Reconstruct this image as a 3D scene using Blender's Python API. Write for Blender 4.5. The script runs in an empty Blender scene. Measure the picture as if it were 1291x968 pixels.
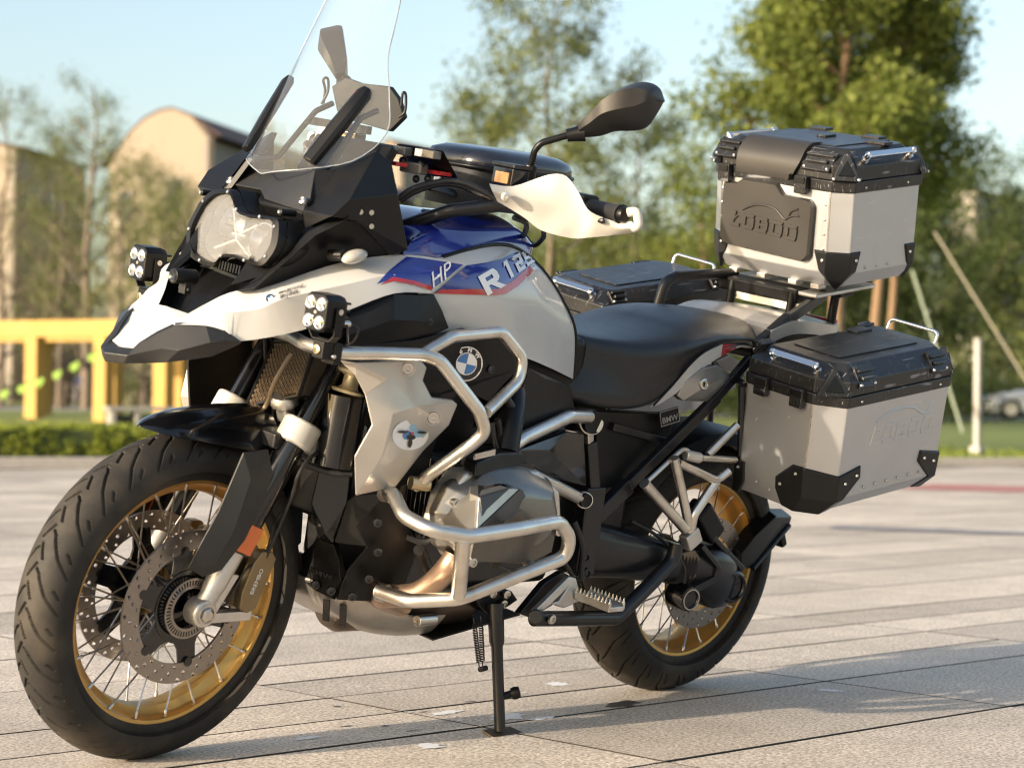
import bpy, bmesh, math, random
from mathutils import Vector, Matrix, noise
from mathutils.bvhtree import BVHTree
from mathutils.geometry import tessellate_polygon

V = Vector
PI = math.pi
rnd = random.Random(7)
scene = bpy.context.scene
col = scene.collection

# ------------------------------------------------------------------ camera
cam = bpy.data.cameras.new('camera'); camo = bpy.data.objects.new('camera', cam); col.objects.link(camo)
cR, cU, cD = V((-0.7124,0.7016,0.0109)), V((0.0158,0.0005,0.9999)), V((-0.7016,-0.7125,0.0114))
m = Matrix((cR, cU, -cD)).transposed().to_4x4(); m.translation = V((3.7559,3.3013,0.6877))
camo.matrix_world = m
cam.sensor_width = 36; cam.lens = 70.885; cam.clip_start = .05; cam.clip_end = 3000
cam.dof.use_dof = True; cam.dof.focus_distance = 4.3; cam.dof.aperture_fstop = 4.0; cam.dof.aperture_blades = 0
scene.camera = camo

# ------------------------------------------------------------------ sky and sun
SUN_EL = math.radians(14.5); SUN_DIR = V((.990, -.138, 0))      # horizontal direction towards the sun
world = bpy.data.worlds.new('World'); scene.world = world; world.use_nodes = True
nt = world.node_tree; nt.nodes.clear()
sky = nt.nodes.new('ShaderNodeTexSky'); sky.sky_type = 'NISHITA'; sky.sun_disc = False
sky.sun_elevation = SUN_EL; sky.sun_rotation = math.atan2(SUN_DIR.x, SUN_DIR.y)
sky.air_density = 1.0; sky.dust_density = 3.2; sky.ozone_density = .35
bg = nt.nodes.new('ShaderNodeBackground'); bg.inputs[1].default_value = .126
wo = nt.nodes.new('ShaderNodeOutputWorld')
nt.links.new(sky.outputs[0], bg.inputs[0]); nt.links.new(bg.outputs[0], wo.inputs[0])
sun = bpy.data.lights.new('sun', 'SUN'); sun.energy = 3.35; sun.angle = math.radians(.55); sun.color = (1, .84, .65)
suno = bpy.data.objects.new('sun', sun); col.objects.link(suno)
sd = V((SUN_DIR.x*math.cos(SUN_EL), SUN_DIR.y*math.cos(SUN_EL), math.sin(SUN_EL)))
suno.rotation_euler = sd.to_track_quat('Z', 'Y').to_euler()
suno.location = (20, -3, 8)
vs = scene.view_settings
vs.view_transform = 'Standard'; vs.look = 'None'; vs.gamma = 1; vs.use_curve_mapping = False; vs.exposure = 1.36
scene.cycles.filter_width = 1.15

# ------------------------------------------------------------------ materials
MATS = {}
def mat(name, color, rough=.5, metal=0, var=.12, scale=30, bump=0, bscale=200, rvar=.12, coat=0, spec=.5, tint=None, tscale=3, detail=4, bdist=.002):
    """principled with noise-driven colour and gloss variation and fine relief"""
    if name in MATS: return MATS[name]
    M = bpy.data.materials.new(name); M.use_nodes = True; MATS[name] = M
    t = M.node_tree; n = t.nodes; L = t.links.new; b = n['Principled BSDF']
    tc = n.new('ShaderNodeTexCoord')
    nz = n.new('ShaderNodeTexNoise'); nz.inputs['Scale'].default_value = scale; nz.inputs['Detail'].default_value = detail
    L(tc.outputs['Object'], nz.inputs['Vector'])
    mx = n.new('ShaderNodeMix'); mx.data_type = 'RGBA'
    c = V(color[:3])
    mx.inputs['A'].default_value = (*(c*(1-var)), 1); mx.inputs['B'].default_value = (*(c*(1+var)), 1)
    L(nz.outputs['Fac'], mx.inputs['Factor'])
    out = mx.outputs['Result']
    if tint:                                           # blotches of dirt, dust or a second shade
        n2 = n.new('ShaderNodeTexNoise'); n2.inputs['Scale'].default_value = tscale; n2.inputs['Detail'].default_value = 6
        L(tc.outputs['Object'], n2.inputs['Vector'])
        rp = n.new('ShaderNodeMapRange'); rp.inputs['From Min'].default_value = .48; rp.inputs['From Max'].default_value = .72; rp.inputs['To Max'].default_value = tint[3] if len(tint) > 3 else .5
        L(n2.outputs['Fac'], rp.inputs['Value'])
        m2 = n.new('ShaderNodeMix'); m2.data_type = 'RGBA'; m2.inputs['B'].default_value = (*tint[:3], 1)
        L(out, m2.inputs['A']); L(rp.outputs['Result'], m2.inputs['Factor']); out = m2.outputs['Result']
    L(out, b.inputs['Base Color'])
    b.inputs['Metallic'].default_value = metal
    b.inputs['Specular IOR Level'].default_value = spec
    mr = n.new('ShaderNodeMapRange'); mr.inputs['To Min'].default_value = max(.02, rough-rvar); mr.inputs['To Max'].default_value = min(1, rough+rvar)
    n3 = n.new('ShaderNodeTexNoise'); n3.inputs['Scale'].default_value = scale*.6; n3.inputs['Detail'].default_value = 5
    L(tc.outputs['Object'], n3.inputs['Vector']); L(n3.outputs['Fac'], mr.inputs['Value']); L(mr.outputs['Result'], b.inputs['Roughness'])
    if coat:
        b.inputs['Coat Weight'].default_value = coat; b.inputs['Coat Roughness'].default_value = .05
    if bump:
        nb = n.new('ShaderNodeTexNoise'); nb.inputs['Scale'].default_value = bscale; nb.inputs['Detail'].default_value = 3
        L(tc.outputs['Object'], nb.inputs['Vector'])
        bp = n.new('ShaderNodeBump'); bp.inputs['Strength'].default_value = bump; bp.inputs['Distance'].default_value = bdist
        L(nb.outputs['Fac'], bp.inputs['Height']); L(bp.outputs['Normal'], b.inputs['Normal'])
    return M

def glass_mat(name, color=(1, 1, 1), rough=.0, ior=1.45, alpha_mix=.0):
    M = bpy.data.materials.new(name); M.use_nodes = True; MATS[name] = M
    b = M.node_tree.nodes['Principled BSDF']
    b.inputs['Base Color'].default_value = (*color, 1); b.inputs['Roughness'].default_value = rough
    b.inputs['Transmission Weight'].default_value = 1; b.inputs['IOR'].default_value = ior
    return M

# ------------------------------------------------------------------ mesh helpers
def link(o, parent=None, mtx=None):
    col.objects.link(o)
    if parent: o.parent = parent
    if mtx is not None: o.matrix_local = mtx
    return o

def tag(o, label=None, cat=None, group=None, kind=None):
    if label: o['label'] = label
    if cat: o['category'] = cat
    if group: o['group'] = group
    if kind: o['kind'] = kind
    return o

def empty(name, loc=(0, 0, 0), label=None, cat=None, group=None, mtx=None, parent=None):
    o = bpy.data.objects.new(name, None); o.empty_display_size = .1
    link(o, parent)
    if mtx is not None: o.matrix_local = mtx
    else: o.location = loc
    return tag(o, label, cat, group)

def mesh(name, verts, faces, m, parent=None, smooth=35, bevel=0, bseg=2, sub=0, mtx=None, fmat=None, clean=False):
    me = bpy.data.meshes.new(name)
    me.from_pydata([tuple(v) for v in verts], [], faces); me.validate(); me.update()
    ms = m if isinstance(m, (list, tuple)) else [m]
    for k in ms: me.materials.append(k)
    if fmat: me.polygons.foreach_set('material_index', fmat)
    if clean:
        b = bmesh.new(); b.from_mesh(me); bmesh.ops.remove_doubles(b, verts=b.verts, dist=1e-5)
        bmesh.ops.recalc_face_normals(b, faces=b.faces); b.to_mesh(me); b.free()
    if smooth:
        me.polygons.foreach_set('use_smooth', [True]*len(me.polygons))
        if smooth < 180: me.set_sharp_from_angle(angle=math.radians(smooth))
    o = bpy.data.objects.new(name, me); link(o, parent, mtx)
    if bevel:
        md = o.modifiers.new('bevel', 'BEVEL'); md.width = bevel; md.segments = bseg; md.limit_method = 'ANGLE'; md.angle_limit = math.radians(28); md.harden_normals = True
    if sub:
        md = o.modifiers.new('sub', 'SUBSURF'); md.levels = sub; md.render_levels = sub
    return o

class MB:
    """collects shapes that belong to ONE part"""
    def __init__(s): s.v = []; s.f = []
    def add(s, v, f):
        n = len(s.v); s.v += [V(p) for p in v]; s.f += [tuple(i+n for i in q) for q in f]; return s
    def box(s, c, size, R=None):
        x, y, z = (k/2 for k in size); R = R or Matrix.Identity(3); c = V(c)
        v = [c + R @ V((a*x, b*y, d*z)) for a in (-1, 1) for b in (-1, 1) for d in (-1, 1)]
        return s.add(v, [(0, 1, 3, 2), (4, 6, 7, 5), (0, 4, 5, 1), (2, 3, 7, 6), (0, 2, 6, 4), (1, 5, 7, 3)])
    def bar(s, a, b, w, h, up=(0, 0, 1)):
        a, b = V(a), V(b); d = (b-a); L = d.length; d.normalize(); u = V(up); sx = d.cross(u).normalized(); u = sx.cross(d)
        R = Matrix((d, sx, u)).transposed()
        return s.box((a+b)/2, (L, w, h), R)
    def tube(s, pts, r, seg=12, caps=True, closed=False):
        pts = [V(p) for p in pts]; n = len(pts); rs = r if isinstance(r, (list, tuple)) else [r]*n
        up = None; base = len(s.v); k0 = 0
        for i, p in enumerate(pts):
            a = pts[i-1] if (i or closed) else p; b = pts[(i+1) % n] if (i < n-1 or closed) else p
            t = (b-a).normalized()
            if up is None:
                up = t.orthogonal().normalized()
            else:
                up = (up - t*up.dot(t)).normalized()
            w = t.cross(up)
            for j in range(seg):
                q = 2*PI*j/seg; s.v.append(p + (up*math.cos(q) + w*math.sin(q))*rs[i])
        for i in range(n if closed else n-1):
            A = base+i*seg; B = base+((i+1) % n)*seg
            for j in range(seg): s.f.append((A+j, A+(j+1) % seg, B+(j+1) % seg, B+j))
        if caps and not closed:
            s.f.append(tuple(base+j for j in reversed(range(seg)))); s.f.append(tuple(base+(n-1)*seg+j for j in range(seg)))
        return s
    def cyl(s, a, b, r, seg=20, r2=None): return s.tube([a, b], [r, r if r2 is None else r2], seg)
    def lathe(s, prof, c, axis=(0, 1, 0), seg=48, closed=False, a0=0, a1=2*PI, ref=None):
        """prof: (radius, height along axis)"""
        c = V(c); ax = V(axis).normalized(); e1 = V(ref) if ref else ax.orthogonal().normalized(); e1 = (e1-ax*e1.dot(ax)).normalized(); e2 = ax.cross(e1)
        full = abs(a1-a0-2*PI) < 1e-6; n = len(prof); base = len(s.v); m_ = seg if full else seg+1
        for i in range(m_):
            q = a0+(a1-a0)*i/seg; d = e1*math.cos(q)+e2*math.sin(q)
            for r, h in prof: s.v.append(c+d*r+ax*h)
        for i in range(seg):
            A = base+i*n; B = base+((i+1) % m_)*n
            for j in range(n if closed else n-1):
                k = (j+1) % n
                s.f.append((A+j, B+j, B+k, A+k))
        return s
    def ball(s, c, r, seg=16, sc=(1, 1, 1), R=None):
        R = R or Matrix.Identity(3); c = V(c); base = len(s.v); h = seg//2
        for i in range(h+1):
            t = PI*i/h
            for j in range(seg):
                q = 2*PI*j/seg; s.v.append(c+R @ V((r*sc[0]*math.sin(t)*math.cos(q), r*sc[1]*math.sin(t)*math.sin(q), r*sc[2]*math.cos(t))))
        for i in range(h):
            for j in range(seg):
                s.f.append((base+i*seg+j, base+(i+1)*seg+j, base+(i+1)*seg+(j+1) % seg, base+i*seg+(j+1) % seg))
        return s
    def shell(s, verts, faces, off):
        """open surface thickened by the vector off (or list of vectors)"""
        v = [V(p) for p in verts]; n = len(v); o = off if isinstance(off, list) else [V(off)]*n
        f = [tuple(q) for q in faces] + [tuple(i+n for i in reversed(q)) for q in faces]
        cnt = {}
        for q in faces:
            for a, b in zip(q, q[1:]+q[:1]):
                cnt[(a, b)] = cnt.get((a, b), 0)+1
        for (a, b) in cnt:
            if (b, a) not in cnt: f.append((b, a, a+n, b+n))
        return s.add(v+[p+V(d) for p, d in zip(v, o)], f)
    def panel(s, pts, off): return s.shell(pts, [tuple(range(len(pts)))], off)
    def mirror(s):
        """adds the y-mirrored copy"""
        n = len(s.v); f0 = list(s.f)
        s.v += [V((p.x, -p.y, p.z)) for p in s.v]; s.f += [tuple(i+n for i in reversed(q)) for q in f0]; return s
    def flip(s):
        s.v = [V((p.x, -p.y, p.z)) for p in s.v]; s.f = [tuple(reversed(q)) for q in s.f]; return s
    def build(s, name, m, parent=None, **k): return mesh(name, s.v, s.f, m, parent, **k)

def fillet(pts, rad, seg=6, closed=False):
    """polyline with rounded corners"""
    pts = [V(p) for p in pts]; out = []; n = len(pts)
    rads = rad if isinstance(rad, (list, tuple)) else [rad]*n
    for i in range(n):
        p = pts[i]
        if not closed and i in (0, n-1): out.append(p); continue
        a, b = pts[i-1], pts[(i+1) % n]; da, db = (a-p), (b-p)
        la, lb = da.length, db.length; da.normalize(); db.normalize()
        ang = da.angle(db)
        if ang > PI-.03: out.append(p); continue
        d = min(rads[i]/math.tan(ang/2), la*.49, lb*.49)
        A, B = p+da*d, p+db*d
        for k in range(seg+1):
            t = k/seg; out.append(A*(1-t)**2 + p*2*t*(1-t) + B*t*t)
    return out

def spline(pts, n=8, closed=False):
    pts = [V(p) for p in pts]; N = len(pts); out = []
    for i in range(N if closed else N-1):
        g = lambda k: pts[k % N] if closed else pts[max(0, min(N-1, k))]
        p0, p1, p2, p3 = g(i-1), g(i), g(i+1), g(i+2)
        for k in range(n):
            t = k/n
            out.append(.5*((2*p1)+(p2-p0)*t+(2*p0-5*p1+4*p2-p3)*t*t+(3*p1-p0-3*p2+p3)*t**3))
    if not closed: out.append(pts[-1])
    return out

def grid_faces(nu, nv, cu=False, cv=False):
    return [(i*nv+j, i*nv+(j+1) % nv, ((i+1) % nu)*nv+(j+1) % nv, ((i+1) % nu)*nv+j)
            for i in range(nu if cu else nu-1) for j in range(nv if cv else nv-1)]

def loft(rings, closed=True, caps=True, nu=1, nv=1):
    """rings of equal length -> verts, faces; nu/nv spline refinement"""
    if nv > 1: rings = [spline(r, nv, closed) for r in rings]
    if nu > 1:
        cols = [spline([r[j] for r in rings], nu) for j in range(len(rings[0]))]
        rings = [[c[i] for c in cols] for i in range(len(cols[0]))]
    n = len(rings[0]); v = [V(p) for r in rings for p in r]
    f = grid_faces(len(rings), n, False, closed)
    if caps and closed: f += [tuple(range(n))[::-1], tuple((len(rings)-1)*n+k for k in range(n))]
    return v, f

def patch(rows, nu=4, nv=4):
    """smooth open surface through a grid of points"""
    return loft(rows, closed=False, caps=False, nu=nu, nv=nv)

def vnormals(v, f, sgn=1):
    n = [V((0, 0, 0)) for _ in v]
    for q in f:
        a = (v[q[1]]-v[q[0]]).cross(v[q[2]]-v[q[0]])
        for i in q: n[i] = n[i]+a
    return [k.normalized()*sgn if k.length > 0 else V((0, 1, 0)) for k in n]

def flat_text(txt, size=1, bold=0, shear=0, extr=0):
    cu = bpy.data.curves.new('t', 'FONT'); cu.body = txt; cu.size = size; cu.offset = bold; cu.shear = shear; cu.extrude = extr; cu.resolution_u = 3; cu.align_x = 'CENTER'; cu.align_y = 'CENTER'
    o = bpy.data.objects.new('t', cu); col.objects.link(o)
    dg = bpy.context.evaluated_depsgraph_get(); me = o.evaluated_get(dg).to_mesh()
    v = [p.co.copy() for p in me.vertices]; f = [tuple(p.vertices) for p in me.polygons]
    o.evaluated_get(dg).to_mesh_clear(); bpy.data.objects.remove(o); bpy.data.curves.remove(cu)
    return v, f

def fine_poly(pts2, step):
    """triangulated polygon refined so that it can hug a curved surface"""
    b = bmesh.new(); vs_ = [b.verts.new((p[0], p[1], 0)) for p in pts2]; b.faces.new(vs_)
    bmesh.ops.triangulate(b, faces=b.faces)
    for _ in range(8):
        e = [x for x in b.edges if x.calc_length() > step]
        if not e: break
        bmesh.ops.subdivide_edges(b, edges=e, cuts=1); bmesh.ops.triangulate(b, faces=[f for f in b.faces if len(f.verts) > 3])
    b.verts.index_update()
    out = [v.co.copy() for v in b.verts], [tuple(v.index for v in f.verts) for f in b.faces]
    b.free(); return out

def refine(v, f, step):
    b = bmesh.new(); vv = [b.verts.new(p) for p in v]
    for q in f:
        try: b.faces.new([vv[i] for i in q])
        except Exception: pass
    bmesh.ops.triangulate(b, faces=b.faces)
    for _ in range(8):
        e = [x for x in b.edges if x.calc_length() > step]
        if not e: break
        bmesh.ops.subdivide_edges(b, edges=e, cuts=1); bmesh.ops.triangulate(b, faces=[q for q in b.faces if len(q.verts) > 3])
    b.verts.index_update()
    out = [p.co.copy() for p in b.verts], [tuple(p.index for p in q.verts) for q in b.faces]
    b.free(); return out

def eval_bvh(objs):
    bpy.context.view_layer.update(); dg = bpy.context.evaluated_depsgraph_get(); vs_, fs_ = [], []
    for o in objs:
        ev = o.evaluated_get(dg); me = ev.to_mesh(); n = len(vs_)
        vs_ += [p.co.copy() for p in me.vertices]; fs_ += [tuple(i+n for i in p.vertices) for p in me.polygons]; ev.to_mesh_clear()
    return BVHTree.FromPolygons(vs_, fs_)

def hug(pts, bvh, dirn, lift=.0012, back=.3):
    """drop points along dirn onto a surface, leaving them lifted off it"""
    d = V(dirn).normalized(); out = []
    for p in pts:
        p = V(p); h = bvh.ray_cast(p-d*back, d)
        if h[0] is None:
            h = bvh.find_nearest(p)
        nn = h[1]
        if nn.dot(d) > 0: nn = -nn
        out.append(h[0]+nn*lift)
    return out

# ------------------------------------------------------------------ material library
M_WHITE = mat('white_paint', (.50, .50, .49), .32, var=.03, scale=8, rvar=.08, coat=.6, tint=(.55, .50, .42, .12), tscale=9)
M_BLUE = mat('blue_paint', (.008, .022, .22), .22, var=.15, scale=10, rvar=.06, coat=1)
M_RED = mat('red_paint', (.42, .012, .02), .25, var=.08, rvar=.06, coat=.8)
M_BLACK = mat('black_plastic', (.004, .0042, .0048), .38, var=.25, scale=18, bump=.12, bscale=900, spec=.28, tint=(.03, .027, .022, .18), tscale=11, bdist=.0006)
M_GLOSSBLK = mat('gloss_black', (.004, .0045, .006), .18, var=.2, rvar=.07, coat=.5, spec=.4, tint=(.02, .018, .016, .12), tscale=14)
M_FRAME = mat('black_frame_paint', (.006, .0065, .009), .34, var=.2, scale=40, coat=.2, spec=.4, tint=(.03, .026, .02, .25), tscale=14)
M_GREYPL = mat('dark_grey_plastic', (.011, .0115, .0125), .46, var=.2, scale=20, bump=.15, bscale=1200, tint=(.05, .045, .036, .22), tscale=10, bdist=.0005)
M_RUBBER = mat('tyre_rubber', (.018, .0165, .015), .70, var=.25, scale=60, bump=.25, bscale=500, spec=.35, tint=(.072, .059, .043, .8), tscale=7, bdist=.0008)
M_GOLD = mat('gold_rim', (.52, .32, .10), .36, metal=.85, var=.10, scale=25, rvar=.10, tint=(.33, .22, .10, .45), tscale=12)
M_STEEL = mat('brushed_steel', (.60, .57, .53), .30, metal=1, var=.08, scale=120, rvar=.10, tint=(.33, .29, .24, .45), tscale=16)
M_BAR = mat('satin_steel_tube', (.70, .67, .62), .33, metal=1, var=.06, scale=50, rvar=.09, tint=(.40, .35, .29, .5), tscale=18)
M_ALU = mat('cast_aluminium', (.62, .60, .57), .42, metal=.9, var=.08, scale=60, bump=.12, bscale=700, tint=(.30, .27, .22, .45), tscale=14, bdist=.0008)
M_ALUPAINT = mat('silver_paint', (.52, .49, .45), .36, metal=.55, var=.05, scale=30, rvar=.07, coat=.25, tint=(.42, .37, .30, .3), tscale=9)
M_CHROME = mat('chrome', (.80, .80, .80), .10, metal=1, var=.04, rvar=.05)
M_DARKMET = mat('dark_metal', (.06, .06, .063), .38, metal=.9, var=.2, scale=60, tint=(.09, .075, .06, .4), tscale=20)
M_DISC = mat('disc_steel', (.30, .27, .245), .36, metal=.95, var=.14, scale=90, rvar=.1)
M_EXH = mat('heated_exhaust', (.50, .36, .26), .36, metal=.9, var=.15, scale=15, tint=(.22, .14, .10, .6), tscale=8)
M_SEAT = mat('seat_vinyl', (.010, .0105, .013), .34, var=.15, scale=30, bump=.35, bscale=700, rvar=.06, bdist=.0012)
M_ORANGE = mat('orange_reflector', (.62, .13, .02), .22, var=.15, scale=200, coat=.5)
M_CASE = mat('case_aluminium', (.48, .49, .505), .40, metal=.75, var=.06, scale=14, rvar=.08, bump=.06, bscale=350, tint=(.44, .44, .44, .35), tscale=5, bdist=.0008)
M_LID = mat('case_black_plastic', (.007, .0074, .0082), .36, var=.2, scale=12, bump=.22, bscale=900, tint=(.05, .05, .05, .25), tscale=8, bdist=.0007)
M_PLATE = mat('case_pad_plastic', (.026, .024, .0215), .40, var=.15, scale=14, bump=.2, bscale=900, bdist=.0005)
M_RIVET = mat('rivet_metal', (.72, .71, .69), .3, metal=1, var=.1)
M_GRIP = mat('grip_rubber', (.012, .012, .013), .62, var=.2, bump=.3, bscale=400)
M_CABLE = mat('cable_black', (.010, .010, .011), .45, var=.2)
M_RADI = mat('radiator_fin_metal', (.06, .052, .045), .5, metal=.6, var=.3, scale=60)
M_DECALW = mat('white_print', (.80, .80, .80), .35, var=.03, coat=.3)
M_DECALK = mat('black_print', (.02, .02, .022), .4, var=.1)
M_EMBLUE = mat('emblem_blue', (.03, .16, .42), .25, var=.08, coat=.8)
M_EMWHITE = mat('emblem_white', (.80, .80, .80), .25, var=.03, coat=.8)
M_HANDG = mat('handguard_white', (.48, .47, .435), .45, var=.03, scale=12, bump=.08, bscale=600, tint=(.60, .54, .42, .12), tscale=9)
M_BAG = mat('bag_fabric', (.007, .0075, .009), .55, var=.2, scale=60, bump=.5, bscale=900, bdist=.001)
M_BAGTOP = mat('bag_glossy_vinyl', (.014, .015, .022), .24, var=.2, scale=20, rvar=.08, coat=.5)
M_REDPL = mat('red_plastic', (.5, .02, .025), .35, var=.1, coat=.4)
M_LENSG = glass_mat('lens_glass', (.97, .985, 1), .01, 1.45)
M_MIRR = mat('mirror_glass', (.8, .82, .84), .03, metal=1, var=.02, rvar=.01)
M_REFL = mat('reflector_chrome', (.88, .88, .88), .07, metal=1, var=.04, rvar=.03)
M_SCREEN = mat('display_glass', (.01, .011, .013), .12, var=.1, coat=.5)

def add_scratches(M, color=(.30, .31, .33), amount=.55):
    """fine pale scuffs in two directions"""
    t = M.node_tree; n = t.nodes; L = t.links.new; b = n['Principled BSDF']; src = b.inputs['Base Color'].links[0].from_socket
    tc = n.new('ShaderNodeTexCoord'); prev = src
    for k, (sc, rot) in enumerate((((9, 420, 40), .5), ((380, 7, 40), .25), ((14, 260, 60), -.6))):
        mp = n.new('ShaderNodeMapping'); mp.inputs['Scale'].default_value = sc; mp.inputs['Rotation'].default_value = (0, 0, rot); L(tc.outputs['Object'], mp.inputs['Vector'])
        nz = n.new('ShaderNodeTexNoise'); nz.inputs['Scale'].default_value = 1; nz.inputs['Detail'].default_value = 1; L(mp.outputs[0], nz.inputs['Vector'])
        mr = n.new('ShaderNodeMapRange'); mr.inputs['From Min'].default_value = .70; mr.inputs['From Max'].default_value = .76; mr.inputs['To Max'].default_value = amount; L(nz.outputs['Fac'], mr.inputs['Value'])
        mx = n.new('ShaderNodeMix'); mx.data_type = 'RGBA'; mx.inputs['B'].default_value = (*color, 1); L(prev, mx.inputs['A']); L(mr.outputs[0], mx.inputs['Factor']); prev = mx.outputs['Result']
    L(prev, b.inputs['Base Color'])
M_GUARD = mat('guard_black_plastic', (.006, .0063, .007), .40, var=.2, scale=12, bump=.2, bscale=700, spec=.35, bdist=.0006)
add_scratches(M_LID); add_scratches(M_CASE, (.66, .66, .66), .22)

# ================================================================== THE SETTING: ground, paving, lawn
def granite():
    M = bpy.data.materials.new('granite_slab'); M.use_nodes = True; t = M.node_tree; n = t.nodes; L = t.links.new; b = n['Principled BSDF']
    geo = n.new('ShaderNodeNewGeometry'); oi = n.new('ShaderNodeObjectInfo')
    def nz(scale, det=3, rough=.6):
        k = n.new('ShaderNodeTexNoise'); k.inputs['Scale'].default_value = scale; k.inputs['Detail'].default_value = det; k.inputs['Roughness'].default_value = rough
        L(geo.outputs['Position'], k.inputs['Vector']); return k
    sp = nz(120, 4, .8); big = nz(1.3, 5); mid = nz(7, 5)
    ramp = n.new('ShaderNodeValToRGB'); L(sp.outputs['Fac'], ramp.inputs[0]); e = ramp.color_ramp.elements
    e[0].position = .36; e[0].color = (.17, .148, .125, 1); e[1].position = .62; e[1].color = (.79, .705, .60, 1)
    k = e.new(.50); k.color = (.50, .44, .375, 1)
    add = n.new('ShaderNodeMath'); add.operation = 'ADD'; L(oi.outputs['Random'], add.inputs[0]); L(geo.outputs['Random Per Island'], add.inputs[1])
    fr = n.new('ShaderNodeMath'); fr.operation = 'FRACT'; L(add.outputs[0], fr.inputs[0])
    tone = n.new('ShaderNodeMapRange'); tone.inputs['To Min'].default_value = .80; tone.inputs['To Max'].default_value = 1.16; L(fr.outputs[0], tone.inputs['Value'])
    st = n.new('ShaderNodeMapRange'); st.inputs['From Min'].default_value = .3; st.inputs['From Max'].default_value = .7; st.inputs['To Min'].default_value = .80; st.inputs['To Max'].default_value = 1.1; L(big.outputs['Fac'], st.inputs['Value'])
    s2 = n.new('ShaderNodeMapRange'); s2.inputs['From Min'].default_value = .3; s2.inputs['From Max'].default_value = .7; s2.inputs['To Min'].default_value = .88; s2.inputs['To Max'].default_value = 1.08; L(mid.outputs['Fac'], s2.inputs['Value'])
    m1 = n.new('ShaderNodeMath'); m1.operation = 'MULTIPLY'; L(tone.outputs[0], m1.inputs[0]); L(st.outputs[0], m1.inputs[1])
    m2 = n.new('ShaderNodeMath'); m2.operation = 'MULTIPLY'; L(m1.outputs[0], m2.inputs[0]); L(s2.outputs[0], m2.inputs[1])
    hs = n.new('ShaderNodeMix'); hs.data_type = 'RGBA'; hs.blend_type = 'MULTIPLY'; hs.inputs['Factor'].default_value = 1
    L(ramp.outputs[0], hs.inputs['A']); cb_ = n.new('ShaderNodeCombineColor'); [L(m2.outputs[0], cb_.inputs[i]) for i in range(3)]; L(cb_.outputs[0], hs.inputs['B'])
    L(hs.outputs['Result'], b.inputs['Base Color']); b.inputs['Roughness'].default_value = .62; b.inputs['Specular IOR Level'].default_value = .35
    bp = n.new('ShaderNodeBump'); bp.inputs['Strength'].default_value = .35; bp.inputs['Distance'].default_value = .0015; L(sp.outputs['Fac'], bp.inputs['Height']); L(bp.outputs[0], b.inputs['Normal'])
    return M
M_GRAN = granite()
M_JOINT = mat('joint_grit', (.030, .026, .022), .9, var=.4, scale=40)
M_SOIL = mat('far_ground_soil', (.12, .13, .05), .9, var=.4, scale=.2, tint=(.16, .13, .08, .6), tscale=.1)
M_STAINW = mat('chalky_stain', (.66, .68, .70), .8, var=.1, scale=60)
M_STAIND = mat('oil_stain', (.06, .05, .045), .5, var=.3, scale=40)
M_STRIPE_R = mat('red_granite', (.36, .15, .13), .7, var=.2, scale=60)
M_STRIPE_D = mat('dark_granite', (.19, .19, .21), .6, var=.2, scale=60)
M_KERB = mat('kerb_concrete', (.33, .31, .29), .8, var=.2, scale=12, bump=.2, bscale=80)
M_ROAD = mat('asphalt_road', (.24, .23, .22), .85, var=.2, scale=6)

ground = mesh('ground', [(-900, -900, -.06), (900, -900, -.06), (900, 900, -.06), (-900, 900, -.06)], [(0, 1, 2, 3)], M_SOIL); tag(ground, kind='structure')
PA, PB = V((-7.1002,-15.2482,0)), V((-18.9725,-10.4518,0)); pe = (PB-PA).normalized()      # far edge of the plaza
pn = V((-pe.y, pe.x, 0)); pn = pn if pn.dot(cD) > 0 else -pn                         # points away from the viewer
PA2, PB2 = PA-pe*45, PB+pe*45
plaza = mesh('plaza', [PA2+V((0, 0, -.005)), PA2-pn*60+V((0, 0, -.005)), PB2-pn*60+V((0, 0, -.005)), PB2+V((0, 0, -.005))], [(0, 1, 2, 3)], M_JOINT); tag(plaza, kind='structure')

# granite slabs in stack bond
ang = math.radians(-2.2); e1 = V((math.cos(ang), math.sin(ang), 0)); e2 = V((-math.sin(ang), math.cos(ang), 0)); g0 = V((-.425, .205, 0))
SL, SW, GAP, GAPY = 1.17, .545, .0048, .0105
def slab_mesh(w, d, k):
    b = MB(); x, y = w/2-GAP/2, d/2-GAPY/2; c = .0012; r = random.Random(k)
    top, low = [], []
    ring = [(-x, -y), (x, -y), (x, y), (-x, y)]
    v = [V((px*(1-c/abs(px)), py*(1-c/abs(py)), 0)) for px, py in ring]+[V((px, py, -.001)) for px, py in ring]+[V((px, py, -.006)) for px, py in ring]
    f = [(0, 1, 2, 3)]
    for a in range(4):
        q = (a+1) % 4; f += [(a+4, q+4, q, a), (a+8, q+8, q+4, a+4)]
    me = bpy.data.meshes.new('paving_slab'); me.from_pydata(v, [], f); me.materials.append(M_GRAN); me.materials.append(M_JOINT)
    for p in me.polygons:
        if abs(p.normal.z) < .9: p.material_index = 1
    return me
full = [slab_mesh(SL, SW, 0)]; half = [slab_mesh(SL, SW/2, 1)]
rest = MB(); nsl = 0
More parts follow.
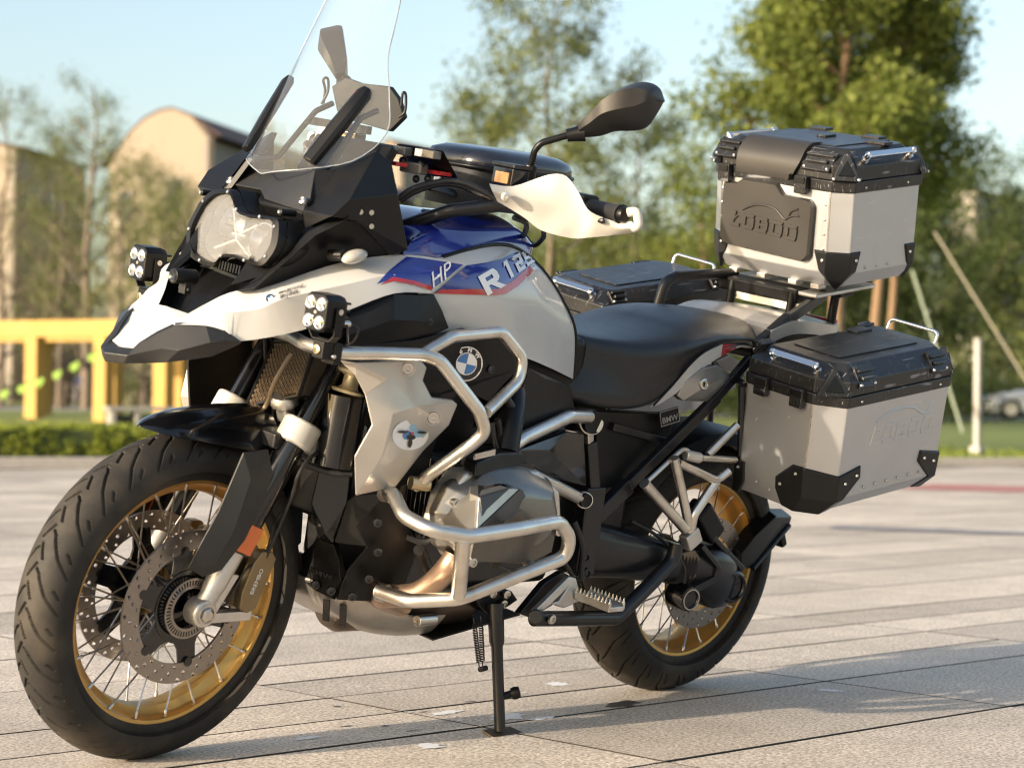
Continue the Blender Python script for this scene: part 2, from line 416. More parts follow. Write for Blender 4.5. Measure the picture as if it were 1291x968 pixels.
def put_slab(c, me, w, d):
    global nsl
    v = c-camo.location; dep = v.dot(cD)
    rel = abs(v.dot(cR))/max(dep, .1); vert = -v.dot(cU)/max(dep, .1)
    seen = dep > 2.2 and rel < .27+.8/dep and nsl < 300 and vert < .25
    r = rnd.random
    if seen:
        o = bpy.data.objects.new('paving_slab', me); nsl += 1
        o.rotation_euler = ((r()-.5)*.002, (r()-.5)*.0016, ang); o.location = c+V((0, 0, -.0004-.0012*r())); link(o, plaza)
    else:
        n = len(rest.v); z = V((0, 0, -.001*r()))
        rest.add([c+z+e1*a*(w/2-GAP/2)+e2*q*(d/2-GAPY/2) for a, q in ((-1, -1), (1, -1), (1, 1), (-1, 1))], [(0, 1, 2, 3)])
cells = []
for i in range(-52, 40):
    for j in range(-80, 40):
        c = g0+e1*((i+.5)*SL)+e2*((j+.5)*SW)
        if (c-PA).dot(pn) > -.2 or abs((c-camo.location).dot(pe)) > 32 or (c-PA).dot(pn) < -40: continue
        cells.append(((c-camo.location).length, i, j, c))
cells.sort(key=lambda q: q[0])
for _, i, j, c in cells:
    if j == -1 and -1 <= i <= 2 or (j == -2 and -2 <= i <= 0) or (j == 1 and i == -3):
        put_slab(c-e2*SW/4, half[0], SL, SW/2); put_slab(c+e2*SW/4, half[0], SL, SW/2)
    else: put_slab(c, full[0], SL, SW)
tag(rest.build('paving_slab_field', M_GRAN, plaza, smooth=0), kind='stuff')

def blotch(name, c, rx, ry, m, seed, z=.0007):
    r = random.Random(seed); n = 40; c = V(c); ph = [r.random()*6.28 for _ in range(4)]
    v = [c+V((0, 0, z))]
    for k in range(n):
        q = 2*PI*k/n; w = .85+.22*math.sin(2*q+ph[0])+.14*math.sin(5*q+ph[1])+.10*math.sin(9*q+ph[2])+.06*r.random(); v.append(c+V((math.cos(q)*rx*w, math.sin(q)*ry*w, z)))
    return mesh(name, v, [(0, k+1, (k+1) % n+1) for k in range(n)], m, plaza, smooth=0)
for k, (c, rx, ry) in enumerate([((0.9989,0.2732,0), .035, .028), ((0.6703,-0.0307,0), .045, .025), ((0.6063,0.1001,0), .06, .04), ((0.5635,0.1668,0), .035, .02), ((1.123,0.0372,0), .03, .02), ((-0.2925,0.3174,0), .025, .03), ((0.1421,-0.1957,0), .04, .03)]):
    blotch('white_stain', c, rx, ry, M_STAINW, k)
for q in range(6):
    blotch('white_stain', V((0.7091,0.0423,0))+V((rnd.gauss(0, .25), rnd.gauss(0, .16), 0)), .006+.008*rnd.random(), .005+.006*rnd.random(), M_STAINW, 50+q)
blotch('oil_stain', (0.2674,0.1369,0), .06, .035, M_STAIND, 31)
for q in range(8):
    blotch('oil_stain', V((0.7049,-0.1069,0))+V((rnd.gauss(0, .22), rnd.gauss(0, .1), 0)), .012+.01*rnd.random(), .004+.003*rnd.random(), M_STAIND, 80+q)

def stripe(name, a, b, w, m, z=.004):
    a, b = V(a), V(b); d = (b-a).normalized(); b = b+d*20; s_ = V((-d.y, d.x, 0))*w/2; u = V((0, 0, z))
    o = mesh(name, [a-s_+u, b-s_+u, b+s_+u, a+s_+u], [(0, 1, 2, 3)], m, plaza, smooth=0); return o
stripe('red_stripe', (-11.8601,-7.3093,0), (-12.1755,-6.3371,0), 1.5, M_STRIPE_R)
stripe('dark_stripe', (-5.9132,-3.8188,0), (-6.3456,-2.8077,0), .28, M_STRIPE_D)

kerb = MB(); kerb.bar(PA2+pn*.1+V((0, 0, .04)), PB2+pn*.1+V((0, 0, .04)), .2, .14)
tag(kerb.build('kerb', M_KERB, None, bevel=.01), kind='structure')

# ================================================================== MOTORCYCLE
LEAN, STEER = 0.19814, 0.09773
BM = Matrix.Rotation(-LEAN, 4, 'X')
bike = empty('touring_motorcycle', mtx=BM, label='white and blue adventure touring motorcycle with gold spoked wheels leaning on its side stand', cat='motorcycle')
SAX = V((-0.4337,0,0.9011)); SO = V((1.607, 0, 0))
SM = Matrix.Translation(SO) @ Matrix.Rotation(STEER, 4, SAX) @ Matrix.Translation(-SO)    # everything that turns with the handlebar

def seg_dist(px, py, a, b):
    dx, dy = b[0]-a[0], b[1]-a[1]; L2 = dx*dx+dy*dy; t = max(0, min(1, ((px-a[0])*dx+(py-a[1])*dy)/L2))
    return math.hypot(px-a[0]-t*dx, py-a[1]-t*dy)

def make_tyre(name, parent, cx, cz, R, W, rb, wb, N, NA, NW, lines, depth=.006, hw=.0014):
    """carcass with real tread grooves cut into the crown; lines in (pitch fraction, lateral -1..1 of the arc)"""
    import numpy as np
    # cross-section: bead - sidewall - crown - sidewall - bead
    crown = []
    half = W/2; rc = half*1.02; amax = math.asin(.985)
    prof = []
    for k in range(NW+1):
        a = -amax+2*amax*k/NW
        y = math.sin(a)*half; r = R-(1-math.cos(a))*rc*.86
        prof.append((r, y, a/amax))
    rs = prof[0][0]
    side = [(rb-.004, wb), (rb+.006, wb+.004), (rb+.016, wb+.002), (rb+(rs-rb)*.45, half*.985), (rs-.010, half*1.012)]
    L = [(r, -y, None) for r, y in side]+prof+[(r, y, None) for r, y in reversed(side)]
    P_ = 2*PI*R/N; arc = W*.5*1.25
    segs = [((a[0]*P_, a[1]*arc), (b[0]*P_, b[1]*arc)) for ln in lines for a, b in zip(ln, ln[1:])]
    per = NA//N; NA = per*N
    dep = np.zeros((per, len(L)))
    for i in range(per):
        s_ = i/per*P_
        for j, (r, y, t) in enumerate(L):
            if t is None: continue
            d = min(seg_dist(s_+o, t*arc, a, b) for a, b in segs for o in (-P_, 0, P_))
            w = 1-min(1, max(0, (d-hw)/.0010))
            dep[i, j] = depth*w
    v = []; nL = len(L)
    for i in range(NA):
        q = 2*PI*i/NA; c, s_ = math.cos(q), math.sin(q)
        for j, (r, y, t) in enumerate(L):
            rr = r-dep[i % per, j]; v.append((cx+c*rr, y, cz+s_*rr))
    f = [(i*nL+j, i*nL+j+1, ((i+1) % NA)*nL+j+1, ((i+1) % NA)*nL+j) for i in range(NA) for j in range(nL-1)]
    return mesh(name, v, f, M_RUBBER, parent, smooth=40)

def make_wheel(name, cx, R, W, rb, wb, N, lines, nsp, hubw, hubr, mtx, NA, NW, spoke_out):
    w = empty(name, parent=bike, mtx=mtx)
    c = V((cx, 0, R))
    make_tyre('tyre', w, cx, R, R, W, rb, wb, N, NA, NW, lines)
    rim = MB().lathe([(rb+.011, wb+.0), (rb+.013, wb-.004), (rb+.003, wb-.008), (rb-.004, wb-.012), (rb-.008, wb*.62), (rb-.020, wb*.45), (rb-.024, 0), (rb-.020, -wb*.45), (rb-.008, -wb*.62), (rb-.004, -wb+.012), (rb+.003, -wb+.008), (rb+.013, -wb+.004), (rb+.011, -wb),
                      (rb+.004, -wb-.002), (rb-.010, -wb+.003), (rb-.013, -wb+.012), (rb-.018, -wb*.58), (rb-.030, -wb*.40), (rb-.034, 0), (rb-.030, wb*.40), (rb-.018, wb*.58), (rb-.013, wb-.012), (rb-.010, wb-.003), (rb+.004, wb+.002)], c, seg=128, closed=True)
    rim.build('rim', M_GOLD, w, smooth=40)
    hub = MB().lathe([(.012, -hubw-.006), (hubr*.62, -hubw-.006), (hubr, -hubw), (hubr, -hubw+.010), (hubr*.70, -hubw+.02), (hubr*.6, -.015), (hubr*.6, .015), (hubr*.70, hubw-.02), (hubr, hubw-.010), (hubr, hubw), (hubr*.62, hubw+.006), (.012, hubw+.006)], c, seg=40)
    hub.build('hub', M_GLOSSBLK, w, bevel=0)
    # crossed spokes from the hub flanges to the shoulders of the rim
    for k in range(nsp):
        side = 1 if k % 2 else -1; pair = (k//2) % 2
        a = 2*PI*(k+.5)/nsp; b = a+(1 if pair else -1)*math.radians(33)
        p = c+V((math.cos(a)*(rb-.012), side*spoke_out, math.sin(a)*(rb-.012)))
        q = c+V((math.cos(b)*hubr*.94, side*(hubw-.005), math.sin(b)*hubr*.94))
        s_ = MB().tube([q, q+(p-q)*.93, q+(p-q)*.935, p], [.0019, .0019, .0034, .0034], 6)
        s_.build('spoke', M_STEEL, w, smooth=60)
    return w

def disc_with_holes(name, c, y, r0, r1, th, nA, parent, m, pattern, rows=3, hole=.36):
    b = MB(); c = V(c); A = 2*PI/nA; dr = (r1-r0)/rows
    def pt(r, a, h): return c+V((math.cos(a)*r, y+h, math.sin(a)*r))
    for h, flip in ((th/2, False), (-th/2, True)):
        for i in range(nA):
            for k in range(rows):
                a0, a1 = i*A, (i+1)*A; ra, rb_ = r0+k*dr, r0+(k+1)*dr; am, rm = (a0+a1)/2, (ra+rb_)/2
                bd = [(ra, a0), (ra, am), (ra, a1), (rm, a1), (rb_, a1), (rb_, am), (rb_, a0), (rm, a0)]
                if pattern(i, k):
                    hr = hole*min(dr, A*rm)
                    hp = [(rm+hr*math.cos(t), am+hr*math.sin(t)/rm) for t in [math.radians(180+45+45*z-0) for z in range(8)]]
                    # order hole points to match border order: corner(ra,a0) first
                    hp = [(rm+hr*cr, am+hr*ca/rm) for cr, ca in ((-.7, -.7), (-1, 0), (-.7, .7), (0, 1), (.7, .7), (1, 0), (.7, -.7), (0, -1))]
                    v = [pt(*q, h) for q in bd]+[pt(*q, h) for q in hp]
                    f = [(z, (z+1) % 8, 8+(z+1) % 8, 8+z) for z in range(8)]
                    if flip:
                        f = [tuple(reversed(q)) for q in f]
                    else:
                        n = len(v); v += [pt(*q, -h) for q in hp]; f += [(8+z, 8+(z+1) % 8, n+(z+1) % 8, n+z) for z in range(8)]
                    b.add(v, f)
                else:
                    f = [tuple(range(8))]
                    b.add([pt(*q, h) for q in bd], [tuple(reversed(f[0]))] if flip else f)
    for r in (r0, r1):
        b.lathe([(r, y-th/2), (r, y+th/2)], c, seg=nA*2, ref=(1, 0, 0))
    return b.build(name, m, parent, smooth=30, clean=True)

# tread patterns
FT = [[(.10, .10), (.0, .20), (-.10, .24), (-.50, .48), (-.92, .86)], [(-.30, .66), (-.48, .80)], [(.36, .14), (.72, -.04)]]
FT += [[(s_+.5, -t) for s_, t in ln] for ln in FT]
RT = [[(-.10, .12), (.05, .22), (.65, .55), (.95, .93)], [(.45, .70), (.72, .95)], [(.05, .10), (.55, -.06)]]
RT += [[(s_+.5, -t) for s_, t in ln] for ln in RT]
FC = V((1.507, 0, .325)); RC = V((0, 0, .318))
fw = make_wheel('front_wheel', 1.507, .325, .120, .2465, .044, 27, FT, 40, .052, .050, SM, 1890, 64, .036)
rw = make_wheel('rear_wheel', 0, .318, .170, .221, .066, 25, RT, 40, .060, .060, None, 1600, 72, .056)

# front brakes: two drilled discs on black carriers, sensor ring on the left
YD = .0667
for s_ in (1, -1):
    disc_with_holes('brake_disc', FC, s_*YD, .113, .1525, .0048, 72, fw, M_DISC, lambda i, k: (i+2*k) % 3 == 0)
    cr = MB()
    for k in range(6):
        a = 2*PI*k/6+.3
        d0 = V((math.cos(a), 0, math.sin(a))); t0 = V((-math.sin(a), 0, math.cos(a)))
        o_ = V((0, s_*(YD-.001), 0))
        cr.panel([FC+o_+d0*.058+t0*.033, FC+o_+d0*.085+t0*.021, FC+o_+d0*.118+t0*.020, FC+o_+d0*.118-t0*.020, FC+o_+d0*.085-t0*.021, FC+o_+d0*.058-t0*.033], V((0, -s_*.005, 0)))
        cr.cyl(FC+o_+d0*.115+V((0, -.005, 0)), FC+o_+d0*.115+V((0, .005, 0)), .0095, 14)
    cr.lathe([(.040, s_*(YD-.006)), (.072, s_*(YD-.006)), (.074, s_*(YD+.0006)), (.040, s_*(YD+.0006))], FC, seg=40, closed=True)
    cr.build('disc_carrier', M_GLOSSBLK, fw, smooth=30, clean=True)
ring = MB(); nT = 48
for k in range(nT):
    a0, a1 = 2*PI*k/nT, 2*PI*(k+.5)/nT
    for (ra, rb_, q0, q1) in ((.044, .058, a0, a1),):
        pts = [FC+V((math.cos(q)*r, YD+.012, math.sin(q)*r)) for r, q in ((ra, q0), (rb_, q0), (rb_, q1), (ra, q1))]
        ring.panel(pts[::-1], V((0, -.002, 0)))
for ra, rb_ in ((.040, .046), (.056, .060)):
    ring.lathe([(ra, YD+.0101), (rb_, YD+.0101), (rb_, YD+.0124), (ra, YD+.0124)], FC, seg=96, closed=True)
ring.build('sensor_ring', M_DISC, fw, smooth=30)
# rear disc
disc_with_holes('brake_disc', RC, .094, .095, .138, .005, 60, rw, M_DISC, lambda i, k: (i+2*k) % 3 == 0)
MB().cyl(RC+V((.075, .03, -.185)), RC+V((.12, .045, -.195)), .005, 10).build('valve_stem', M_DARKMET, rw)

# ------------------------------------------------------------------ fork, fender, brakes (all turn with the bar)
def part(name, mb, m, parent=bike, steer=False, **k):
    k.setdefault('smooth', 35)
    return mb.build(name, m, parent, mtx=SM if steer else None, **k)

fdir = (V((1.327, .1, .672))-V((1.507, .1, .325))).normalized()      # along the fork legs
fsd = V((0, 1, 0)); ffw = fsd.cross(fdir).normalized()
if ffw.x < 0: ffw = -ffw
for sy in (1, -1):
    A = V((1.500, sy*.100, .325))
    leg = empty('fork_leg', parent=bike, mtx=SM)
    # cast axle clamp and lower tube
    low = MB()
    low.tube([A+fdir*.010, A+fdir*.035, A+fdir*.06, A+fdir*.135], [.020, .0185, .022, .0225], 24)
    low.lathe([(.0, .0), (.026, .0), (.028, .004), (.028, .034), (.025, .038), (0, .038)], A+V((0, -.019 if sy > 0 else -.019, 0)), seg=28)
    low.bar(A+V((-.010, 0, -.012)), A+V((-.125, 0, -.016)), .022, .020)
    low.panel([A+V((-.118, .008, -.024)), A+V((-.118, .008, .065)), A+V((-.103, .008, .06)), A+V((-.098, .008, -.01))], V((0, -.016, 0)))
    low.panel([A+V((-.012, .013, .012)), A+V((-.05, .013, .075)), A+V((-.075, .013, .07)), A+V((-.03, .013, -.004))], V((0, -.02, 0)))
    part('axle_clamp', low, M_ALU, leg, bevel=.002, clean=True)
    MB().lathe([(0, .006), (.010, .006), (.0145, .003), (.0145, -.002)], A+V((0, sy*.022, 0)), axis=(0, sy, 0), seg=6).lathe([(.017, -.002), (.02, -.002), (.02, .002), (.017, .002)], A+V((0, sy*.02, 0)), axis=(0, sy, 0), seg=24, closed=True).build('axle_bolt', M_STEEL, leg)
    MB().tube([A+fdir*.13, A+fdir*.14, A+fdir*.37], [.0245, .0265, .0265], 24).build('slider_tube', M_GLOSSBLK, leg)
    MB().tube([A+fdir*.36, A+fdir*.372, A+fdir*.376, A+fdir*.72], [.026, .026, .0195, .0195], 24).build('stanchion', M_GLOSSBLK, leg)
    C_ = A+fdir*.389
    cl = MB().lathe([(.021, -.026), (.036, -.026), (.039, -.022), (.039, .020), (.036, .024), (.021, .024)], C_, axis=fdir, seg=32)
    cl.bar(C_-ffw*.02+V((0, sy*.006, 0)), C_-ffw*.062+V((0, sy*.006, 0)), .030, .046, up=fdir)
    part('fork_clamp', cl, mat('clamp_silver', (.50, .49, .46), .4, metal=.35, var=.05), leg, bevel=.003)
    for dz in (-.012, .012):
        MB().lathe([(0, .003), (.004, .003), (.0045, .006), (.0075, .006), (.008, 0)], C_-ffw*.053+fdir*dz+V((0, sy*.020, 0)), axis=(0, sy, 0), seg=16).build('clamp_bolt', M_DARKMET, leg)
# fork bridge behind the fender
part('fork_bridge', MB().bar(V((1.355, -.1, .655)), V((1.355, .1, .655)), .05, .03).bar(V((1.33, -.03, .66)), V((1.2, -.10, .60)), .03, .03).bar(V((1.33, .03, .66)), V((1.2, .10, .60)), .03, .03), M_DARKMET, steer=True, bevel=.004)

# fork guards: folded dark plates outside the sliders
def guard(sy):
    P = [(1.4726,0.12,0.641), (1.4191,0.128,0.6476), (1.4067,0.138,0.6032), (1.4201,0.142,0.5581), (1.4515,0.14,0.4763), (1.4877,0.128,0.4148), (1.5236,0.12,0.4015), (1.556,0.112,0.4195), (1.5463,0.114,0.4463), (1.5118,0.12,0.528), (1.4621,0.14,0.5947), (1.4842,0.14,0.4949), (1.5107,0.132,0.4268)]
    f = [(0, 1, 2, 10), (10, 2, 3, 11), (11, 3, 4), (11, 4, 5, 12), (12, 5, 6), (12, 6, 7, 8), (11, 12, 8, 9), (10, 11, 9), (0, 10, 9)]
    b = MB().shell(P, [q[::-1] for q in f], V((0, -.004, 0)))
    if sy < 0: b.flip()
    return b
for sy in (1, -1): part('fork_guard', guard(sy), M_GREYPL, steer=True, bevel=.0012, clean=True)

# front fender
rings = []
for x, zt, hw, zl in ((1.632, .668, .006, .664), (1.605, .680, .038, .660), (1.56, .692, .058, .654), (1.50, .700, .068, .645), (1.43, .704, .074, .634), (1.37, .703, .076, .630), (1.335, .700, .076, .636)):
    rings.append([V((x-.03*abs(t)**2*0, hw*t, zt-(zt-zl)*abs(t)**2.4)) for t in (-1, -.9, -.65, -.3, 0, .3, .65, .9, 1)])
v, f = patch(rings, 3, 2)
nn = vnormals(v, f); sg = 1 if nn[len(nn)//2].z > 0 else -1
if sg < 0: f = [q[::-1] for q in f]
part('front_fender', MB().shell(v, f, [n*sg*-.003 for n in nn]), M_GLOSSBLK, steer=True, smooth=50)

# radial calipers with reflectors
for sy in (1, -1):
    c = V((1.395, sy*.082, .385))
    cal = empty('brake_caliper', parent=bike, mtx=SM)
    b = MB()
    u_ = V((.35, 0, -1)).normalized(); w_ = V((1, 0, .35)).normalized()
    for s2, yy in ((1, .024), (-1, -.022)):
        pr = [(-.028, -.055), (-.010, -.065), (.016, -.058), (.024, -.03), (.022, .03), (.012, .06), (-.012, .064), (-.030, .05)]
        b.panel([c+w_*(a-.012)+u_*q+V((0, sy*(yy+.012), 0)) for a, q in pr][::(1 if sy > 0 else -1)], V((0, -sy*.024, 0)))
    b.bar(c-w_*.03+u_*.03, c-w_*.03-u_*.03, .06, .02, up=w_)
    b.build('caliper_body', mat('caliper_bronze', (.24, .18, .10), .4, metal=.7, var=.15), cal, bevel=.004, clean=True)
    if sy > 0:
        tv, tf = flat_text('BREMBO', .014)
        R = Matrix((-u_, w_, V((0, 1, 0)))).transposed()
        mesh('maker_name', [c-w_*.012+V((0, .0372, 0))+(-u_)*p.x+(w_*p.y if False else w_*p.y) for p in tv], tf, M_DECALW, cal, smooth=0)
    r_ = MB(); q = V((1.418, sy*.128, .470))
    fr = (fdir*.5+V((0, 0, .0))).normalized()
    k0 = [V((1.4441,0.134,0.5065)), V((1.4015,0.134,0.4897)), V((1.426,0.134,0.4385)), V((1.4657,0.134,0.4541))]
    k0 = [V((p.x, sy*p.y, p.z)) for p in k0]
    MB().panel(k0[::(1 if sy < 0 else -1)], V((0, -sy*.008, 0))).build('reflector', M_ORANGE, leg if False else cal, bevel=.0015, clean=True)
    cc = sum(k0, V())/4
    MB().panel([cc+(p-cc)*1.12+V((0, -sy*.0082, 0)) for p in k0][::(1 if sy < 0 else -1)], V((0, -sy*.006, 0))).build('reflector_mount', M_DARKMET, cal, clean=True)
# brake hose and sensor wire down the left leg
part('brake_hose', MB().tube(spline([(1.2702,0.12,0.6395), (1.3276,0.145,0.63), (1.3482,0.145,0.5949), (1.3447,0.135,0.556), (1.3662,0.115,0.429), (1.3698,0.105,0.4158), (1.3834,0.1,0.4108)], 8), .0038, 8), M_CABLE, steer=True)
part('sensor_wire', MB().tube(spline([(1.3418,0.11,0.5152), (1.3633,0.118,0.4921), (1.3685,0.118,0.4539), (1.3737,0.112,0.4227), (1.4097,0.11,0.404), (1.437,0.105,0.3396), (1.4594,0.1,0.3341)], 8), .0022, 6), M_CABLE, steer=True)

# ------------------------------------------------------------------ beak and front fairing (fixed to the frame)
beak = empty('beak', parent=bike)
BT = [(1.5681,0.052,0.8812), (1.5419,0.075,0.9076), (1.5166,0.1,0.9309), (1.4699,0.12,0.9485), (1.4209,0.135,0.9647), (1.3151,0.165,1.0093), (1.1843,0.195,1.0371), (1.0655,0.24,1.0325)]
BMi = [(1.5897,0.062,0.8702), (1.5665,0.1,0.8888), (1.5397,0.13,0.8978), (1.4951,0.162,0.9114), (1.4607,0.195,0.9392), (1.3567,0.222,0.9725), (1.239,0.238,1.0024), (1.1136,0.248,1.0046)]
BB = [(1.6127,0.078,0.8634), (1.5745,0.12,0.8706), (1.5452,0.145,0.8647), (1.5156,0.152,0.8497), (1.4088,0.2,0.8843), (1.3404,0.235,0.9291), (1.2504,0.252,0.9677), (1.1584,0.252,0.9721)]
for sy in (1, -1):
    v, f = loft([BT, BMi, BB], closed=False, caps=False, nu=1, nv=4)
    b = MB().shell(v, f, V((-.001, -.004, -.001)))
    if sy < 0: b.flip()
    o = b.build('side_panel', M_WHITE, beak, smooth=24, clean=True)
    if sy > 0: beak_panel = o
n0 = V((1.664, .045, .812)); c0 = V((1.577, .052, .883)); t0 = (V(BB[0])); mirr = lambda p: V((p[0], -p[1], p[2]))
dk = [n0, mirr(n0), t0, mirr(t0), V(BT[0]), mirr(BT[0]), V((1.672, 0, .811)), V((1.585, 0, .886)), V((1.645, .062, .826)), V((1.645, -.062, .826)), V(BMi[0]), mirr(BMi[0])]
MB().shell(dk, [(6, 0, 8, 7), (7, 8, 2, 10), (7, 10, 4), (1, 6, 7, 9), (9, 7, 11, 3), (7, 5, 11)], V((0, 0, -.004))).build('nose_deck', M_WHITE, beak, smooth=20, clean=True)
# dark trims under the white nose
for sy in (1, -1):
    TU = [(1.6643,0.046,0.8183), (1.6407,0.062,0.8422), (1.613,0.0785,0.8629), (1.5752,0.121,0.8702), (1.5479,0.141,0.8682), (1.5143,0.152,0.8486)]
    TF = [(1.6842,0.046,0.7984), (1.6365,0.08,0.8197), (1.6186,0.11,0.8218), (1.5819,0.15,0.8447), (1.5588,0.16,0.8511), (1.5172,0.156,0.8484)]
    TL = [(1.6841,0.036,0.7814), (1.657,0.06,0.7889), (1.6277,0.086,0.7943), (1.5936,0.115,0.8056), (1.5656,0.138,0.8167), (1.5163,0.152,0.8444)]
    v, f = loft([TU, TF, TL], closed=False, caps=False)
    b = MB().shell(v, f, V((-.006, -.008, .004)))
    if sy < 0: b.flip()
    b.build('nose_trim', M_GREYPL, beak, smooth=20, bevel=.0015, clean=True)
l0 = V(TL[0]); f0 = V(TF[0])
MB().shell([n0, mirr(n0), f0, mirr(f0), l0, mirr(l0), V((1.678, 0, .806)), V((1.705, 0, .795)), V((1.70, 0, .778))],
           [(0, 6, 7, 2), (6, 1, 3, 7), (2, 7, 8, 4), (7, 3, 5, 8)], V((-.012, 0, 0))).build('nose_cap', M_GREYPL, beak, smooth=20, bevel=.0015, clean=True)
b = MB()
b.shell([mirr(TL[0]), V(TL[0]), V(TL[2]), mirr(TL[2]), V(TL[4]), mirr(TL[4]), V(TL[5]), mirr(TL[5])], [(0, 1, 2, 3), (3, 2, 4, 5), (5, 4, 6, 7)], V((0, 0, .006)))
b.build('beak_underside', M_BLACK, beak, smooth=20, clean=True)
# dark tray between the arms of the beak
tr = [V(BT[0]), mirr(BT[0]), V(BT[1]), mirr(BT[1]), V(BT[2]), mirr(BT[2]), V((1.44, .12, .965)), V((1.44, -.12, .965))]
lowz = V((-.02, 0, -.035))
tv_ = [p+V((0, 0, -.004)) for p in tr]+[p+lowz*(1 if i < 6 else .4) for i, p in enumerate(tr)]
MB().add(tv_, [(8, 10, 11, 9), (10, 12, 13, 11), (12, 14, 15, 13), (0, 1, 9, 8), (0, 8, 10, 2), (2, 10, 12, 4), (4, 12, 14, 6), (1, 3, 11, 9), (3, 5, 13, 11), (5, 7, 15, 13)]).build('beak_tray', M_BLACK, beak, smooth=20, clean=True)
# inner black side panels from the beak up to the headlight
for sy in (1, -1):
    b = MB().shell([(1.515, .098, .945), (1.43, .135, .985), (1.40, .15, 1.02), (1.44, .105, 1.06), (1.475, .085, .99)], [(0, 4, 3, 2, 1)], V((-.01, -.006, 0)))
    if sy < 0: b.flip()
    b.build('inner_cheek', M_BLACK, beak, smooth=20, clean=True)

# small camera in the tray
cm = empty('front_camera', parent=bike)
MB().cyl(V((1.535, .012, .945)), V((1.585, .012, .945)), .0145, 24).build('camera_barrel', M_BLACK, cm, bevel=.002)
MB().lathe([(0, .0), (.006, .0), (.009, .002), (.011, .0)], V((1.5855, .012, .945)), axis=(1, 0, 0), seg=20).build('camera_lens', M_SCREEN, cm)
MB().box((1.555, .012, .925), (.014, .02, .024)).cyl(V((1.555, -.004, .922)), V((1.555, .028, .922)), .004, 10).build('camera_bracket', M_DARKMET, cm, bevel=.001)

# clear polycarbonate with road dust
def clear_plastic(name, haze):
    M_ = bpy.data.materials.new(name); M_.use_nodes = True
    _t = M_.node_tree; _n = _t.nodes; _n.remove(_n['Principled BSDF'])
    tr_ = _n.new('ShaderNodeBsdfTransparent'); tr_.inputs[0].default_value = (.965, .98, .99, 1); gl = _n.new('ShaderNodeBsdfGlossy'); gl.inputs['Roughness'].default_value = .02
    df = _n.new('ShaderNodeBsdfDiffuse'); df.inputs[0].default_value = (.8, .8, .8, 1)
    fz = _n.new('ShaderNodeLayerWeight'); fz.inputs[0].default_value = .22; ms_ = _n.new('ShaderNodeMixShader'); md_ = _n.new('ShaderNodeMixShader')
    tcx = _n.new('ShaderNodeTexCoord'); vo = _n.new('ShaderNodeTexNoise'); vo.inputs['Scale'].default_value = 230; vo.inputs['Detail'].default_value = 2; _t.links.new(tcx.outputs['Object'], vo.inputs['Vector'])
    dm = _n.new('ShaderNodeMapRange'); dm.inputs['From Min'].default_value = .68; dm.inputs['From Max'].default_value = .74; dm.inputs['To Min'].default_value = haze; dm.inputs['To Max'].default_value = .14; _t.links.new(vo.outputs['Fac'], dm.inputs['Value'])
    _t.links.new(dm.outputs[0], md_.inputs[0]); _t.links.new(tr_.outputs[0], md_.inputs[1]); _t.links.new(df.outputs[0], md_.inputs[2])
    gb = _n.new('ShaderNodeNewGeometry'); iv = _n.new('ShaderNodeMath'); iv.operation = 'SUBTRACT'; iv.inputs[0].default_value = 1; _t.links.new(gb.outputs['Backfacing'], iv.inputs[1]); mu = _n.new('ShaderNodeMath'); mu.operation = 'MULTIPLY'; _t.links.new(fz.outputs[0], mu.inputs[0]); _t.links.new(iv.outputs[0], mu.inputs[1])
    _t.links.new(mu.outputs[0], ms_.inputs[0]); _t.links.new(md_.outputs[0], ms_.inputs[1]); _t.links.new(gl.outputs[0], ms_.inputs[2]); _t.links.new(ms_.outputs[0], _n['Material Output'].inputs[0])
    return M_
M_SCR = clear_plastic('clear_screen', .03); M_HLENS = clear_plastic('hazy_headlight_lens', .09)
# ---- headlight
hl = empty('headlight', parent=bike)
HX = 1.462
tilt = lambda p, o=0: V((p[0]+o-.28*(p[2]-1.03), p[1], p[2]))
HO = [(1.462,-0.1271,1.0204), (1.462,-0.1221,1.0634), (1.462,-0.1143,1.0817), (1.462,-0.0885,1.1041), (1.462,-0.0448,1.1109), (1.462,-0.0256,1.1021), (1.462,0.0033,1.0805), (1.462,0.0331,1.0733), (1.462,0.0849,1.0768), (1.462,0.1242,1.0779), (1.462,0.141,1.0645), (1.462,0.1537,1.0316), (1.462,0.1464,1.0048), (1.462,0.129,0.9881), (1.462,0.0863,0.9873), (1.462,0.0421,0.9906), (1.462,0.0089,0.9843), (1.462,-0.006,0.9654), (1.462,-0.0544,0.9654), (1.462,-0.0966,0.9788)]
HO = [V(p) for p in HO]; HC = sum(HO, V())/len(HO)
HOs = spline(HO, 4, True); inner = [HC+(p-HC)*.89 for p in HOs]
n = len(HOs)
fr = MB()
vv = [tilt(p, .004) for p in HOs]+[tilt(p, .007) for p in inner]+[tilt(p, -.012) for p in inner]+[tilt(p, -.016) for p in HOs]
fr.add(vv, [(a*n+i, a*n+(i+1) % n, ((a+1) % 4)*n+(i+1) % n, ((a+1) % 4)*n+i) for a in range(4) for i in range(n)])
fr.build('headlight_guard', M_BLACK, hl, smooth=40, clean=True)
for i in range(0, n, 8):
    p = tilt(HC+(HOs[i]-HC)*.93, .0065); MB().lathe([(0, .002), (.003, .002), (.0035, 0)], p, axis=(1, 0, .28), seg=10).build('guard_screw', M_STEEL, hl)
k1 = [(1, -.030), (.97, -.055), (.80, -.11), (.45, -.14)]
bowl = [[tilt(HC+(p-HC)*s_, o) for p in inner] for s_, o in k1]
v, f = loft(bowl, closed=True, caps=False); MB().add(v, f).build('headlight_housing', mat('housing_grey', (.40, .39, .37), .32, metal=.5, var=.15), hl, smooth=60)
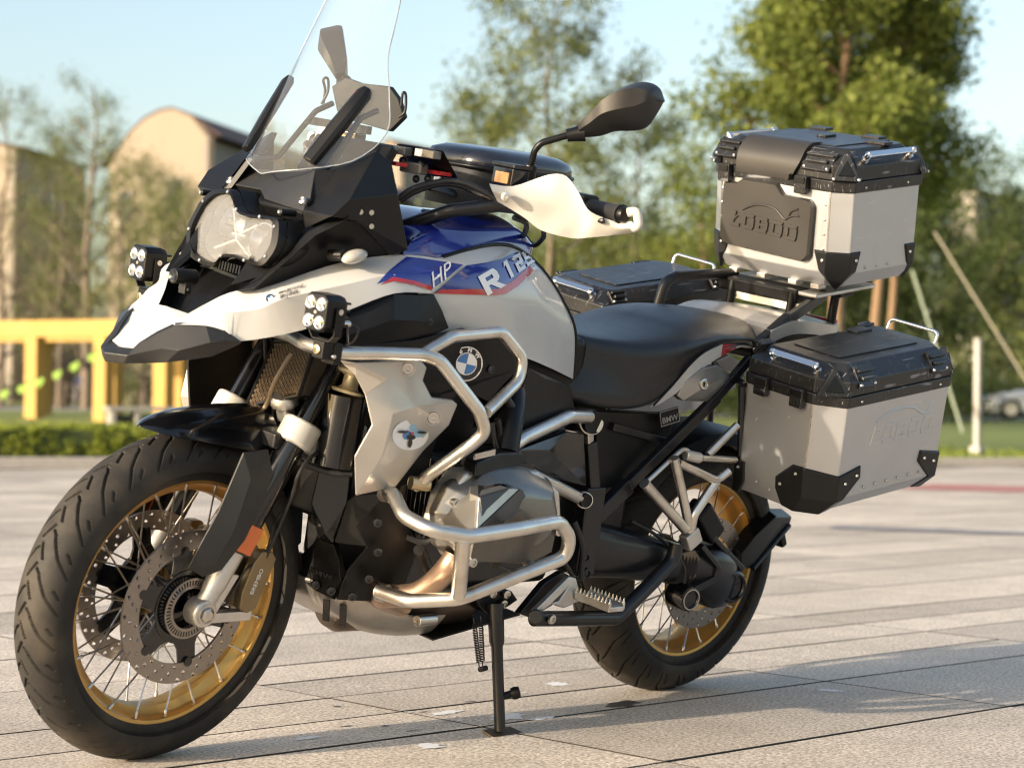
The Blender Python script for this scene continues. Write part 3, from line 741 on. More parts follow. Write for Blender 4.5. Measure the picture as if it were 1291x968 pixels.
v, f = loft([[tilt(HC+(p-HC)*1.03, -.016) for p in HOs], [tilt(HC+(p-HC)*1.02, -.05) for p in HOs], [tilt(HC+(p-HC)*.8, -.15) for p in HOs]], closed=True, caps=False); f.append(tuple(2*len(HOs)+k for k in range(len(HOs))))
MB().add(v, f).build('headlight_shell', M_BLACK, hl, smooth=40, clean=True)
for (yy, zz, rr) in ((-.052, 1.045, .038), (.052, 1.025, .034)):
    c = V((1.462-.28*(zz-1.03)-.045, yy, zz))
    MB().lathe([(.006, -.035), (rr*.6, -.025), (rr*.85, -.012), (rr, .006), (rr*1.06, .006)], c, axis=(1, 0, .2), seg=36).build('reflector_bowl', mat('lamp_chrome', (.46, .46, .45), .14, metal=1, var=.05), hl, smooth=60)
    MB().ball(c+V((-.018, 0, -.004)), .013, 18).build('projector_lens', mat('projector_glass', (.55, .56, .58), .05, metal=.6, var=.1), hl)
for a, b_ in (((.0, 1.02), (-.045, 1.075)), ((.0, 1.02), (-.06, .995)), ((.0, 1.03), (.045, 1.055)), ((.0, 1.02), (.055, .995)), ((-.02, 1.03), (.02, 1.03))):
    MB().bar(tilt(V((1.462, a[0], a[1])), -.022), tilt(V((1.462, b_[0], b_[1])), -.024), .0035, .005).build('light_guide', mat('light_guide_white', (.20, .195, .18), .25, var=.05, coat=.5), hl, bevel=.002)
lens = [[tilt(HC+(p-HC)*s_, o) for p in HOs] for s_, o in ((.90, -.004), (.6, .003), (.3, .006), (.04, .007))]
v, f = loft(lens, closed=True, caps=False); f.append(tuple(range(3*n, 4*n)))
MB().shell(v, f, V((-.003, 0, 0))).build('headlight_lens', M_HLENS, hl, smooth=60, clean=True)
# comb below and corner mounts
cb2 = MB()
for k in range(9): cb2.bar(tilt(V((1.462, -.005+.009*k, .962)), -.005), tilt(V((1.462, -.005+.009*k, .978)), -.002), .004, .004)
cb2.bar(tilt(V((1.462, -.01, .960)), -.008), tilt(V((1.462, .075, .955)), -.008), .010, .006)
cb2.build('guard_comb', M_BLACK, hl)
for p in ((1.455,-0.1322,1.0933), (1.455,0.1226,1.0899), (1.455,-0.1216,0.9715), (1.455,0.0933,0.9691)):
    p = tilt(V(p)); MB().cyl(p-V((.03, 0, 0)), p+V((.006, 0, 0)), .0065, 14).build('guard_mount', M_BLACK, hl, bevel=.001)
    MB().lathe([(0, .003), (.003, .003), (.004, 0)], p+V((.006, 0, 0)), axis=(1, 0, 0), seg=10).build('guard_screw', M_STEEL, hl)

# ---- cowl under the screen and the big side wings
cw = empty('front_cowl', parent=bike)
cp_ = [(1.3916,-0.135,1.1052), (1.3795,-0.118,1.1158), (1.3796,-0.03,1.1175), (1.3901,0,1.1027), (1.3939,0.128,1.0953), (1.3874,0.135,1.1209), (1.3611,0.105,1.1739), (1.3363,-0.1,1.1522), (1.3473,-0.135,1.1566)]
MB().shell(cp_, [(0, 1, 7, 8), (1, 2, 7), (2, 3, 6, 7), (3, 4, 5, 6)][::1], V((-.02, 0, -.012))).build('cowl_plate', M_GREYPL, cw, smooth=20, bevel=.002, clean=True)
MB().box((1.32, 0, 1.085), (.12, .26, .09), Matrix.Rotation(.5, 3, 'Y')).build('cowl_core', M_BLACK, cw, bevel=.01)
for p in ((1.3798,-0.128,1.1215), (1.3988,0.13,1.1148)):
    MB().lathe([(0, .004), (.004, .004), (.0055, .006), (.009, .003), (.0095, -.002)], V(p), axis=(1, 0, .9), seg=16).build('cowl_bolt', M_STEEL, cw)
_w0 = V((1.3958,0.13,1.0973)); _w2 = V((1.3618,0.106,1.1732))
MB().panel([V(cp_[0])+V((.002, 0, 0)), V(cp_[8]), mirr(_w2)+V((-.01, -.01, .01)), mirr(_w0)+V((-.01, -.02, 0))], V((-.02, 0, -.01))).build('cowl_edge', M_BLACK, cw, clean=True)
for sy in (1, -1):
    W_ = [(1.3958,0.13,1.0973), (1.3954,0.14,1.0635), (1.3618,0.106,1.1732), (1.3318,0.13,1.1781), (1.2675,0.165,1.2257), (1.2526,0.195,1.2071), (1.2349,0.205,1.1511), (1.3675,0.225,1.1319), (1.3955,0.215,1.0981), (1.1898,0.205,1.0474), (1.2226,0.195,1.0335), (1.3333,0.215,1.0935)]
    f = [(2, 3, 0), (0, 3, 7, 8), (0, 8, 1), (3, 4, 7), (4, 5, 6, 7), (7, 6, 9, 11), (11, 9, 10), (8, 7, 11)]
    b = MB().shell(W_, [q[::-1] for q in f], V((-.006, -.012, 0)))
    if sy < 0: b.flip()
    b.build('side_wing', M_BLACK, cw, smooth=20, bevel=.0015, clean=True)
    st = [(1.5141,0.118,0.9361), (1.4764,0.135,0.9654), (1.4054,0.165,1.062), (1.3515,0.215,1.1149), (1.3609,0.222,1.0961), (1.4018,0.185,1.0578), (1.4897,0.14,0.9465)]
    b = MB().shell(st, [(0, 6, 5, 2, 1), (2, 5, 4, 3)], V((-.010, -.016, 0)))
    if sy < 0: b.flip()
    b.build('cowl_strut', M_BLACK, cw, smooth=20, bevel=.002, clean=True)
    fl = [(1.4853,0.128,0.941), (1.383,0.15,1.0547), (1.3416,0.185,1.0905), (1.3162,0.195,1.09), (1.2038,0.185,1.032), (1.3066,0.155,1.0041), (1.4165,0.13,0.9596)]
    b = MB().shell(fl, [tuple(range(7))[::-1]], V((-.01, -.01, 0)))
    if sy < 0: b.flip()
    b.build('wing_backing', M_BLACK, cw, smooth=20, clean=True)
    ts = V((1.3202,0.205,1.0268)); R = Matrix.Rotation(.30, 3, 'Y')
    b = MB().ball(V((0, 0, 0)), 1, 20, (.030, .018, .013), R); b.v = [p+ts for p in b.v]
    if sy < 0: b.flip()
    b.build('turn_signal', mat('signal_clear', (.40, .39, .36), .12, var=.25, scale=150, coat=1), cw, smooth=80)
MB().cyl(V((1.3506,0.17,1.0218)), V((1.3425,0.2,1.0269)), .011, 14).build('signal_stem', M_BLACK, cw)
for p in ((1.3286,0.214,1.1114), (1.3006,0.212,1.1121), (1.2959,0.212,1.0865)):
    MB().lathe([(0, .003), (.005, .003), (.006, 0)], V(p), axis=(.3, 1, 0), seg=14).build('wing_bolt', M_STEEL, cw)

# ---- windscreen with its two deflector bars
zr = (1.150, 1.20, 1.26, 1.33, 1.40, 1.47, 1.54, 1.575)
xc = (1.405, 1.386, 1.362, 1.332, 1.302, 1.272, 1.244, 1.230)
hw = (.085, .150, .176, .158, .132, .118, .100, .045)
rows = []
for z, x, h in zip(zr, xc, hw):
    rows.append([V((x-3.3*(h*t)**2, h*t, z+(.02*abs(t) if z < 1.17 else 0))) for t in (-1, -.75, -.5, -.25, 0, .25, .5, .75, 1)])
v, f = patch(rows, 4, 3)
ws = empty('windscreen', parent=bike)
nn = vnormals(v, f); sg = 1 if nn[len(nn)//2].x > 0 else -1
if sg < 0: f = [q[::-1] for q in f]
MB().shell(v, f, [n_*sg*-.0035 for n_ in nn]).build('screen_sheet', M_SCR, ws, smooth=50, clean=True)
nu, nv = len(v)//25, 25
edge = [v[i] for i in range(nv)]+[v[i*nv+nv-1] for i in range(1, len(v)//nv)]+[v[(len(v)//nv-1)*nv+i] for i in range(nv-2, -1, -1)]+[v[i*nv] for i in range(len(v)//nv-2, 0, -1)]
MB().tube(edge, .0013, 6, closed=True).build('screen_edge', mat('screen_edge_frost', (.22, .25, .28), .2, var=.05, coat=.5), ws, smooth=60)
for sy in (1, -1):
    T_ = V((1.270, sy*.119, 1.336)); B_ = V((1.369, sy*.097, 1.186)); d = (T_-B_).normalized(); o_ = V((.010, sy*.004, .006))
    b = MB(); sec = []
    nrm = V((.8, sy*.35, .45)).normalized(); sd_ = d.cross(nrm).normalized(); nrm = sd_.cross(d)
    for t, w, h in ((-.008, .009, .008), (.0, .0140, .016), (.5, .0160, .020), (.93, .0145, .020), (1.0, .009, .012)):
        c = B_+(T_-B_)*t+nrm*.006
        sec.append([c+sd_*a*w+nrm*q*h for a, q in ((-1, -.5), (-1, .25), (-.5, .5), (.5, .5), (1, .25), (1, -.5))])
    v2, f2 = loft(sec); b.add(v2, f2)
    b.build('deflector_bar', M_BLACK, ws, smooth=30, bevel=.001, clean=True)
b = MB()
for sy in (1, -1):
    b.tube(fillet([(1.36, sy*.09, 1.17), (1.31, sy*.08, 1.18), (1.24, sy*.07, 1.28), (1.20, sy*.07, 1.30)], .02), .006, 8)
b.bar((1.23, -.09, 1.26), (1.23, .09, 1.26), .012, .016)
b.build('screen_bracket', M_DARKMET, ws)

# ------------------------------------------------------------------ handlebar and cockpit
hb = empty('handlebar', parent=bike, mtx=SM)
GL, GR = V((0.8574,0.33,1.1867)), V((0.8847,0.44,1.1907))
gd = (GR-GL).normalized()
def both(fn):
    for sy in (1, -1): fn(sy)
barp = [V((1.125, 0, 1.075)), V((1.120, .075, 1.080)), V((1.07, .165, 1.135)), V((1.00, .235, 1.165)), GL, GR]
def bar(sy):
    b = MB().tube(fillet([(p.x, sy*p.y, p.z) for p in barp], .06, 6), .014, 16); b.build('handlebar_tube', M_FRAME, hb, smooth=60)
    g = MB(); s_ = GR-gd*.125
    pts = [s_+(GR-s_)*t for t in (0, .02, .04, .5, .93, .95, 1.0)]; rr = [.016, .0195, .0175, .0175, .0175, .0195, .0195]
    g.tube([(p.x, sy*p.y, p.z) for p in pts], rr, 20); g.build('grip', M_GRIP, hb, smooth=40)
    w = MB().tube([(p.x, sy*p.y, p.z) for p in (GR, GR+gd*.006, GR+gd*.012)], [.016, .016, .013], 16); w.build('bar_end_weight', M_BLACK, hb)
    # lever
    l = MB().tube(spline([(p.x, sy*p.y, p.z) for p in (GL-gd*.03+V((.02, 0, -.012)), GL+V((.030, 0, -.014)), GL+gd*.08+V((.034, 0, -.018)), GR-gd*.02+V((.030, 0, -.016)))], 6), [.008]*6+[.006]*13, 8); l.build('lever', M_DARKMET, hb, smooth=60)
    # reservoir and switch block
    rc = V((1.0147,0.235,1.2206)); rc = V((rc.x-.02, sy*rc.y, rc.z))
    R = Matrix((V((gd.x, sy*gd.y, gd.z)), V((gd.x, sy*gd.y, gd.z)).cross(V((0, 0, 1))).normalized(), V((0, 0, 1)))).transposed()
    MB().box(rc, (.072, .042, .038), R).build('reservoir', M_GLOSSBLK, hb, bevel=.005)
    MB().box(rc+V((0, 0, .022)), (.078, .046, .008), R).build('reservoir_cap', M_DARKMET, hb, bevel=.002)
    MB().box(rc+R @ V((.004, .0225*sy, -.003)), (.046, .004, .022), R).build('sight_glass', mat('brake_fluid', (.30, .17, .08), .15, var=.3, scale=60, coat=.6), hb, bevel=.001)
    sb = V((GL.x, sy*GL.y, GL.z)); gdm = V((gd.x, sy*gd.y, gd.z))
    MB().bar(sb-gdm*.055, sb+gdm*.012, .042, .05).build('switch_block', M_BLACK, hb, bevel=.007)
both(bar)
# yoke and risers
MB().box((1.135, 0, 1.045), (.075, .20, .022)).cyl((1.125, .05, 1.04), (1.122, .05, 1.10), .018).cyl((1.125, -.05, 1.04), (1.122, -.05, 1.10), .018).build('top_yoke', M_ALU, hb, bevel=.006)
MB().box((1.165, .085, 1.05), (.05, .07, .05)).box((1.165, -.085, 1.05), (.05, .07, .05)).build('yoke_end', mat('yoke_silver', (.55, .54, .51), .4, metal=.5, var=.08), hb, bevel=.010)

# hand guards
def hguard(sy):
    top = [(1.0835,0.262,1.2048), (1.0307,0.275,1.2061), (0.9915,0.3,1.229), (0.9821,0.33,1.2437), (0.9668,0.352,1.2439), (0.9507,0.375,1.2191), (0.938,0.395,1.1897), (0.9171,0.415,1.1792), (0.8843,0.44,1.1742), (0.8791,0.462,1.1816)]
    mid = [(1.0816,0.272,1.1913), (1.041,0.288,1.1898), (1.001,0.318,1.1883), (0.9682,0.342,1.1852), (0.9455,0.362,1.1821), (0.9295,0.382,1.1756), (0.9215,0.402,1.1701), (0.9025,0.422,1.1667), (0.8873,0.448,1.1638), (0.8763,0.47,1.1726)]
    low = [(1.0507,0.262,1.1723), (1.0214,0.278,1.1601), (1.0025,0.3,1.1484), (0.9818,0.318,1.1334), (0.9592,0.342,1.1276), (0.9263,0.366,1.1262), (0.9125,0.388,1.1327), (0.8865,0.415,1.1428), (0.8644,0.442,1.1527), (0.8655,0.468,1.164)]
    v, f = loft([top, mid, low], closed=False, caps=False, nu=4, nv=3)
    b = MB().shell(v, [q[::-1] for q in f], V((-.005, -.003, 0)))
    if sy < 0: b.flip()
    h = b.build('hand_guard', M_HANDG, hb, smooth=40, clean=True)
    # wrap to the bar end
    e = [(0.8804,0.463,1.1817), (0.8668,0.469,1.1641), (0.8692,0.474,1.1893), (0.8642,0.47,1.2025), (0.8702,0.455,1.2071), (0.8769,0.447,1.2032)]
    w = MB().tube(fillet([(0.8723,0.462,1.1674), (0.8682,0.474,1.1758), (0.8754,0.468,1.2034), (0.8828,0.452,1.1965)], .015), .0095, 10)
    if sy < 0: w.flip()
    w.build('guard_end', M_HANDG, hb, smooth=60)
    q = V((1.0561,0.285,1.1853))
    s2 = MB().lathe([(0, .002), (.004, .002), (.0045, .0045), (.009, .0035), (.0095, -.002)], q+V((.003, .003, 0)), axis=(.8, .6, .1), seg=18)
    if sy < 0: s2.flip()
    s2.build('guard_bolt', M_STEEL, hb)
both(hguard)

# mirrors
def mirror_(sy):
    st = [V((0.9732,0.262,1.2217)), V((0.971,0.262,1.2489)), V((0.9782,0.27,1.279)), V((0.9761,0.28,1.2969)), V((0.94,0.32,1.3232))]
    f_ = (lambda p: V((p.x, sy*p.y, p.z)))
    MB().tube([f_(p) for p in st[:2]]+[f_(st[1]+V((0, 0, .004)))], [.0145, .0135, .008], 14).build('mirror_base', M_BLACK, hb, smooth=40)
    MB().tube(fillet([f_(p) for p in st[1:]], .025), .0068, 12).build('mirror_stem', M_BLACK, hb, smooth=60)
    a, b_ = V((0.9467,0.318,1.3203)), V((0.9246,0.342,1.332))
    MB().tube([f_(a), f_(a+(b_-a)*.5), f_(b_)], [.0125, .0145, .018], 16).build('mirror_joint', M_BLACK, hb, smooth=40)
    # shell: outline in the photo, back bulging forward
    top = [(0.9407,0.342,1.3523), (0.9239,0.364,1.3863), (0.915,0.387,1.4162), (0.8996,0.415,1.4411), (0.8808,0.438,1.4499), (0.8684,0.456,1.4419), (0.8596,0.462,1.4246), (0.8623,0.466,1.4216)]
    low = [(0.9221,0.342,1.3235), (0.9073,0.364,1.3313), (0.8935,0.387,1.3455), (0.8722,0.415,1.353), (0.8594,0.436,1.3653), (0.8615,0.455,1.3946), (0.8589,0.462,1.4175), (0.862,0.466,1.4207)]
    rings = []
    for t, l, d in zip(top, low, (.018, .034, .048, .056, .052, .040, .018, .004)):
        t, l = f_(V(t)), f_(V(l)); c = (t+l)/2; fw_ = V((1, sy*.2, 0)).normalized()
        rings.append([t, t+(c-t)*.35+fw_*d*.85, c+(l-c)*.15+fw_*d, l+(c-l)*.4+fw_*d*.6, l, l-fw_*.012, t-fw_*.012])
    v, f = loft(rings, nu=3)
    MB().add(v, f).build('mirror_shell', M_GREYPL, hb, smooth=40, clean=True)
    g = []
    for t, l in zip(top[1:], low[1:]):
        t, l = f_(V(t)), f_(V(l)); fw_ = V((1, sy*.2, 0)).normalized(); g.append([t-fw_*.013+(l-t)*.06, l-fw_*.013+(t-l)*.06])
    v, f = loft(g, closed=False, caps=False)
    MB().shell(v, f, V((-.002, 0, 0))).build('mirror_glass', M_MIRR, hb, clean=True)
both(mirror_)

# cables over the yoke
cabs = [[(1.1576,0.1,1.1422), (1.1382,0.12,1.1676), (1.0945,0.15,1.1894), (1.0674,0.18,1.1937), (1.0365,0.21,1.1837), (0.9982,0.24,1.1638), (0.9397,0.25,1.1395)],
        [(1.1311,0.08,1.1344), (1.1111,0.1,1.1586), (1.0797,0.13,1.181), (1.0523,0.16,1.1854), (1.03,0.19,1.1761), (1.0176,0.22,1.1706)],
        [(0.8202,0.2,1.1124), (0.7828,0.17,1.0962), (0.7466,0.12,1.0724), (0.7091,0.06,1.0817)], [(0.9697,0.24,1.1418), (0.9343,0.245,1.1329), (0.8781,0.2,1.1093), (0.7653,0.1,1.0834)]]
for c in cabs: MB().tube(spline(c, 8), .0055, 8).build('control_cable', M_CABLE, hb, smooth=60)

# instrument display, crossbar and device mounts behind the screen
ck = empty('cockpit', parent=bike)
dsp = [(1.1663,0.08,1.2401), (1.0977,0.16,1.243), (1.0465,0.165,1.1901), (1.1111,0.08,1.1929)]
MB().shell([(1.1225,0.06,1.2416), (1.0913,0.155,1.243), (1.0349,0.15,1.1907), (1.0687,0.06,1.1853)], [(0, 1, 2, 3)], V((-.006, -.02, .0))).build('display_panel', M_BLACK, ck, bevel=.003, clean=True)
MB().box((1.19, 0, 1.185), (.022, .20, .115), Matrix.Rotation(-.5, 3, 'Y')).build('display_screen', M_SCREEN, ck, bevel=.006)
MB().box((1.215, 0, 1.175), (.018, .24, .135), Matrix.Rotation(-.5, 3, 'Y')).build('display_housing', M_BLACK, ck, bevel=.006)
for p in ((1.1307,0.07,1.2294), (1.1077,0.13,1.2313)):
    MB().box(V(p), (.03, .045, .016), Matrix.Rotation(.3, 3, 'Z')).build('mount_block', mat('mount_grey', (.22, .21, .19), .45, metal=.5, var=.2), ck, bevel=.002)
MB().box(V((1.1035,0.09,1.1992)), (.03, .05, .022), Matrix.Rotation(.3, 3, 'Z')).build('mount_clamp', MATS['mount_grey'], ck, bevel=.004)
for p in ((1.1174,0.07,1.2101), (1.1033,0.11,1.2089), (1.0804,0.11,1.1817), (1.0935,0.09,1.178)): MB().ball(V(p), .008, 12).build('mount_ball', M_DARKMET, ck)
for p in ((1.144,0.08,1.203), (1.0606,0.12,1.1965)): MB().box(V(p), (.03, .04, .008)).build('red_mount', M_REDPL, ck, bevel=.001)
# phone holder plate seen through the screen
hp = [(1.3048,0.02,1.3333), (1.2873,0.04,1.3546), (1.2813,0.08,1.3481), (1.2395,0.12,1.3503), (1.2286,0.14,1.3283), (1.2165,0.15,1.2946), (1.2316,0.13,1.262), (1.291,0.08,1.272), (1.2984,0.04,1.2852)]
MB().panel([V(p)+V((-.12, -.12, 0)) for p in hp], V((-.012, 0, 0))).build('device_holder', M_GREYPL, ck, bevel=.002, clean=True)
MB().box(V((1.2692,0.05,1.3258))+V((-.105, -.105, 0)), (.004, .016, .008)).build('holder_badge', M_REDPL, ck)
for q in ([(1.2852,-0.02,1.2952), (1.2856,-0.02,1.3245), (1.2936,-0.02,1.3437), (1.2864,-0.015,1.3469), (1.282,-0.015,1.3218), (1.2898,-0.02,1.2947)], [(1.2197,0.14,1.2932), (1.2138,0.15,1.3057), (1.2175,0.15,1.3378), (1.2235,0.147,1.3404), (1.2209,0.145,1.3153)]):
    MB().tube(spline([V(p)+V((-.11, -.11, 0)) for p in q], 6), .0028, 8).build('holder_clip', M_CABLE, ck, smooth=60)

# ------------------------------------------------------------------ tank
tank = empty('fuel_tank', parent=bike)
VDIR = V((-.72, -.68, -.08))          # direction the side graphics were laid on
top = [(1.1531,0.2,1.0297), (1.0887,0.195,1.0379), (1.0134,0.184,1.0561), (0.9264,0.164,1.0682), (0.856,0.148,1.066), (0.7885,0.134,1.0458)]
r2 = [(1.1763,0.232,1.0044), (1.1172,0.232,1.0139), (1.0493,0.23,1.0237), (0.9532,0.213,1.0308), (0.847,0.185,1.028), (0.7436,0.145,1.0131)]
r3 = [(1.1747,0.238,0.9682), (1.1198,0.244,0.9719), (1.0563,0.248,0.9756), (0.9554,0.24,0.9747), (0.8194,0.2,0.9744), (0.6822,0.143,0.9621)]
r4 = [(1.1652,0.238,0.9188), (1.0999,0.24,0.9175), (1.0176,0.243,0.9212), (0.9253,0.235,0.9102), (0.7904,0.198,0.9062), (0.6281,0.14,0.8968)]
r5 = [(1.0967,0.23,0.8609), (1.0334,0.235,0.8636), (0.9401,0.235,0.8663), (0.8371,0.214,0.8475), (0.7224,0.18,0.8211), (0.5983,0.13,0.7905)]
sides = []
for sy in (1, -1):
    v, f = patch([top, r2, r3, r4, r5], 6, 6)
    f = [q[::-1] for q in f]
    b = MB().shell(v, f, V((-.002, -.006, 0)))
    if sy < 0: b.flip()
    sides.append(b.build('side_cover', M_WHITE, tank, smooth=50, clean=True))
tb = [(1.1921,0.195,1.0411), (1.1469,0.197,1.0401)]+[tuple(V(p)+V((0, -.001, .001))) for p in top[1:]]
tm = [(1.125,0.135,1.0637), (1.1104,0.14,1.0815), (1.0437,0.125,1.0998), (0.9587,0.115,1.1002), (0.8668,0.1,1.1025), (0.7968,0.085,1.1031), (0.7456,0.075,1.0712)]
tc_ = [(V(p).x, 0, V(p).z+.016) for p in tm]
half = [[V(a), V(a)*.45+V(m_)*.55+V((0, .012, .010)), V(m_), V((V(m_).x, V(m_).y*.5, V(m_).z+.012)), V(c)] for a, m_, c in zip(tb, tm, tc_)]
rowsx = [h+[V((p.x, -p.y, p.z)) for p in reversed(h[:-1])] for h in half]
v, f = patch(rowsx, 5, 4)
nn = vnormals(v, f); 
if nn[len(nn)//2].z < 0: f = [q[::-1] for q in f]
tank_top = MB().shell(v, f, V((0, 0, -.008))).build('tank_top', M_BLUE, tank, smooth=50, clean=True)
# dark seam between the blue cover and the white side, and knee edge strip
for sy in (1, -1):
    sm = [V((p[0], sy*p[1], p[2])) for p in [top[1], top[2], top[3], top[4], top[5], (0.7416,0.143,1.0129), (0.6802,0.141,0.9619), (0.6247,0.138,0.8966), (0.5942,0.128,0.7902)]]
    MB().tube(spline(sm, 8), .0045, 8).build('seam_trim', M_BLACK, tank, smooth=60)
    # knee pad behind the white cover
    kp = [[top[5], (0.7416,0.143,1.0129), (0.6802,0.141,0.9619), (0.6247,0.138,0.8966), (0.5942,0.128,0.7902)], [(.74, .06, 1.075), (.69, .05, 1.02), (.64, .05, .97), (.59, .05, .90), (.57, .05, .76)]]
    v, f = loft(kp, closed=False, caps=False); b = MB().shell(v, f, V((.004, -.004, 0)))
    if sy < 0: b.flip()
    b.build('knee_pad', M_BLACK, tank, smooth=40, clean=True)
MB().lathe([(0, .012), (.035, .012), (.040, .006), (.042, 0)], V((.93, 0, 1.150)), axis=(-.15, 0, 1), seg=32).build('filler_cap', M_DARKMET, tank)
# centre cover filling the space under the yoke
MB().box((1.10, 0, .98), (.12, .22, .13)).build('steering_head_cover', M_BLACK, tank, bevel=.02)

# graphics on the tank side: blue field, red stripe, lettering
bpy.context.view_layer.update()
bv_side = eval_bvh([sides[0]]); bv_beak = eval_bvh([beak_panel])
def graphic(name, pts, m, bvh, parent, lift=.0014, step=.012):
    c = sum((V(p) for p in pts), V())/len(pts); n_ = -VDIR.normalized(); ex = V((0, 0, 1)).cross(n_).normalized(); ey = n_.cross(ex)
    q = [((V(p)-c).dot(ex), (V(p)-c).dot(ey)) for p in pts]
    v, f = fine_poly(q, step)
    v = hug([c+ex*p.x+ey*p.y for p in v], bvh, VDIR, lift)
    nn_ = vnormals(v, f)
    if sum((k.dot(n_) for k in nn_)) < 0: f = [t[::-1] for t in f]
    return mesh(name, v, f, m, parent, smooth=180)
def lettering(name, txt, o, ax, ay, size, m, bvh, parent, bold=0, shear=0, lift=.0024):
    """text laid from centre o along the axes ax, ay and pressed onto the surface"""
    v, f = flat_text(txt, size, bold, shear); v, f = refine(v, f, .012)
    w = hug([V(o)+V(ax)*p.x+V(ay)*p.y for p in v], bvh, VDIR, lift)
    nn_ = vnormals(w, f)
    if sum((k.dot(-VDIR) for k in nn_)) < 0: f = [t[::-1] for t in f]
    return mesh(name, w, f, m, parent, smooth=180)
graphic('blue_field', [(1.1409,0.24,0.9702), (1.0665,0.24,1.0293), (1.0106,0.235,1.0377), (0.9559,0.22,1.0463), (0.9102,0.2,1.0564), (0.849,0.17,1.0627), (0.8082,0.16,1.0539), (0.8006,0.17,1.0394), (0.8769,0.2,1.0134), (0.9276,0.22,0.99), (0.97,0.235,0.9827), (1.0317,0.245,0.9813), (1.1053,0.245,0.979)], M_BLUE, bv_side, tank)
graphic('red_stripe', [(1.1306,0.245,0.9798), (1.0344,0.247,0.9858), (0.9756,0.24,0.9866), (0.9179,0.22,1.0014), (0.8103,0.17,1.0411), (0.791,0.165,1.0325), (0.8883,0.21,0.9925), (0.9377,0.23,0.9782), (0.9684,0.235,0.9746), (1.1429,0.245,0.9718)], M_RED, bv_side, tank, lift=.0022)
def axes(a, b, c):
    a, b, c = V(a), V(b), V(c); return a, b-a, c-a
GLY = {'R': [[(0, 0), (.28, 0), (.28, 1), (0, 1)], [(.28, .78), (.95, .78), (.84, 1), (.28, 1)], [(.66, .60), (.95, .52), (.95, .78), (.66, .78)], [(.28, .38), (.80, .38), (.95, .52), (.66, .60), (.28, .60)], [(.40, .38), (.72, 0), (1.04, 0), (.70, .38)]],
       '1': [[(.24, 0), (.54, 0), (.54, 1), (.24, 1)], [(.02, .74), (.24, .80), (.24, 1), (.18, 1)]],
       '2': [[(0, .80), (.8, .80), (.8, 1), (0, 1)], [(.52, .60), (.8, .60), (.8, .80), (.52, .80)], [(0, .40), (.8, .40), (.8, .60), (0, .60)], [(0, .20), (.28, .20), (.28, .40), (0, .40)], [(0, 0), (.8, 0), (.8, .20), (0, .20)]],
       '5': [[(0, .80), (.8, .80), (.8, 1), (0, 1)], [(0, .60), (.28, .60), (.28, .80), (0, .80)], [(0, .40), (.8, .40), (.8, .60), (0, .60)], [(.52, .20), (.8, .20), (.8, .40), (.52, .40)], [(0, 0), (.8, 0), (.8, .20), (0, .20)]]}
def block_glyph(ch, o, ex, ey, m, bvh, parent):
    vv_, ff_ = [], []
    for poly in GLY[ch]:
        v, f = fine_poly(poly, .18); n_ = len(vv_); vv_ += v; ff_ += [tuple(q+n_ for q in t) for t in f]
    w = hug([V(o)+V(ex)*p.x+V(ey)*p.y for p in vv_], bvh, VDIR, .0034)
    if sum(k.dot(-VDIR) for k in vnormals(w, ff_)) < 0: ff_ = [t[::-1] for t in ff_]
    return mesh('tank_letter' if ch == 'R' else 'tank_numeral', w, ff_, m, parent, smooth=180)
o_, ax_, ay_ = axes((0.9926,0.235,0.9722), (0.9501,0.235,0.9948), (1.0277,0.235,1.0079))
block_glyph('R', o_, ax_, ay_, M_DECALW, bv_side, tank)
o_, ax_, ay_ = axes((0.916,0.212,1.0058), (0.8948,0.212,1.02), (0.944,0.212,1.0372))
for k, ch in enumerate('125'): block_glyph(ch, V(o_)+V(ax_)*(k*.98 if k else -.12), V(ax_), V(ay_)*(1-.06*k), M_DECALW, bv_side, tank)
# the HP panel on the beak side
graphic('blue_field', [(1.2663,0.22,0.9788), (1.2353,0.215,1.0067), (1.1922,0.205,1.0331), (1.1625,0.21,1.0332), (1.0695,0.235,1.0301), (1.1204,0.245,0.9991), (1.1571,0.25,0.9794), (1.2007,0.245,0.9867), (1.2444,0.235,0.993)], M_BLUE, bv_beak, beak)
graphic('red_stripe', [(1.2668,0.23,0.9788), (1.2407,0.23,0.9957), (1.1975,0.24,0.993), (1.1549,0.248,0.9854), (1.1551,0.25,0.9774), (1.2004,0.245,0.9855), (1.2409,0.235,0.9883)], M_RED, bv_beak, beak, lift=.0022)
o_, ax_, ay_ = axes((1.131,0.24,1.0048), (1.1036,0.24,1.0222), (1.1412,0.24,1.0201))
lettering('letters', 'HP', o_, ax_*1.35, ay_*2.3, 1.0, M_DECALW, bv_beak, beak, shear=.25, lift=.0034)
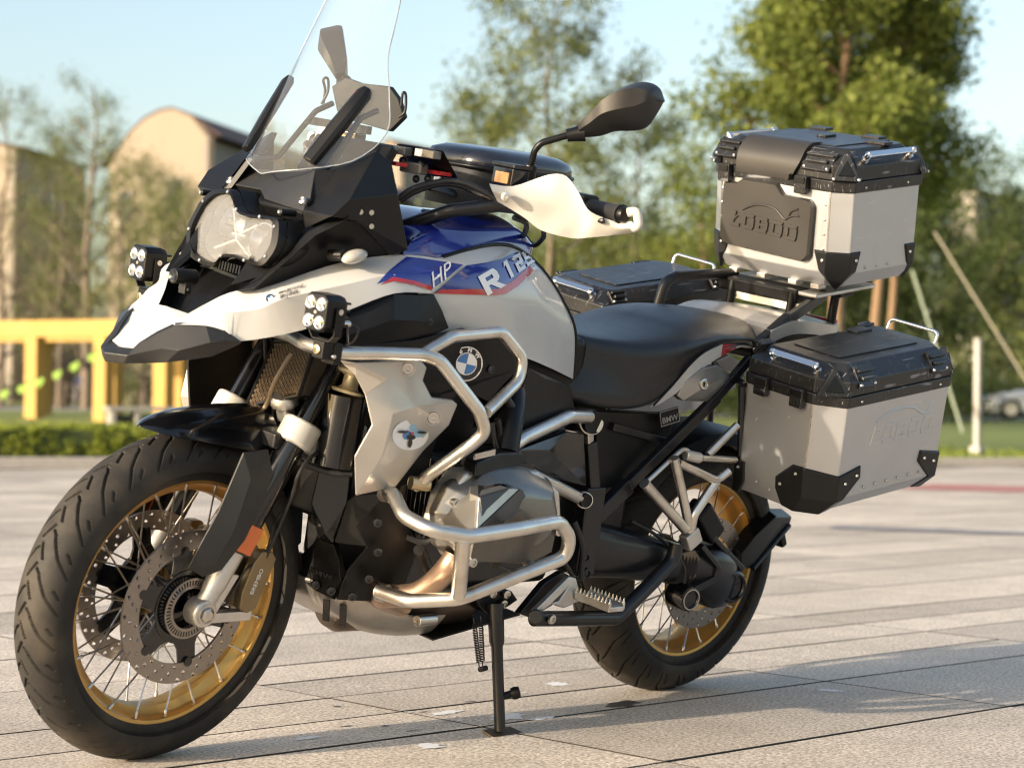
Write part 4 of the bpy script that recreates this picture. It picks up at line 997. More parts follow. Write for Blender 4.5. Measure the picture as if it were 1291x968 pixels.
# small club sticker on the beak
o_, ax_, ay_ = axes((1.4267,0.17,0.9472), (1.3957,0.17,0.9561), (1.4309,0.17,0.9558))
lettering('sticker_text', 'BMW摩托车中国', o_+ay_*.45, ax_*.26, ay_*.75, 1.0, M_DECALK, bv_beak, beak, bold=.01)
lettering('sticker_text', '骑行学院', o_-ay_*.55-ax_*.12, ax_*.36, ay_*.95, 1.0, M_DECALK, bv_beak, beak, bold=.015)
def roundel(c, nrm, up, r, parent, name='roundel', ringtext=True):
    c = V(c); n_ = V(nrm).normalized(); u_ = (V(up)-n_*V(up).dot(n_)).normalized(); x_ = u_.cross(n_)
    rt = empty(name, parent=parent) if not ringtext is None else parent
    P_ = lambda r_, a, h: c+(x_*math.cos(a)+u_*math.sin(a))*r_+n_*h
    MB().lathe([(0, 0), (r*.98, 0), (r, .0006), (r, .0022), (r*.97, .003), (r*.64, .003), (0, .003)], c, axis=n_, seg=48).build('roundel_ring', M_GLOSSBLK, rt)
    MB().lathe([(r*.93, .0031), (r, .0031), (r*1.0, .0036), (r*.95, .0036)], c, axis=n_, seg=48, closed=True).build('roundel_rim', M_CHROME, rt)
    MB().lathe([(r*.60, .0031), (r*.65, .0031), (r*.65, .0037), (r*.60, .0037)], c, axis=n_, seg=48, closed=True).build('roundel_rim', M_CHROME, rt)
    for k in range(4):
        pts = [P_(0, 0, .0035)]+[P_(r*.6, PI/2*k+PI/2*i/10, .0035) for i in range(11)]
        mesh('roundel_quarter', pts, [tuple(range(12))], M_EMWHITE if k % 2 == 0 else M_EMBLUE, rt, smooth=0)
    if ringtext:
        for k, ch in enumerate('BMW'):
            a = PI/2+(.72-.72*k); v, f = flat_text(ch, r*.34, .0004)
            tx, ty = V((math.sin(a), -math.cos(a))), V((math.cos(a), math.sin(a)))
            mesh('roundel_letter', [c+(x_*math.cos(a)+u_*math.sin(a))*r*.80+(x_*tx.x+u_*tx.y)*p.x+(x_*ty.x+u_*ty.y)*p.y+n_*.0036 for p in v], f, M_EMWHITE, rt, smooth=0)
    return rt
_h = hug([(1.4659,0.16,0.9315)], bv_beak, VDIR, .0008)[0]
roundel(_h, (.55, .8, .3), (-.1, 0, 1), .0085, beak, ringtext=False)

# ------------------------------------------------------------------ side panels around the crash bar
sp = empty('side_fairing', parent=bike)
for sy in (1, -1):
    # dark upper panel under the white one
    blk = [(1.3308,0.225,0.9252), (1.2469,0.247,0.9674), (1.1742,0.25,0.9678), (1.149,0.252,0.971), (1.1244,0.256,0.9403), (1.1011,0.256,0.9077), (1.1495,0.258,0.8888), (1.2587,0.262,0.8746), (1.3498,0.262,0.8589), (1.3464,0.25,0.8853), (1.2626,0.275,0.9216), (1.1915,0.268,0.919)]
    b = MB().shell(blk, [q[::-1] for q in [(0, 1, 10, 9), (1, 2, 11, 10), (2, 3, 4, 11), (11, 4, 5), (11, 5, 6), (10, 11, 6, 7), (9, 10, 7, 8)]], V((-.003, -.010, 0)))
    if sy < 0: b.flip()
    b.build('shoulder_panel', M_BLACK, sp, smooth=20, bevel=.0015, clean=True)
    # black panel that carries the emblem
    em = [(1.374,0.262,0.8634), (1.1924,0.268,0.8834), (1.0702,0.262,0.9092), (0.9886,0.258,0.8997), (0.9282,0.252,0.8864), (0.883,0.245,0.8288), (0.9166,0.245,0.7993), (0.9592,0.25,0.7615), (1.0457,0.262,0.7866), (1.0719,0.255,0.7615), (1.0869,0.235,0.6115), (1.1348,0.225,0.5865), (1.1522,0.225,0.5822), (1.151,0.26,0.7663)]
    b = MB().shell(em, [tuple(range(14))[::-1]], V((-.004, -.010, 0)))
    if sy < 0: b.flip()
    pnl = b.build('emblem_panel', M_BLACK, sp, smooth=25, bevel=.002, clean=True)
    # silver radiator cowl
    cwv = [(1.3637,0.255,0.8373), (1.3492,0.285,0.839), (1.2584,0.298,0.8454), (1.1928,0.29,0.8468), (1.1707,0.285,0.8328), (1.1807,0.29,0.8086), (1.1596,0.298,0.7777), (1.1008,0.295,0.7718), (1.0816,0.29,0.7631), (1.0939,0.288,0.7218), (1.1392,0.275,0.6681), (1.1844,0.26,0.5935), (1.2946,0.275,0.5826), (1.3198,0.285,0.6605), (1.301,0.3,0.7241), (1.3156,0.285,0.7786), (1.3335,0.272,0.8112), (1.2693,0.318,0.7503), (1.2061,0.31,0.7625), (1.279,0.302,0.8137), (1.2658,0.305,0.6668)]
    cf = [(0, 1, 16), (1, 19, 15, 16), (1, 2, 19), (2, 3, 19), (3, 4, 5, 19), (19, 5, 6, 18), (19, 18, 17, 15), (15, 17, 14), (18, 6, 7, 8), (18, 8, 9), (18, 9, 10, 17), (17, 10, 20), (14, 17, 20, 13), (13, 20, 12), (20, 10, 11, 12)]
    b = MB().shell(cwv, [q[::-1] for q in cf], V((-.012, -.014, 0)))
    if sy < 0: b.flip()
    ro = b.build('radiator_cowl', M_ALUPAINT, sp, smooth=38, bevel=.0025, clean=True)
    if sy > 0: cowl = ro
    for p in ((1.2298,0.298,0.8335), (1.1522,0.304,0.7402)):
        q = V(p); b = MB().lathe([(0, .001), (.004, .001), (.005, .003), (.011, .003), (.0125, 0), (.0135, 0), (.0135, .002), (.0145, .002), (.0145, -.003)], q+V((.002, .002, 0)), axis=(.5, .85, .05), seg=24)
        if sy < 0: b.flip()
        b.build('cowl_bolt', M_STEEL, sp)
    for p in ((1.1591,0.262,0.9184), (0.9702,0.256,0.8286)):
        q = V(p); b = MB().lathe([(0, .001), (.003, .001), (.0035, .003), (.0075, .002), (.008, -.002)], q+V((.001, .001, 0)), axis=(.5, .85, .05), seg=18)
        if sy < 0: b.flip()
        b.build('panel_bolt', M_DARKMET, sp)
roundel(V((1.0501,0.262,0.8402))+V((.001, .003, 0)), (.38, .92, .06), (-.14, 0, 1), .034, sp)
# round sticker with a little rider-less bike seen from the front
bv = eval_bvh([cowl]); sc_ = V(hug([(1.2044,0.3,0.706)], bv, VDIR, .0016)[0]); sn = V((.60, .79, .03)).normalized()
st_ = empty('round_sticker', parent=sp)
_en = -VDIR.normalized(); sx_ = V((0, 0, 1)).cross(_en).normalized(); su = _en.cross(sx_)
def print_(r, m, lift, cx=0, cy=0, ex=1, ey=1, n_=28, name='sticker_print'):
    pts = [(cx+r*ex*math.cos(2*PI*i/n_), cy+r*ey*math.sin(2*PI*i/n_)) for i in range(n_)]
    v, f = fine_poly(pts, .006); w = hug([sc_+sx_*p.x+su*p.y for p in v], bv, VDIR, lift)
    if sum(k.dot(-VDIR) for k in vnormals(w, f)) < 0: f = [t[::-1] for t in f]
    return mesh(name, w, f, m, st_, smooth=180)
print_(.0305, M_DECALW, .0012, name='sticker_disc')
MLB = mat('sticker_blue', (.25, .45, .62), .4, var=.1)
for a_ in ((.0065, MLB, .0020, .002, .015, 1, 1), (.010, MLB, .0020, .012, .004, 1, .8), (.0085, M_EMBLUE, .0027, -.007, .000, .8, 1.1), (.0046, M_DECALK, .0034, -.001, -.016, .8, 2.0), (.010, M_DECALK, .0034, .000, -.004, .75, .5), (.008, M_DECALK, .0041, -.016, .006, 1, .35), (.008, M_DECALK, .0041, .017, .007, 1, .35), (.0032, M_RED, .0048, .000, .004, 1, 1)): print_(*a_)

# radiators behind the fork
def radiator(sy):
    P4 = [V((1.3263,-0.05,0.6853)), V((1.2769,-0.05,0.8195)), V((1.3029,0.11,0.8482)), V((1.3228,0.1,0.7397))]
    if sy < 0: P4 = [V((1.24, .075, .62)), V((1.30, .075, .90)), V((1.22, .245, .90)), V((1.17, .225, .66))]
    r_ = empty('radiator', parent=bike)
    f = lambda p: V((p.x, sy*p.y, p.z))
    b = MB().shell([f(p)+V((-.014, 0, 0)) for p in P4], [(0, 1, 2, 3)], V((-.03, 0, 0))); b.build('radiator_core', M_RADI, r_, clean=True)
    g = MB(); n_ = 26; m_ = 14
    for k in range(n_+1):
        t = k/n_; a, c = P4[0].lerp(P4[1], t), P4[3].lerp(P4[2], t)
        pts = []
        for j in range(m_*2+1):
            u_ = j/(m_*2); p = a.lerp(c, u_); pts.append(f(p+V((0, 0, .0045*(1 if (j+k) % 2 else -1)))))
        g.tube(pts, .0013, 4)
    g.build('radiator_grille', mat('grille_bronze', (.20, .15, .10), .45, metal=.7, var=.2), r_, smooth=60)
    e = MB().tube([f(p) for p in P4], .006, 8, closed=True); e.build('grille_frame', M_BLACK, r_)
for sy in (1, -1): radiator(sy)
for sy in (-1,): MB().panel([(1.14, sy*.222, .62), (1.33, sy*.222, .60), (1.36, sy*.222, .74), (1.34, sy*.222, .92), (1.14, sy*.222, .92)], V((0, -sy*.006, 0))).build('radiator_shroud', M_BLACK, bike, clean=True)
b = MB()
b.tube(spline([(1.3382,0.02,0.6963), (1.338,0.03,0.7163), (1.346,0.05,0.7524), (1.3422,0.07,0.7954), (1.3363,0.08,0.8187)], 6), .0045, 8)
b.build('hose', mat('hose_tan', (.23, .18, .12), .5, var=.2), bike, smooth=60)
# inner left fork-side bits: horn, hose fittings, white inner fender edge
MB().lathe([(0, .02), (.022, .02), (.027, .012), (.027, 0), (.018, -.006), (.018, -.03)], V((1.3126,0.05,0.7117)), axis=(.35, .1, .9), seg=24).build('steering_joint', M_ALU, bike)
MB().cyl(V((1.2986,0.05,0.7208)), V((1.3014,0.05,0.737)), .009, 14).build('joint_nut', M_DARKMET, bike)
# shock absorber top and telelever arm seen behind the left fork leg
MB().lathe([(.0, .0), (.030, .0), (.034, .006), (.020, .010), (.016, .016), (.016, .035), (.030, .040), (.033, .046), (.028, .052), (0, .052)], V((1.2349,0.14,0.7523)), axis=(-.2, 0, 1), seg=28).build('damper_cap', mat('damper_cap_gold', (.60, .54, .38), .35, metal=.6, var=.1), bike)
MB().cyl(V((1.2348,0.13,0.748))+V((0, 0, -.14)), V((1.2277,0.13,0.7481)), .045, 24).build('damper_body', M_GLOSSBLK, bike)
MB().shell([(1.2634,0.11,0.6692), (1.2248,0.13,0.6922), (1.2106,0.15,0.6872), (1.2013,0.15,0.6029), (1.2309,0.12,0.6058), (1.2627,0.11,0.6319)], [(0, 5, 4, 3, 2, 1)], V((-.05, -.02, 0))).build('telelever_arm', M_ALU, bike, bevel=.006, clean=True)

# ------------------------------------------------------------------ crash bars
TR = .0128
def tubes(name, paths, sy, m=M_BAR, parent=bike):
    b = MB()
    for p, rad, r_ in paths: b.tube(fillet(p, rad, 7), r_, 18)
    if sy < 0: b.flip()
    return b.build(name, m, parent, smooth=60)
for sy in (1, -1):
    up = [(1.3348,0.02,0.8496), (1.3601,0.1,0.8553), (1.4045,0.2,0.8566), (1.4083,0.285,0.855), (1.3312,0.315,0.8631), (1.2303,0.335,0.8665), (1.1964,0.345,0.8595), (1.0999,0.372,0.7672), (1.0742,0.372,0.7261), (1.0841,0.35,0.6983), (1.1269,0.285,0.6215), (1.121,0.25,0.5922)]
    lp = [(1.2279,0.332,0.8678), (1.1631,0.335,0.9034), (1.0237,0.322,0.9148), (0.9492,0.318,0.8628), (0.9586,0.325,0.8193), (1.0809,0.372,0.765)]
    tubes('upper_crash_bar', [(up, .05, TR), (lp, .045, TR*.92)], sy)
    b = MB().cyl(V((1.1487,0.262,0.6026)), V((1.1099,0.272,0.5995)), .0135, 18)
    if sy < 0: b.flip()
    b.build('bar_joint', mat('joint_brass', (.62, .50, .32), .35, metal=.9, var=.1), bike, bevel=.001)
    lo = [(1.1926,0.24,0.5742), (1.2151,0.29,0.5899), (1.2435,0.36,0.5632), (1.2326,0.425,0.5524), (1.1582,0.455,0.5447), (1.0305,0.455,0.5544), (0.8988,0.435,0.5606), (0.8501,0.425,0.5235), (0.8422,0.415,0.4801), (0.9331,0.405,0.4515), (1.081,0.375,0.3968), (1.1432,0.3,0.3747), (1.1465,0.215,0.371)]
    tubes('lower_crash_bar', [(lo, .055, .0142), ([(1.1695,0.452,0.5412), (1.0897,0.38,0.407)], .01, .0150)], sy)
    for b in (MB().lathe([(.0, .0), (.019, 0), (.019, .02), (0, .02)], V((1.1396,0.205,0.3679)), axis=(-.3, .9, 0), seg=20), MB().lathe([(0, 0), (.015, 0), (.015, .016), (0, .016)], V((1.1857,0.232,0.5737)), axis=(-.3, .9, 0), seg=20)):
        if sy < 0: b.flip()
        b.build('bar_mount', M_STEEL, bike)

# ---- auxiliary lamps on the upper bar
def lamp(sy):
    a = empty('auxiliary_lamp', parent=bike)
    c = V((1.437, sy*.287, .930)); f = V((1, sy*.06, .0)).normalized(); sdv = V((0, 0, 1)).cross(f); up_ = V((0, 0, 1))
    R = Matrix((f, sdv, up_)).transposed()
    W_, H_ = .030, .0345; pr = [(-W_, -H_*.7), (-W_*.65, -H_), (W_*.65, -H_), (W_, -H_*.7), (W_, H_*.7), (W_*.65, H_), (-W_*.65, H_), (-W_, H_*.7)]
    rg = [[c+R @ V((x, p*s_, q*s_)) for p, q in pr] for x, s_ in ((.026, .93), (.024, 1), (-.012, 1), (-.026, .88))]
    v, f_ = loft(rg); MB().add(v, f_).build('lamp_body', M_BLACK, a, smooth=30, bevel=.0012, clean=True)
    for k in range(4): MB().box(c+R @ V((-.030, 0, -.02+.0135*k)), (.012, .05, .004), R).build('cooling_fin', M_BLACK, a)
    for ay in (-1, 1):
        for az in (-1, 1):
            p = c+R @ V((.0265, ay*.0145, az*.0165))
            MB().lathe([(.002, -.010), (.007, -.007), (.0110, .0008), (.0125, .0012), (.0130, 0)], p, axis=f, seg=28).build('lamp_reflector', M_REFL, a, smooth=60)
            MB().ball(p-f*.006, .0042, 12).build('lamp_led', mat('led_yellowish', (.75, .72, .62), .2, var=.1, coat=.5), a)
            MB().lathe([(0, .0022), (.006, .0018), (.0112, .0005)], p, axis=f, seg=24).build('lamp_lens', M_LENSG, a, smooth=60)
    MB().lathe([(0, .001), (.003, .001), (.004, 0)], c+f*.0262, axis=f, seg=10).build('face_screw', M_STEEL, a)
    s2 = MB().cyl(c+R @ V((-.004, -.036, .006)), c+R @ V((-.004, .036, .006)), .0055, 14); s2.build('pivot_bolt', M_STEEL, a)
    u_ = MB()
    pts = [c+R @ V((-.004, -.0335, .012)), c+R @ V((-.004, -.0335, -.038)), c+R @ V((-.004, -.022, -.050)), c+R @ V((-.004, .022, -.050)), c+R @ V((-.004, .0335, -.038)), c+R @ V((-.004, .0335, .012))]
    for p, q in zip(pts, pts[1:]): u_.bar(p, q, .018, .003, up=(sdv if abs((q-p).normalized().z) > .8 else up_))
    u_.build('lamp_bracket', M_BLACK, a)
    k = c+R @ V((-.006, 0, -.068))
    MB().box(k, (.028, .030, .034), R).box(k+V((-.022, 0, -.006)), (.02, .034, .04), R).build('lamp_clamp', M_BLACK, a, bevel=.003)
    MB().lathe([(0, .002), (.003, .002), (.0035, .005), (.0085, .004), (.009, 0)], k+f*.014, axis=f, seg=18).build('clamp_bolt', mat('brass_bolt', (.75, .66, .40), .3, metal=1, var=.05), a)
    MB().lathe([(0, .004), (.004, .004), (.005, 0)], k+V((-.012, sy*.016, -.010)), axis=(0, sy, 0), seg=12).build('clamp_bolt', M_STEEL, a)
    if sy > 0:
        MB().cyl(c+R @ V((-.048, .014, -.018)), c+R @ V((-.030, .014, -.018)), .0065, 14).build('cable_gland', M_STEEL, a, bevel=.001)
        MB().tube(spline([c+V((-.05, .016, -.018)), c+V((-.065, .02, -.025)), c+V((-.06, .015, -.05)), c+V((-.035, 0, -.068))], 6), .0024, 8).build('lamp_cable', M_CABLE, a, smooth=60)
for sy in (1, -1): lamp(sy)

# ------------------------------------------------------------------ engine
eng = empty('engine', parent=bike)
MB().box((.83, 0, .52), (.46, .30, .36)).box((.47, 0, .50), (.28, .22, .30)).box((1.0, 0, .75), (.24, .30, .18)).build('engine_block', M_DARKMET, eng, bevel=.02)
MB().box((.78, 0, .80), (.46, .24, .16)).box((1.12, 0, .62), (.12, .26, .30)).build('airbox', M_BLACK, eng, bevel=.02)
for sy in (1, -1):
    fy = lambda p: V((p[0], sy*p[1], p[2]))
    # finned cylinder
    cy = MB().cyl(fy((.94, .13, .55)), fy((.94, .27, .555)), .085, 32); cy.build('cylinder', M_DARKMET, eng)
    for k in range(9):
        MB().box(fy((.945, .165+.0135*k, .56)), (.24, .003, .16)).build('cooling_fin', M_DARKMET, eng, bevel=.001)
    # cylinder head and its cover
    hd = [[fy(p) for p in ((1.10, y, .585), (1.06, y, .635), (.86, y, .635), (.79, y, .59), (.77, y, .52), (.82, y, .455), (1.05, y, .455), (1.11, y, .53))] for y in (.265, .325)]
    v, f = loft(hd); MB().add(v, f).build('cylinder_head', M_ALU, eng, bevel=.008, smooth=30, clean=True)
    c0_ = V((.955, 0, .545))
    def ring_(sx, sz, y, dx=0, dz=0): return [fy((c0_.x+dx+sx*a, y, c0_.z+dz+sz*q)) for a, q in ((1, .10), (.86, .62), (.5, .98), (-.35, 1.0), (-.85, .72), (-1, .1), (-.92, -.55), (-.55, -.98), (.45, -1.0), (.9, -.6))]
    rg = [ring_(.162, .096, .290), ring_(.164, .098, .310), ring_(.156, .092, .326), ring_(.136, .076, .352), ring_(.116, .060, .368), ring_(.095, .046, .374)]
    v, f = loft(rg); cv = MB().add(v, f).build('head_cover', mat('head_silver', (.22, .215, .20), .34, metal=.9, var=.08, scale=40, tint=(.2, .18, .15, .4), tscale=9), eng, smooth=28, bevel=.004, clean=True)
    # faceted valve cover: bright front, dark triangle, black plate, bronze underside
    HV = dict(a=(1.117,0.34,0.5387), b=(1.0911,0.33,0.5778), c=(1.0624,0.322,0.6021), d=(1.0265,0.325,0.6178), e=(0.9509,0.325,0.6178), f=(0.9246,0.35,0.6045), g=(0.8988,0.352,0.5782), h=(1.1122,0.425,0.5491), i=(1.0941,0.4,0.6066), j=(1.01,0.392,0.619), k=(0.9732,0.385,0.6152), l=(1.0413,0.412,0.5497), m=(1.1155,0.35,0.5112), n=(1.0907,0.4,0.4784), o=(0.9058,0.378,0.4584), p=(0.8206,0.355,0.4735), q=(0.8076,0.345,0.5151), r=(0.8431,0.335,0.5712), s=(0.8657,0.315,0.6152), t=(1.0794,0.408,0.583), u=(1.0946,0.414,0.5704))
    HV = {k_: V(p_) for k_, p_ in HV.items()}
    def facet(name, keys, m_, off=(-.004, -.030, 0), lift=0):
        b = MB()
        for ks in keys: b.panel([HV[c_]+V((0, lift, 0)) for c_ in ks][::-1], V(off))
        if sy < 0: b.flip()
        return b.build(name, m_, eng, bevel=.002, smooth=20, clean=True)
    facet('cover_front', ['abcdih', 'mahn'], MATS['head_silver2'] if 'head_silver2' in MATS else mat('head_silver2', (.44, .43, .41), .36, metal=.9, var=.06, scale=60, bump=.1, bscale=500, tint=(.28, .25, .21, .4), tscale=9, bdist=.0006))
    facet('cover_top', ['deji', 'efkj'], M_DARKMET)
    facet('cover_wedge', ['ijkh'], MATS['head_silver2'], lift=.001)
    facet('cover_triangle', ['ijtu'], MATS.get('cover_graphite') or mat('cover_graphite', (.05, .052, .056), .32, metal=.5, var=.15), lift=.004, off=(0, -.01, 0))
    facet('cover_plate', ['hkfgl'], mat('cover_black_plate', (.016, .017, .019), .30, metal=.2, var=.2, coat=.3), lift=.003)
    facet('cover_underside', ['hlgrqpon'], mat('cover_bronze', (.15, .13, .105), .36, metal=.8, var=.2))
    facet('cover_flange', ['efgrs'], MATS['cover_bronze'], lift=-.004)
    for ks in ('b', 'n', 'o', 'q', 's'):
        q_ = HV[ks]+V((0, .004, 0)); b = MB().lathe([(0, .004), (.005, .004), (.0055, .007), (.009, .006), (.0095, -.012)], q_, axis=(.1, 1, 0), seg=14)
        if sy < 0: b.flip()
        b.build('cover_bolt', M_STEEL, eng)
    # intake and ignition lump above the head
    b = MB().shell([(1.0473,0.33,0.655), (0.9647,0.31,0.6711), (0.8798,0.29,0.6659), (0.8688,0.29,0.6471), (0.9012,0.3,0.6328), (1.0511,0.34,0.6279)], [tuple(range(6))[::-1]], V((-.03, -.09, 0)))
    if sy < 0: b.flip()
    b.build('intake_duct', M_BLACK, eng, bevel=.005, clean=True)
    b = MB().tube(spline([fy((.90, .26, .66)), fy((.88, .24, .71)), fy((.84, .20, .76)), fy((.80, .14, .80))], 6), .027, 18); b.build('intake_pipe', M_BLACK, eng, smooth=60)
    # exhaust header
    h_ = [V((1.07, .335, .47)), V((1.0771,0.33,0.4518)), V((1.0765,0.295,0.4092)), V((1.086,0.25,0.3705)), V((1.10, .17, .345)), V((1.0, .13, .31))]
    MB().tube(spline([fy(p) for p in h_], 6), .0235, 20).build('exhaust_header', M_EXH, eng, smooth=60)
    MB().tube(spline([fy(V((1.0981,0.26,0.4674))), fy(V((1.0681,0.25,0.4367))), fy(V((1.0547,0.25,0.4125)))], 5), [.012, .013, .012, .013, .012, .013, .012, .013, .012, .013, .012], 14).build('bellows', M_DARKMET, eng)
MB().lathe([(0, -.19), (.05, -.19), (.062, -.17), (.066, 0), (.062, .15), (.045, .18), (0, .18)], V((.93, .05, .300)), axis=(-1, .1, .02), seg=32).build('exhaust_collector', mat('collector_brown', (.20, .15, .115), .42, metal=.85, var=.25, scale=20, tint=(.07, .05, .04, .6), tscale=12), eng)
MB().cyl(V((0.9774,0.155,0.2824)), V((0.9233,0.15,0.2805)), .012, 14).build('lambda_sensor', M_STEEL, eng, bevel=.002)
MB().tube(spline([(.78, -.02, .30), (.6, -.10, .30), (.4, -.15, .33), (.2, -.19, .40)], 6), .026, 16).build('exhaust_pipe', M_EXH, eng, smooth=60)

# lower front spoiler and the plates beside the engine
bf = empty('engine_spoiler', parent=bike)
for sy in (1, -1):
    A = [(1.2454,0.1,0.6014), (1.1893,0.13,0.5857), (1.2048,0.15,0.5391), (1.2075,0.13,0.4484), (1.2245,0.1,0.4534), (1.2459,0.09,0.5215), (1.227,0.125,0.4679)]
    b = MB().shell(A, [q[::-1] for q in [(0, 1, 2, 6, 5), (5, 6, 4), (6, 3, 4), (2, 3, 6)]], V((-.02, -.02, 0)))
    if sy < 0: b.flip()
    b.build('spoiler_scoop', M_GLOSSBLK, bf, smooth=20, bevel=.003, clean=True)
    A = [(1.1945,0.02,0.3968), (1.2073,0.08,0.4455), (1.1986,0.12,0.4434), (1.1895,0.13,0.4175), (1.1825,0.14,0.3755), (1.1925,0.13,0.3349), (1.1989,0.08,0.3396), (1.1994,0.04,0.3491), (1.1875,0.16,0.3973), (1.1931,0.14,0.3357)]
    b = MB().shell(A, [q[::-1] for q in [(0, 1, 2, 3, 6, 7), (3, 4, 5, 6), (4, 8, 9, 5)]], V((-.02, -.01, 0)))
    if sy < 0: b.flip()
    b.build('spoiler_plate', M_BLACK, bf, smooth=20, bevel=.002, clean=True)
    A = [(1.2048,0.15,0.5391), (1.2278,0.2,0.5636), (1.1751,0.225,0.5723), (1.1072,0.225,0.511), (1.0523,0.21,0.4567), (1.0599,0.19,0.3662), (1.1155,0.17,0.3353), (1.1967,0.15,0.3388), (1.1926,0.165,0.4029), (1.1635,0.18,0.4536), (1.214,0.14,0.4533), (1.1988,0.18,0.4948)]
    b = MB().shell(A, [q[::-1] for q in [(0, 1, 2, 11), (11, 2, 3, 9), (9, 3, 4, 5), (9, 5, 6, 7, 8), (0, 11, 9, 10)]], V((-.02, -.02, 0)))
    if sy < 0: b.flip()
    b.build('engine_side_plate', M_BLACK, bf, smooth=20, bevel=.002, clean=True)
for p in ((1.2002,0.085,0.3533), (1.2,0.135,0.3549), (1.1758,0.215,0.5127), (1.1514,0.2,0.4491), (1.1554,0.19,0.3917), (1.1835,0.18,0.3544)):
    MB().lathe([(0, .002), (.004, .002), (.0045, .005), (.0085, .004), (.009, -.003)], V(p)+V((.004, .004, 0)), axis=(.5, .85, 0), seg=16).build('plate_bolt', M_DARKMET, bf)
o_, ax_, ay_ = axes((1.2045,0.105,0.3825), (1.1912,0.125,0.3791), (1.2072,0.105,0.3976))
v, f = flat_text('BMW', 1.0, .02, 0, .03)
_n0 = ax_.cross(ay_).normalized()
mesh('embossed_letters', [o_+ax_*p.x*.85+ay_*p.y*1.0+_n0*(p.z*.08+.006) for p in v], f, M_BLACK, bf, smooth=0)
# belly plate
sk = empty('skid_plate', parent=bike)
prf = [(1.205, .355), (1.185, .318), (1.15, .285), (1.10, .258), (1.04, .238), (.97, .226), (.90, .224)]
rows = []
for x, z in prf:
    w_ = .125 if x > 1.1 else .135
    rows.append([V((x-.02*t*t, w_*t, z+.055*max(0, abs(t)-.72)/.28*1.0)) for t in (-1, -.8, -.55, -.2, .2, .55, .8, 1)])
v, f = patch(rows, 3, 3); MB().shell(v, f, V((-.002, 0, .004))).build('skid_sheet', mat('skid_aluminium', (.50, .47, .43), .4, metal=.85, var=.1, tint=(.28, .24, .19, .6), tscale=10), sk, smooth=50, clean=True)
MB().panel([(.90, -.12, .226), (.90, .13, .226), (.72, .145, .262), (.66, .14, .268), (.66, -.12, .268)], V((0, 0, .004))).build('rear_skid_sheet', M_DARKMET, sk, bevel=.001, clean=True)
for q in ((1.1791,0.1,0.3237), (1.142,0.11,0.3139)): MB().bar(V(q), V(q)+V((-.01, -.005, -.045)), .014, .004).build('skid_strap', M_DARKMET, sk)

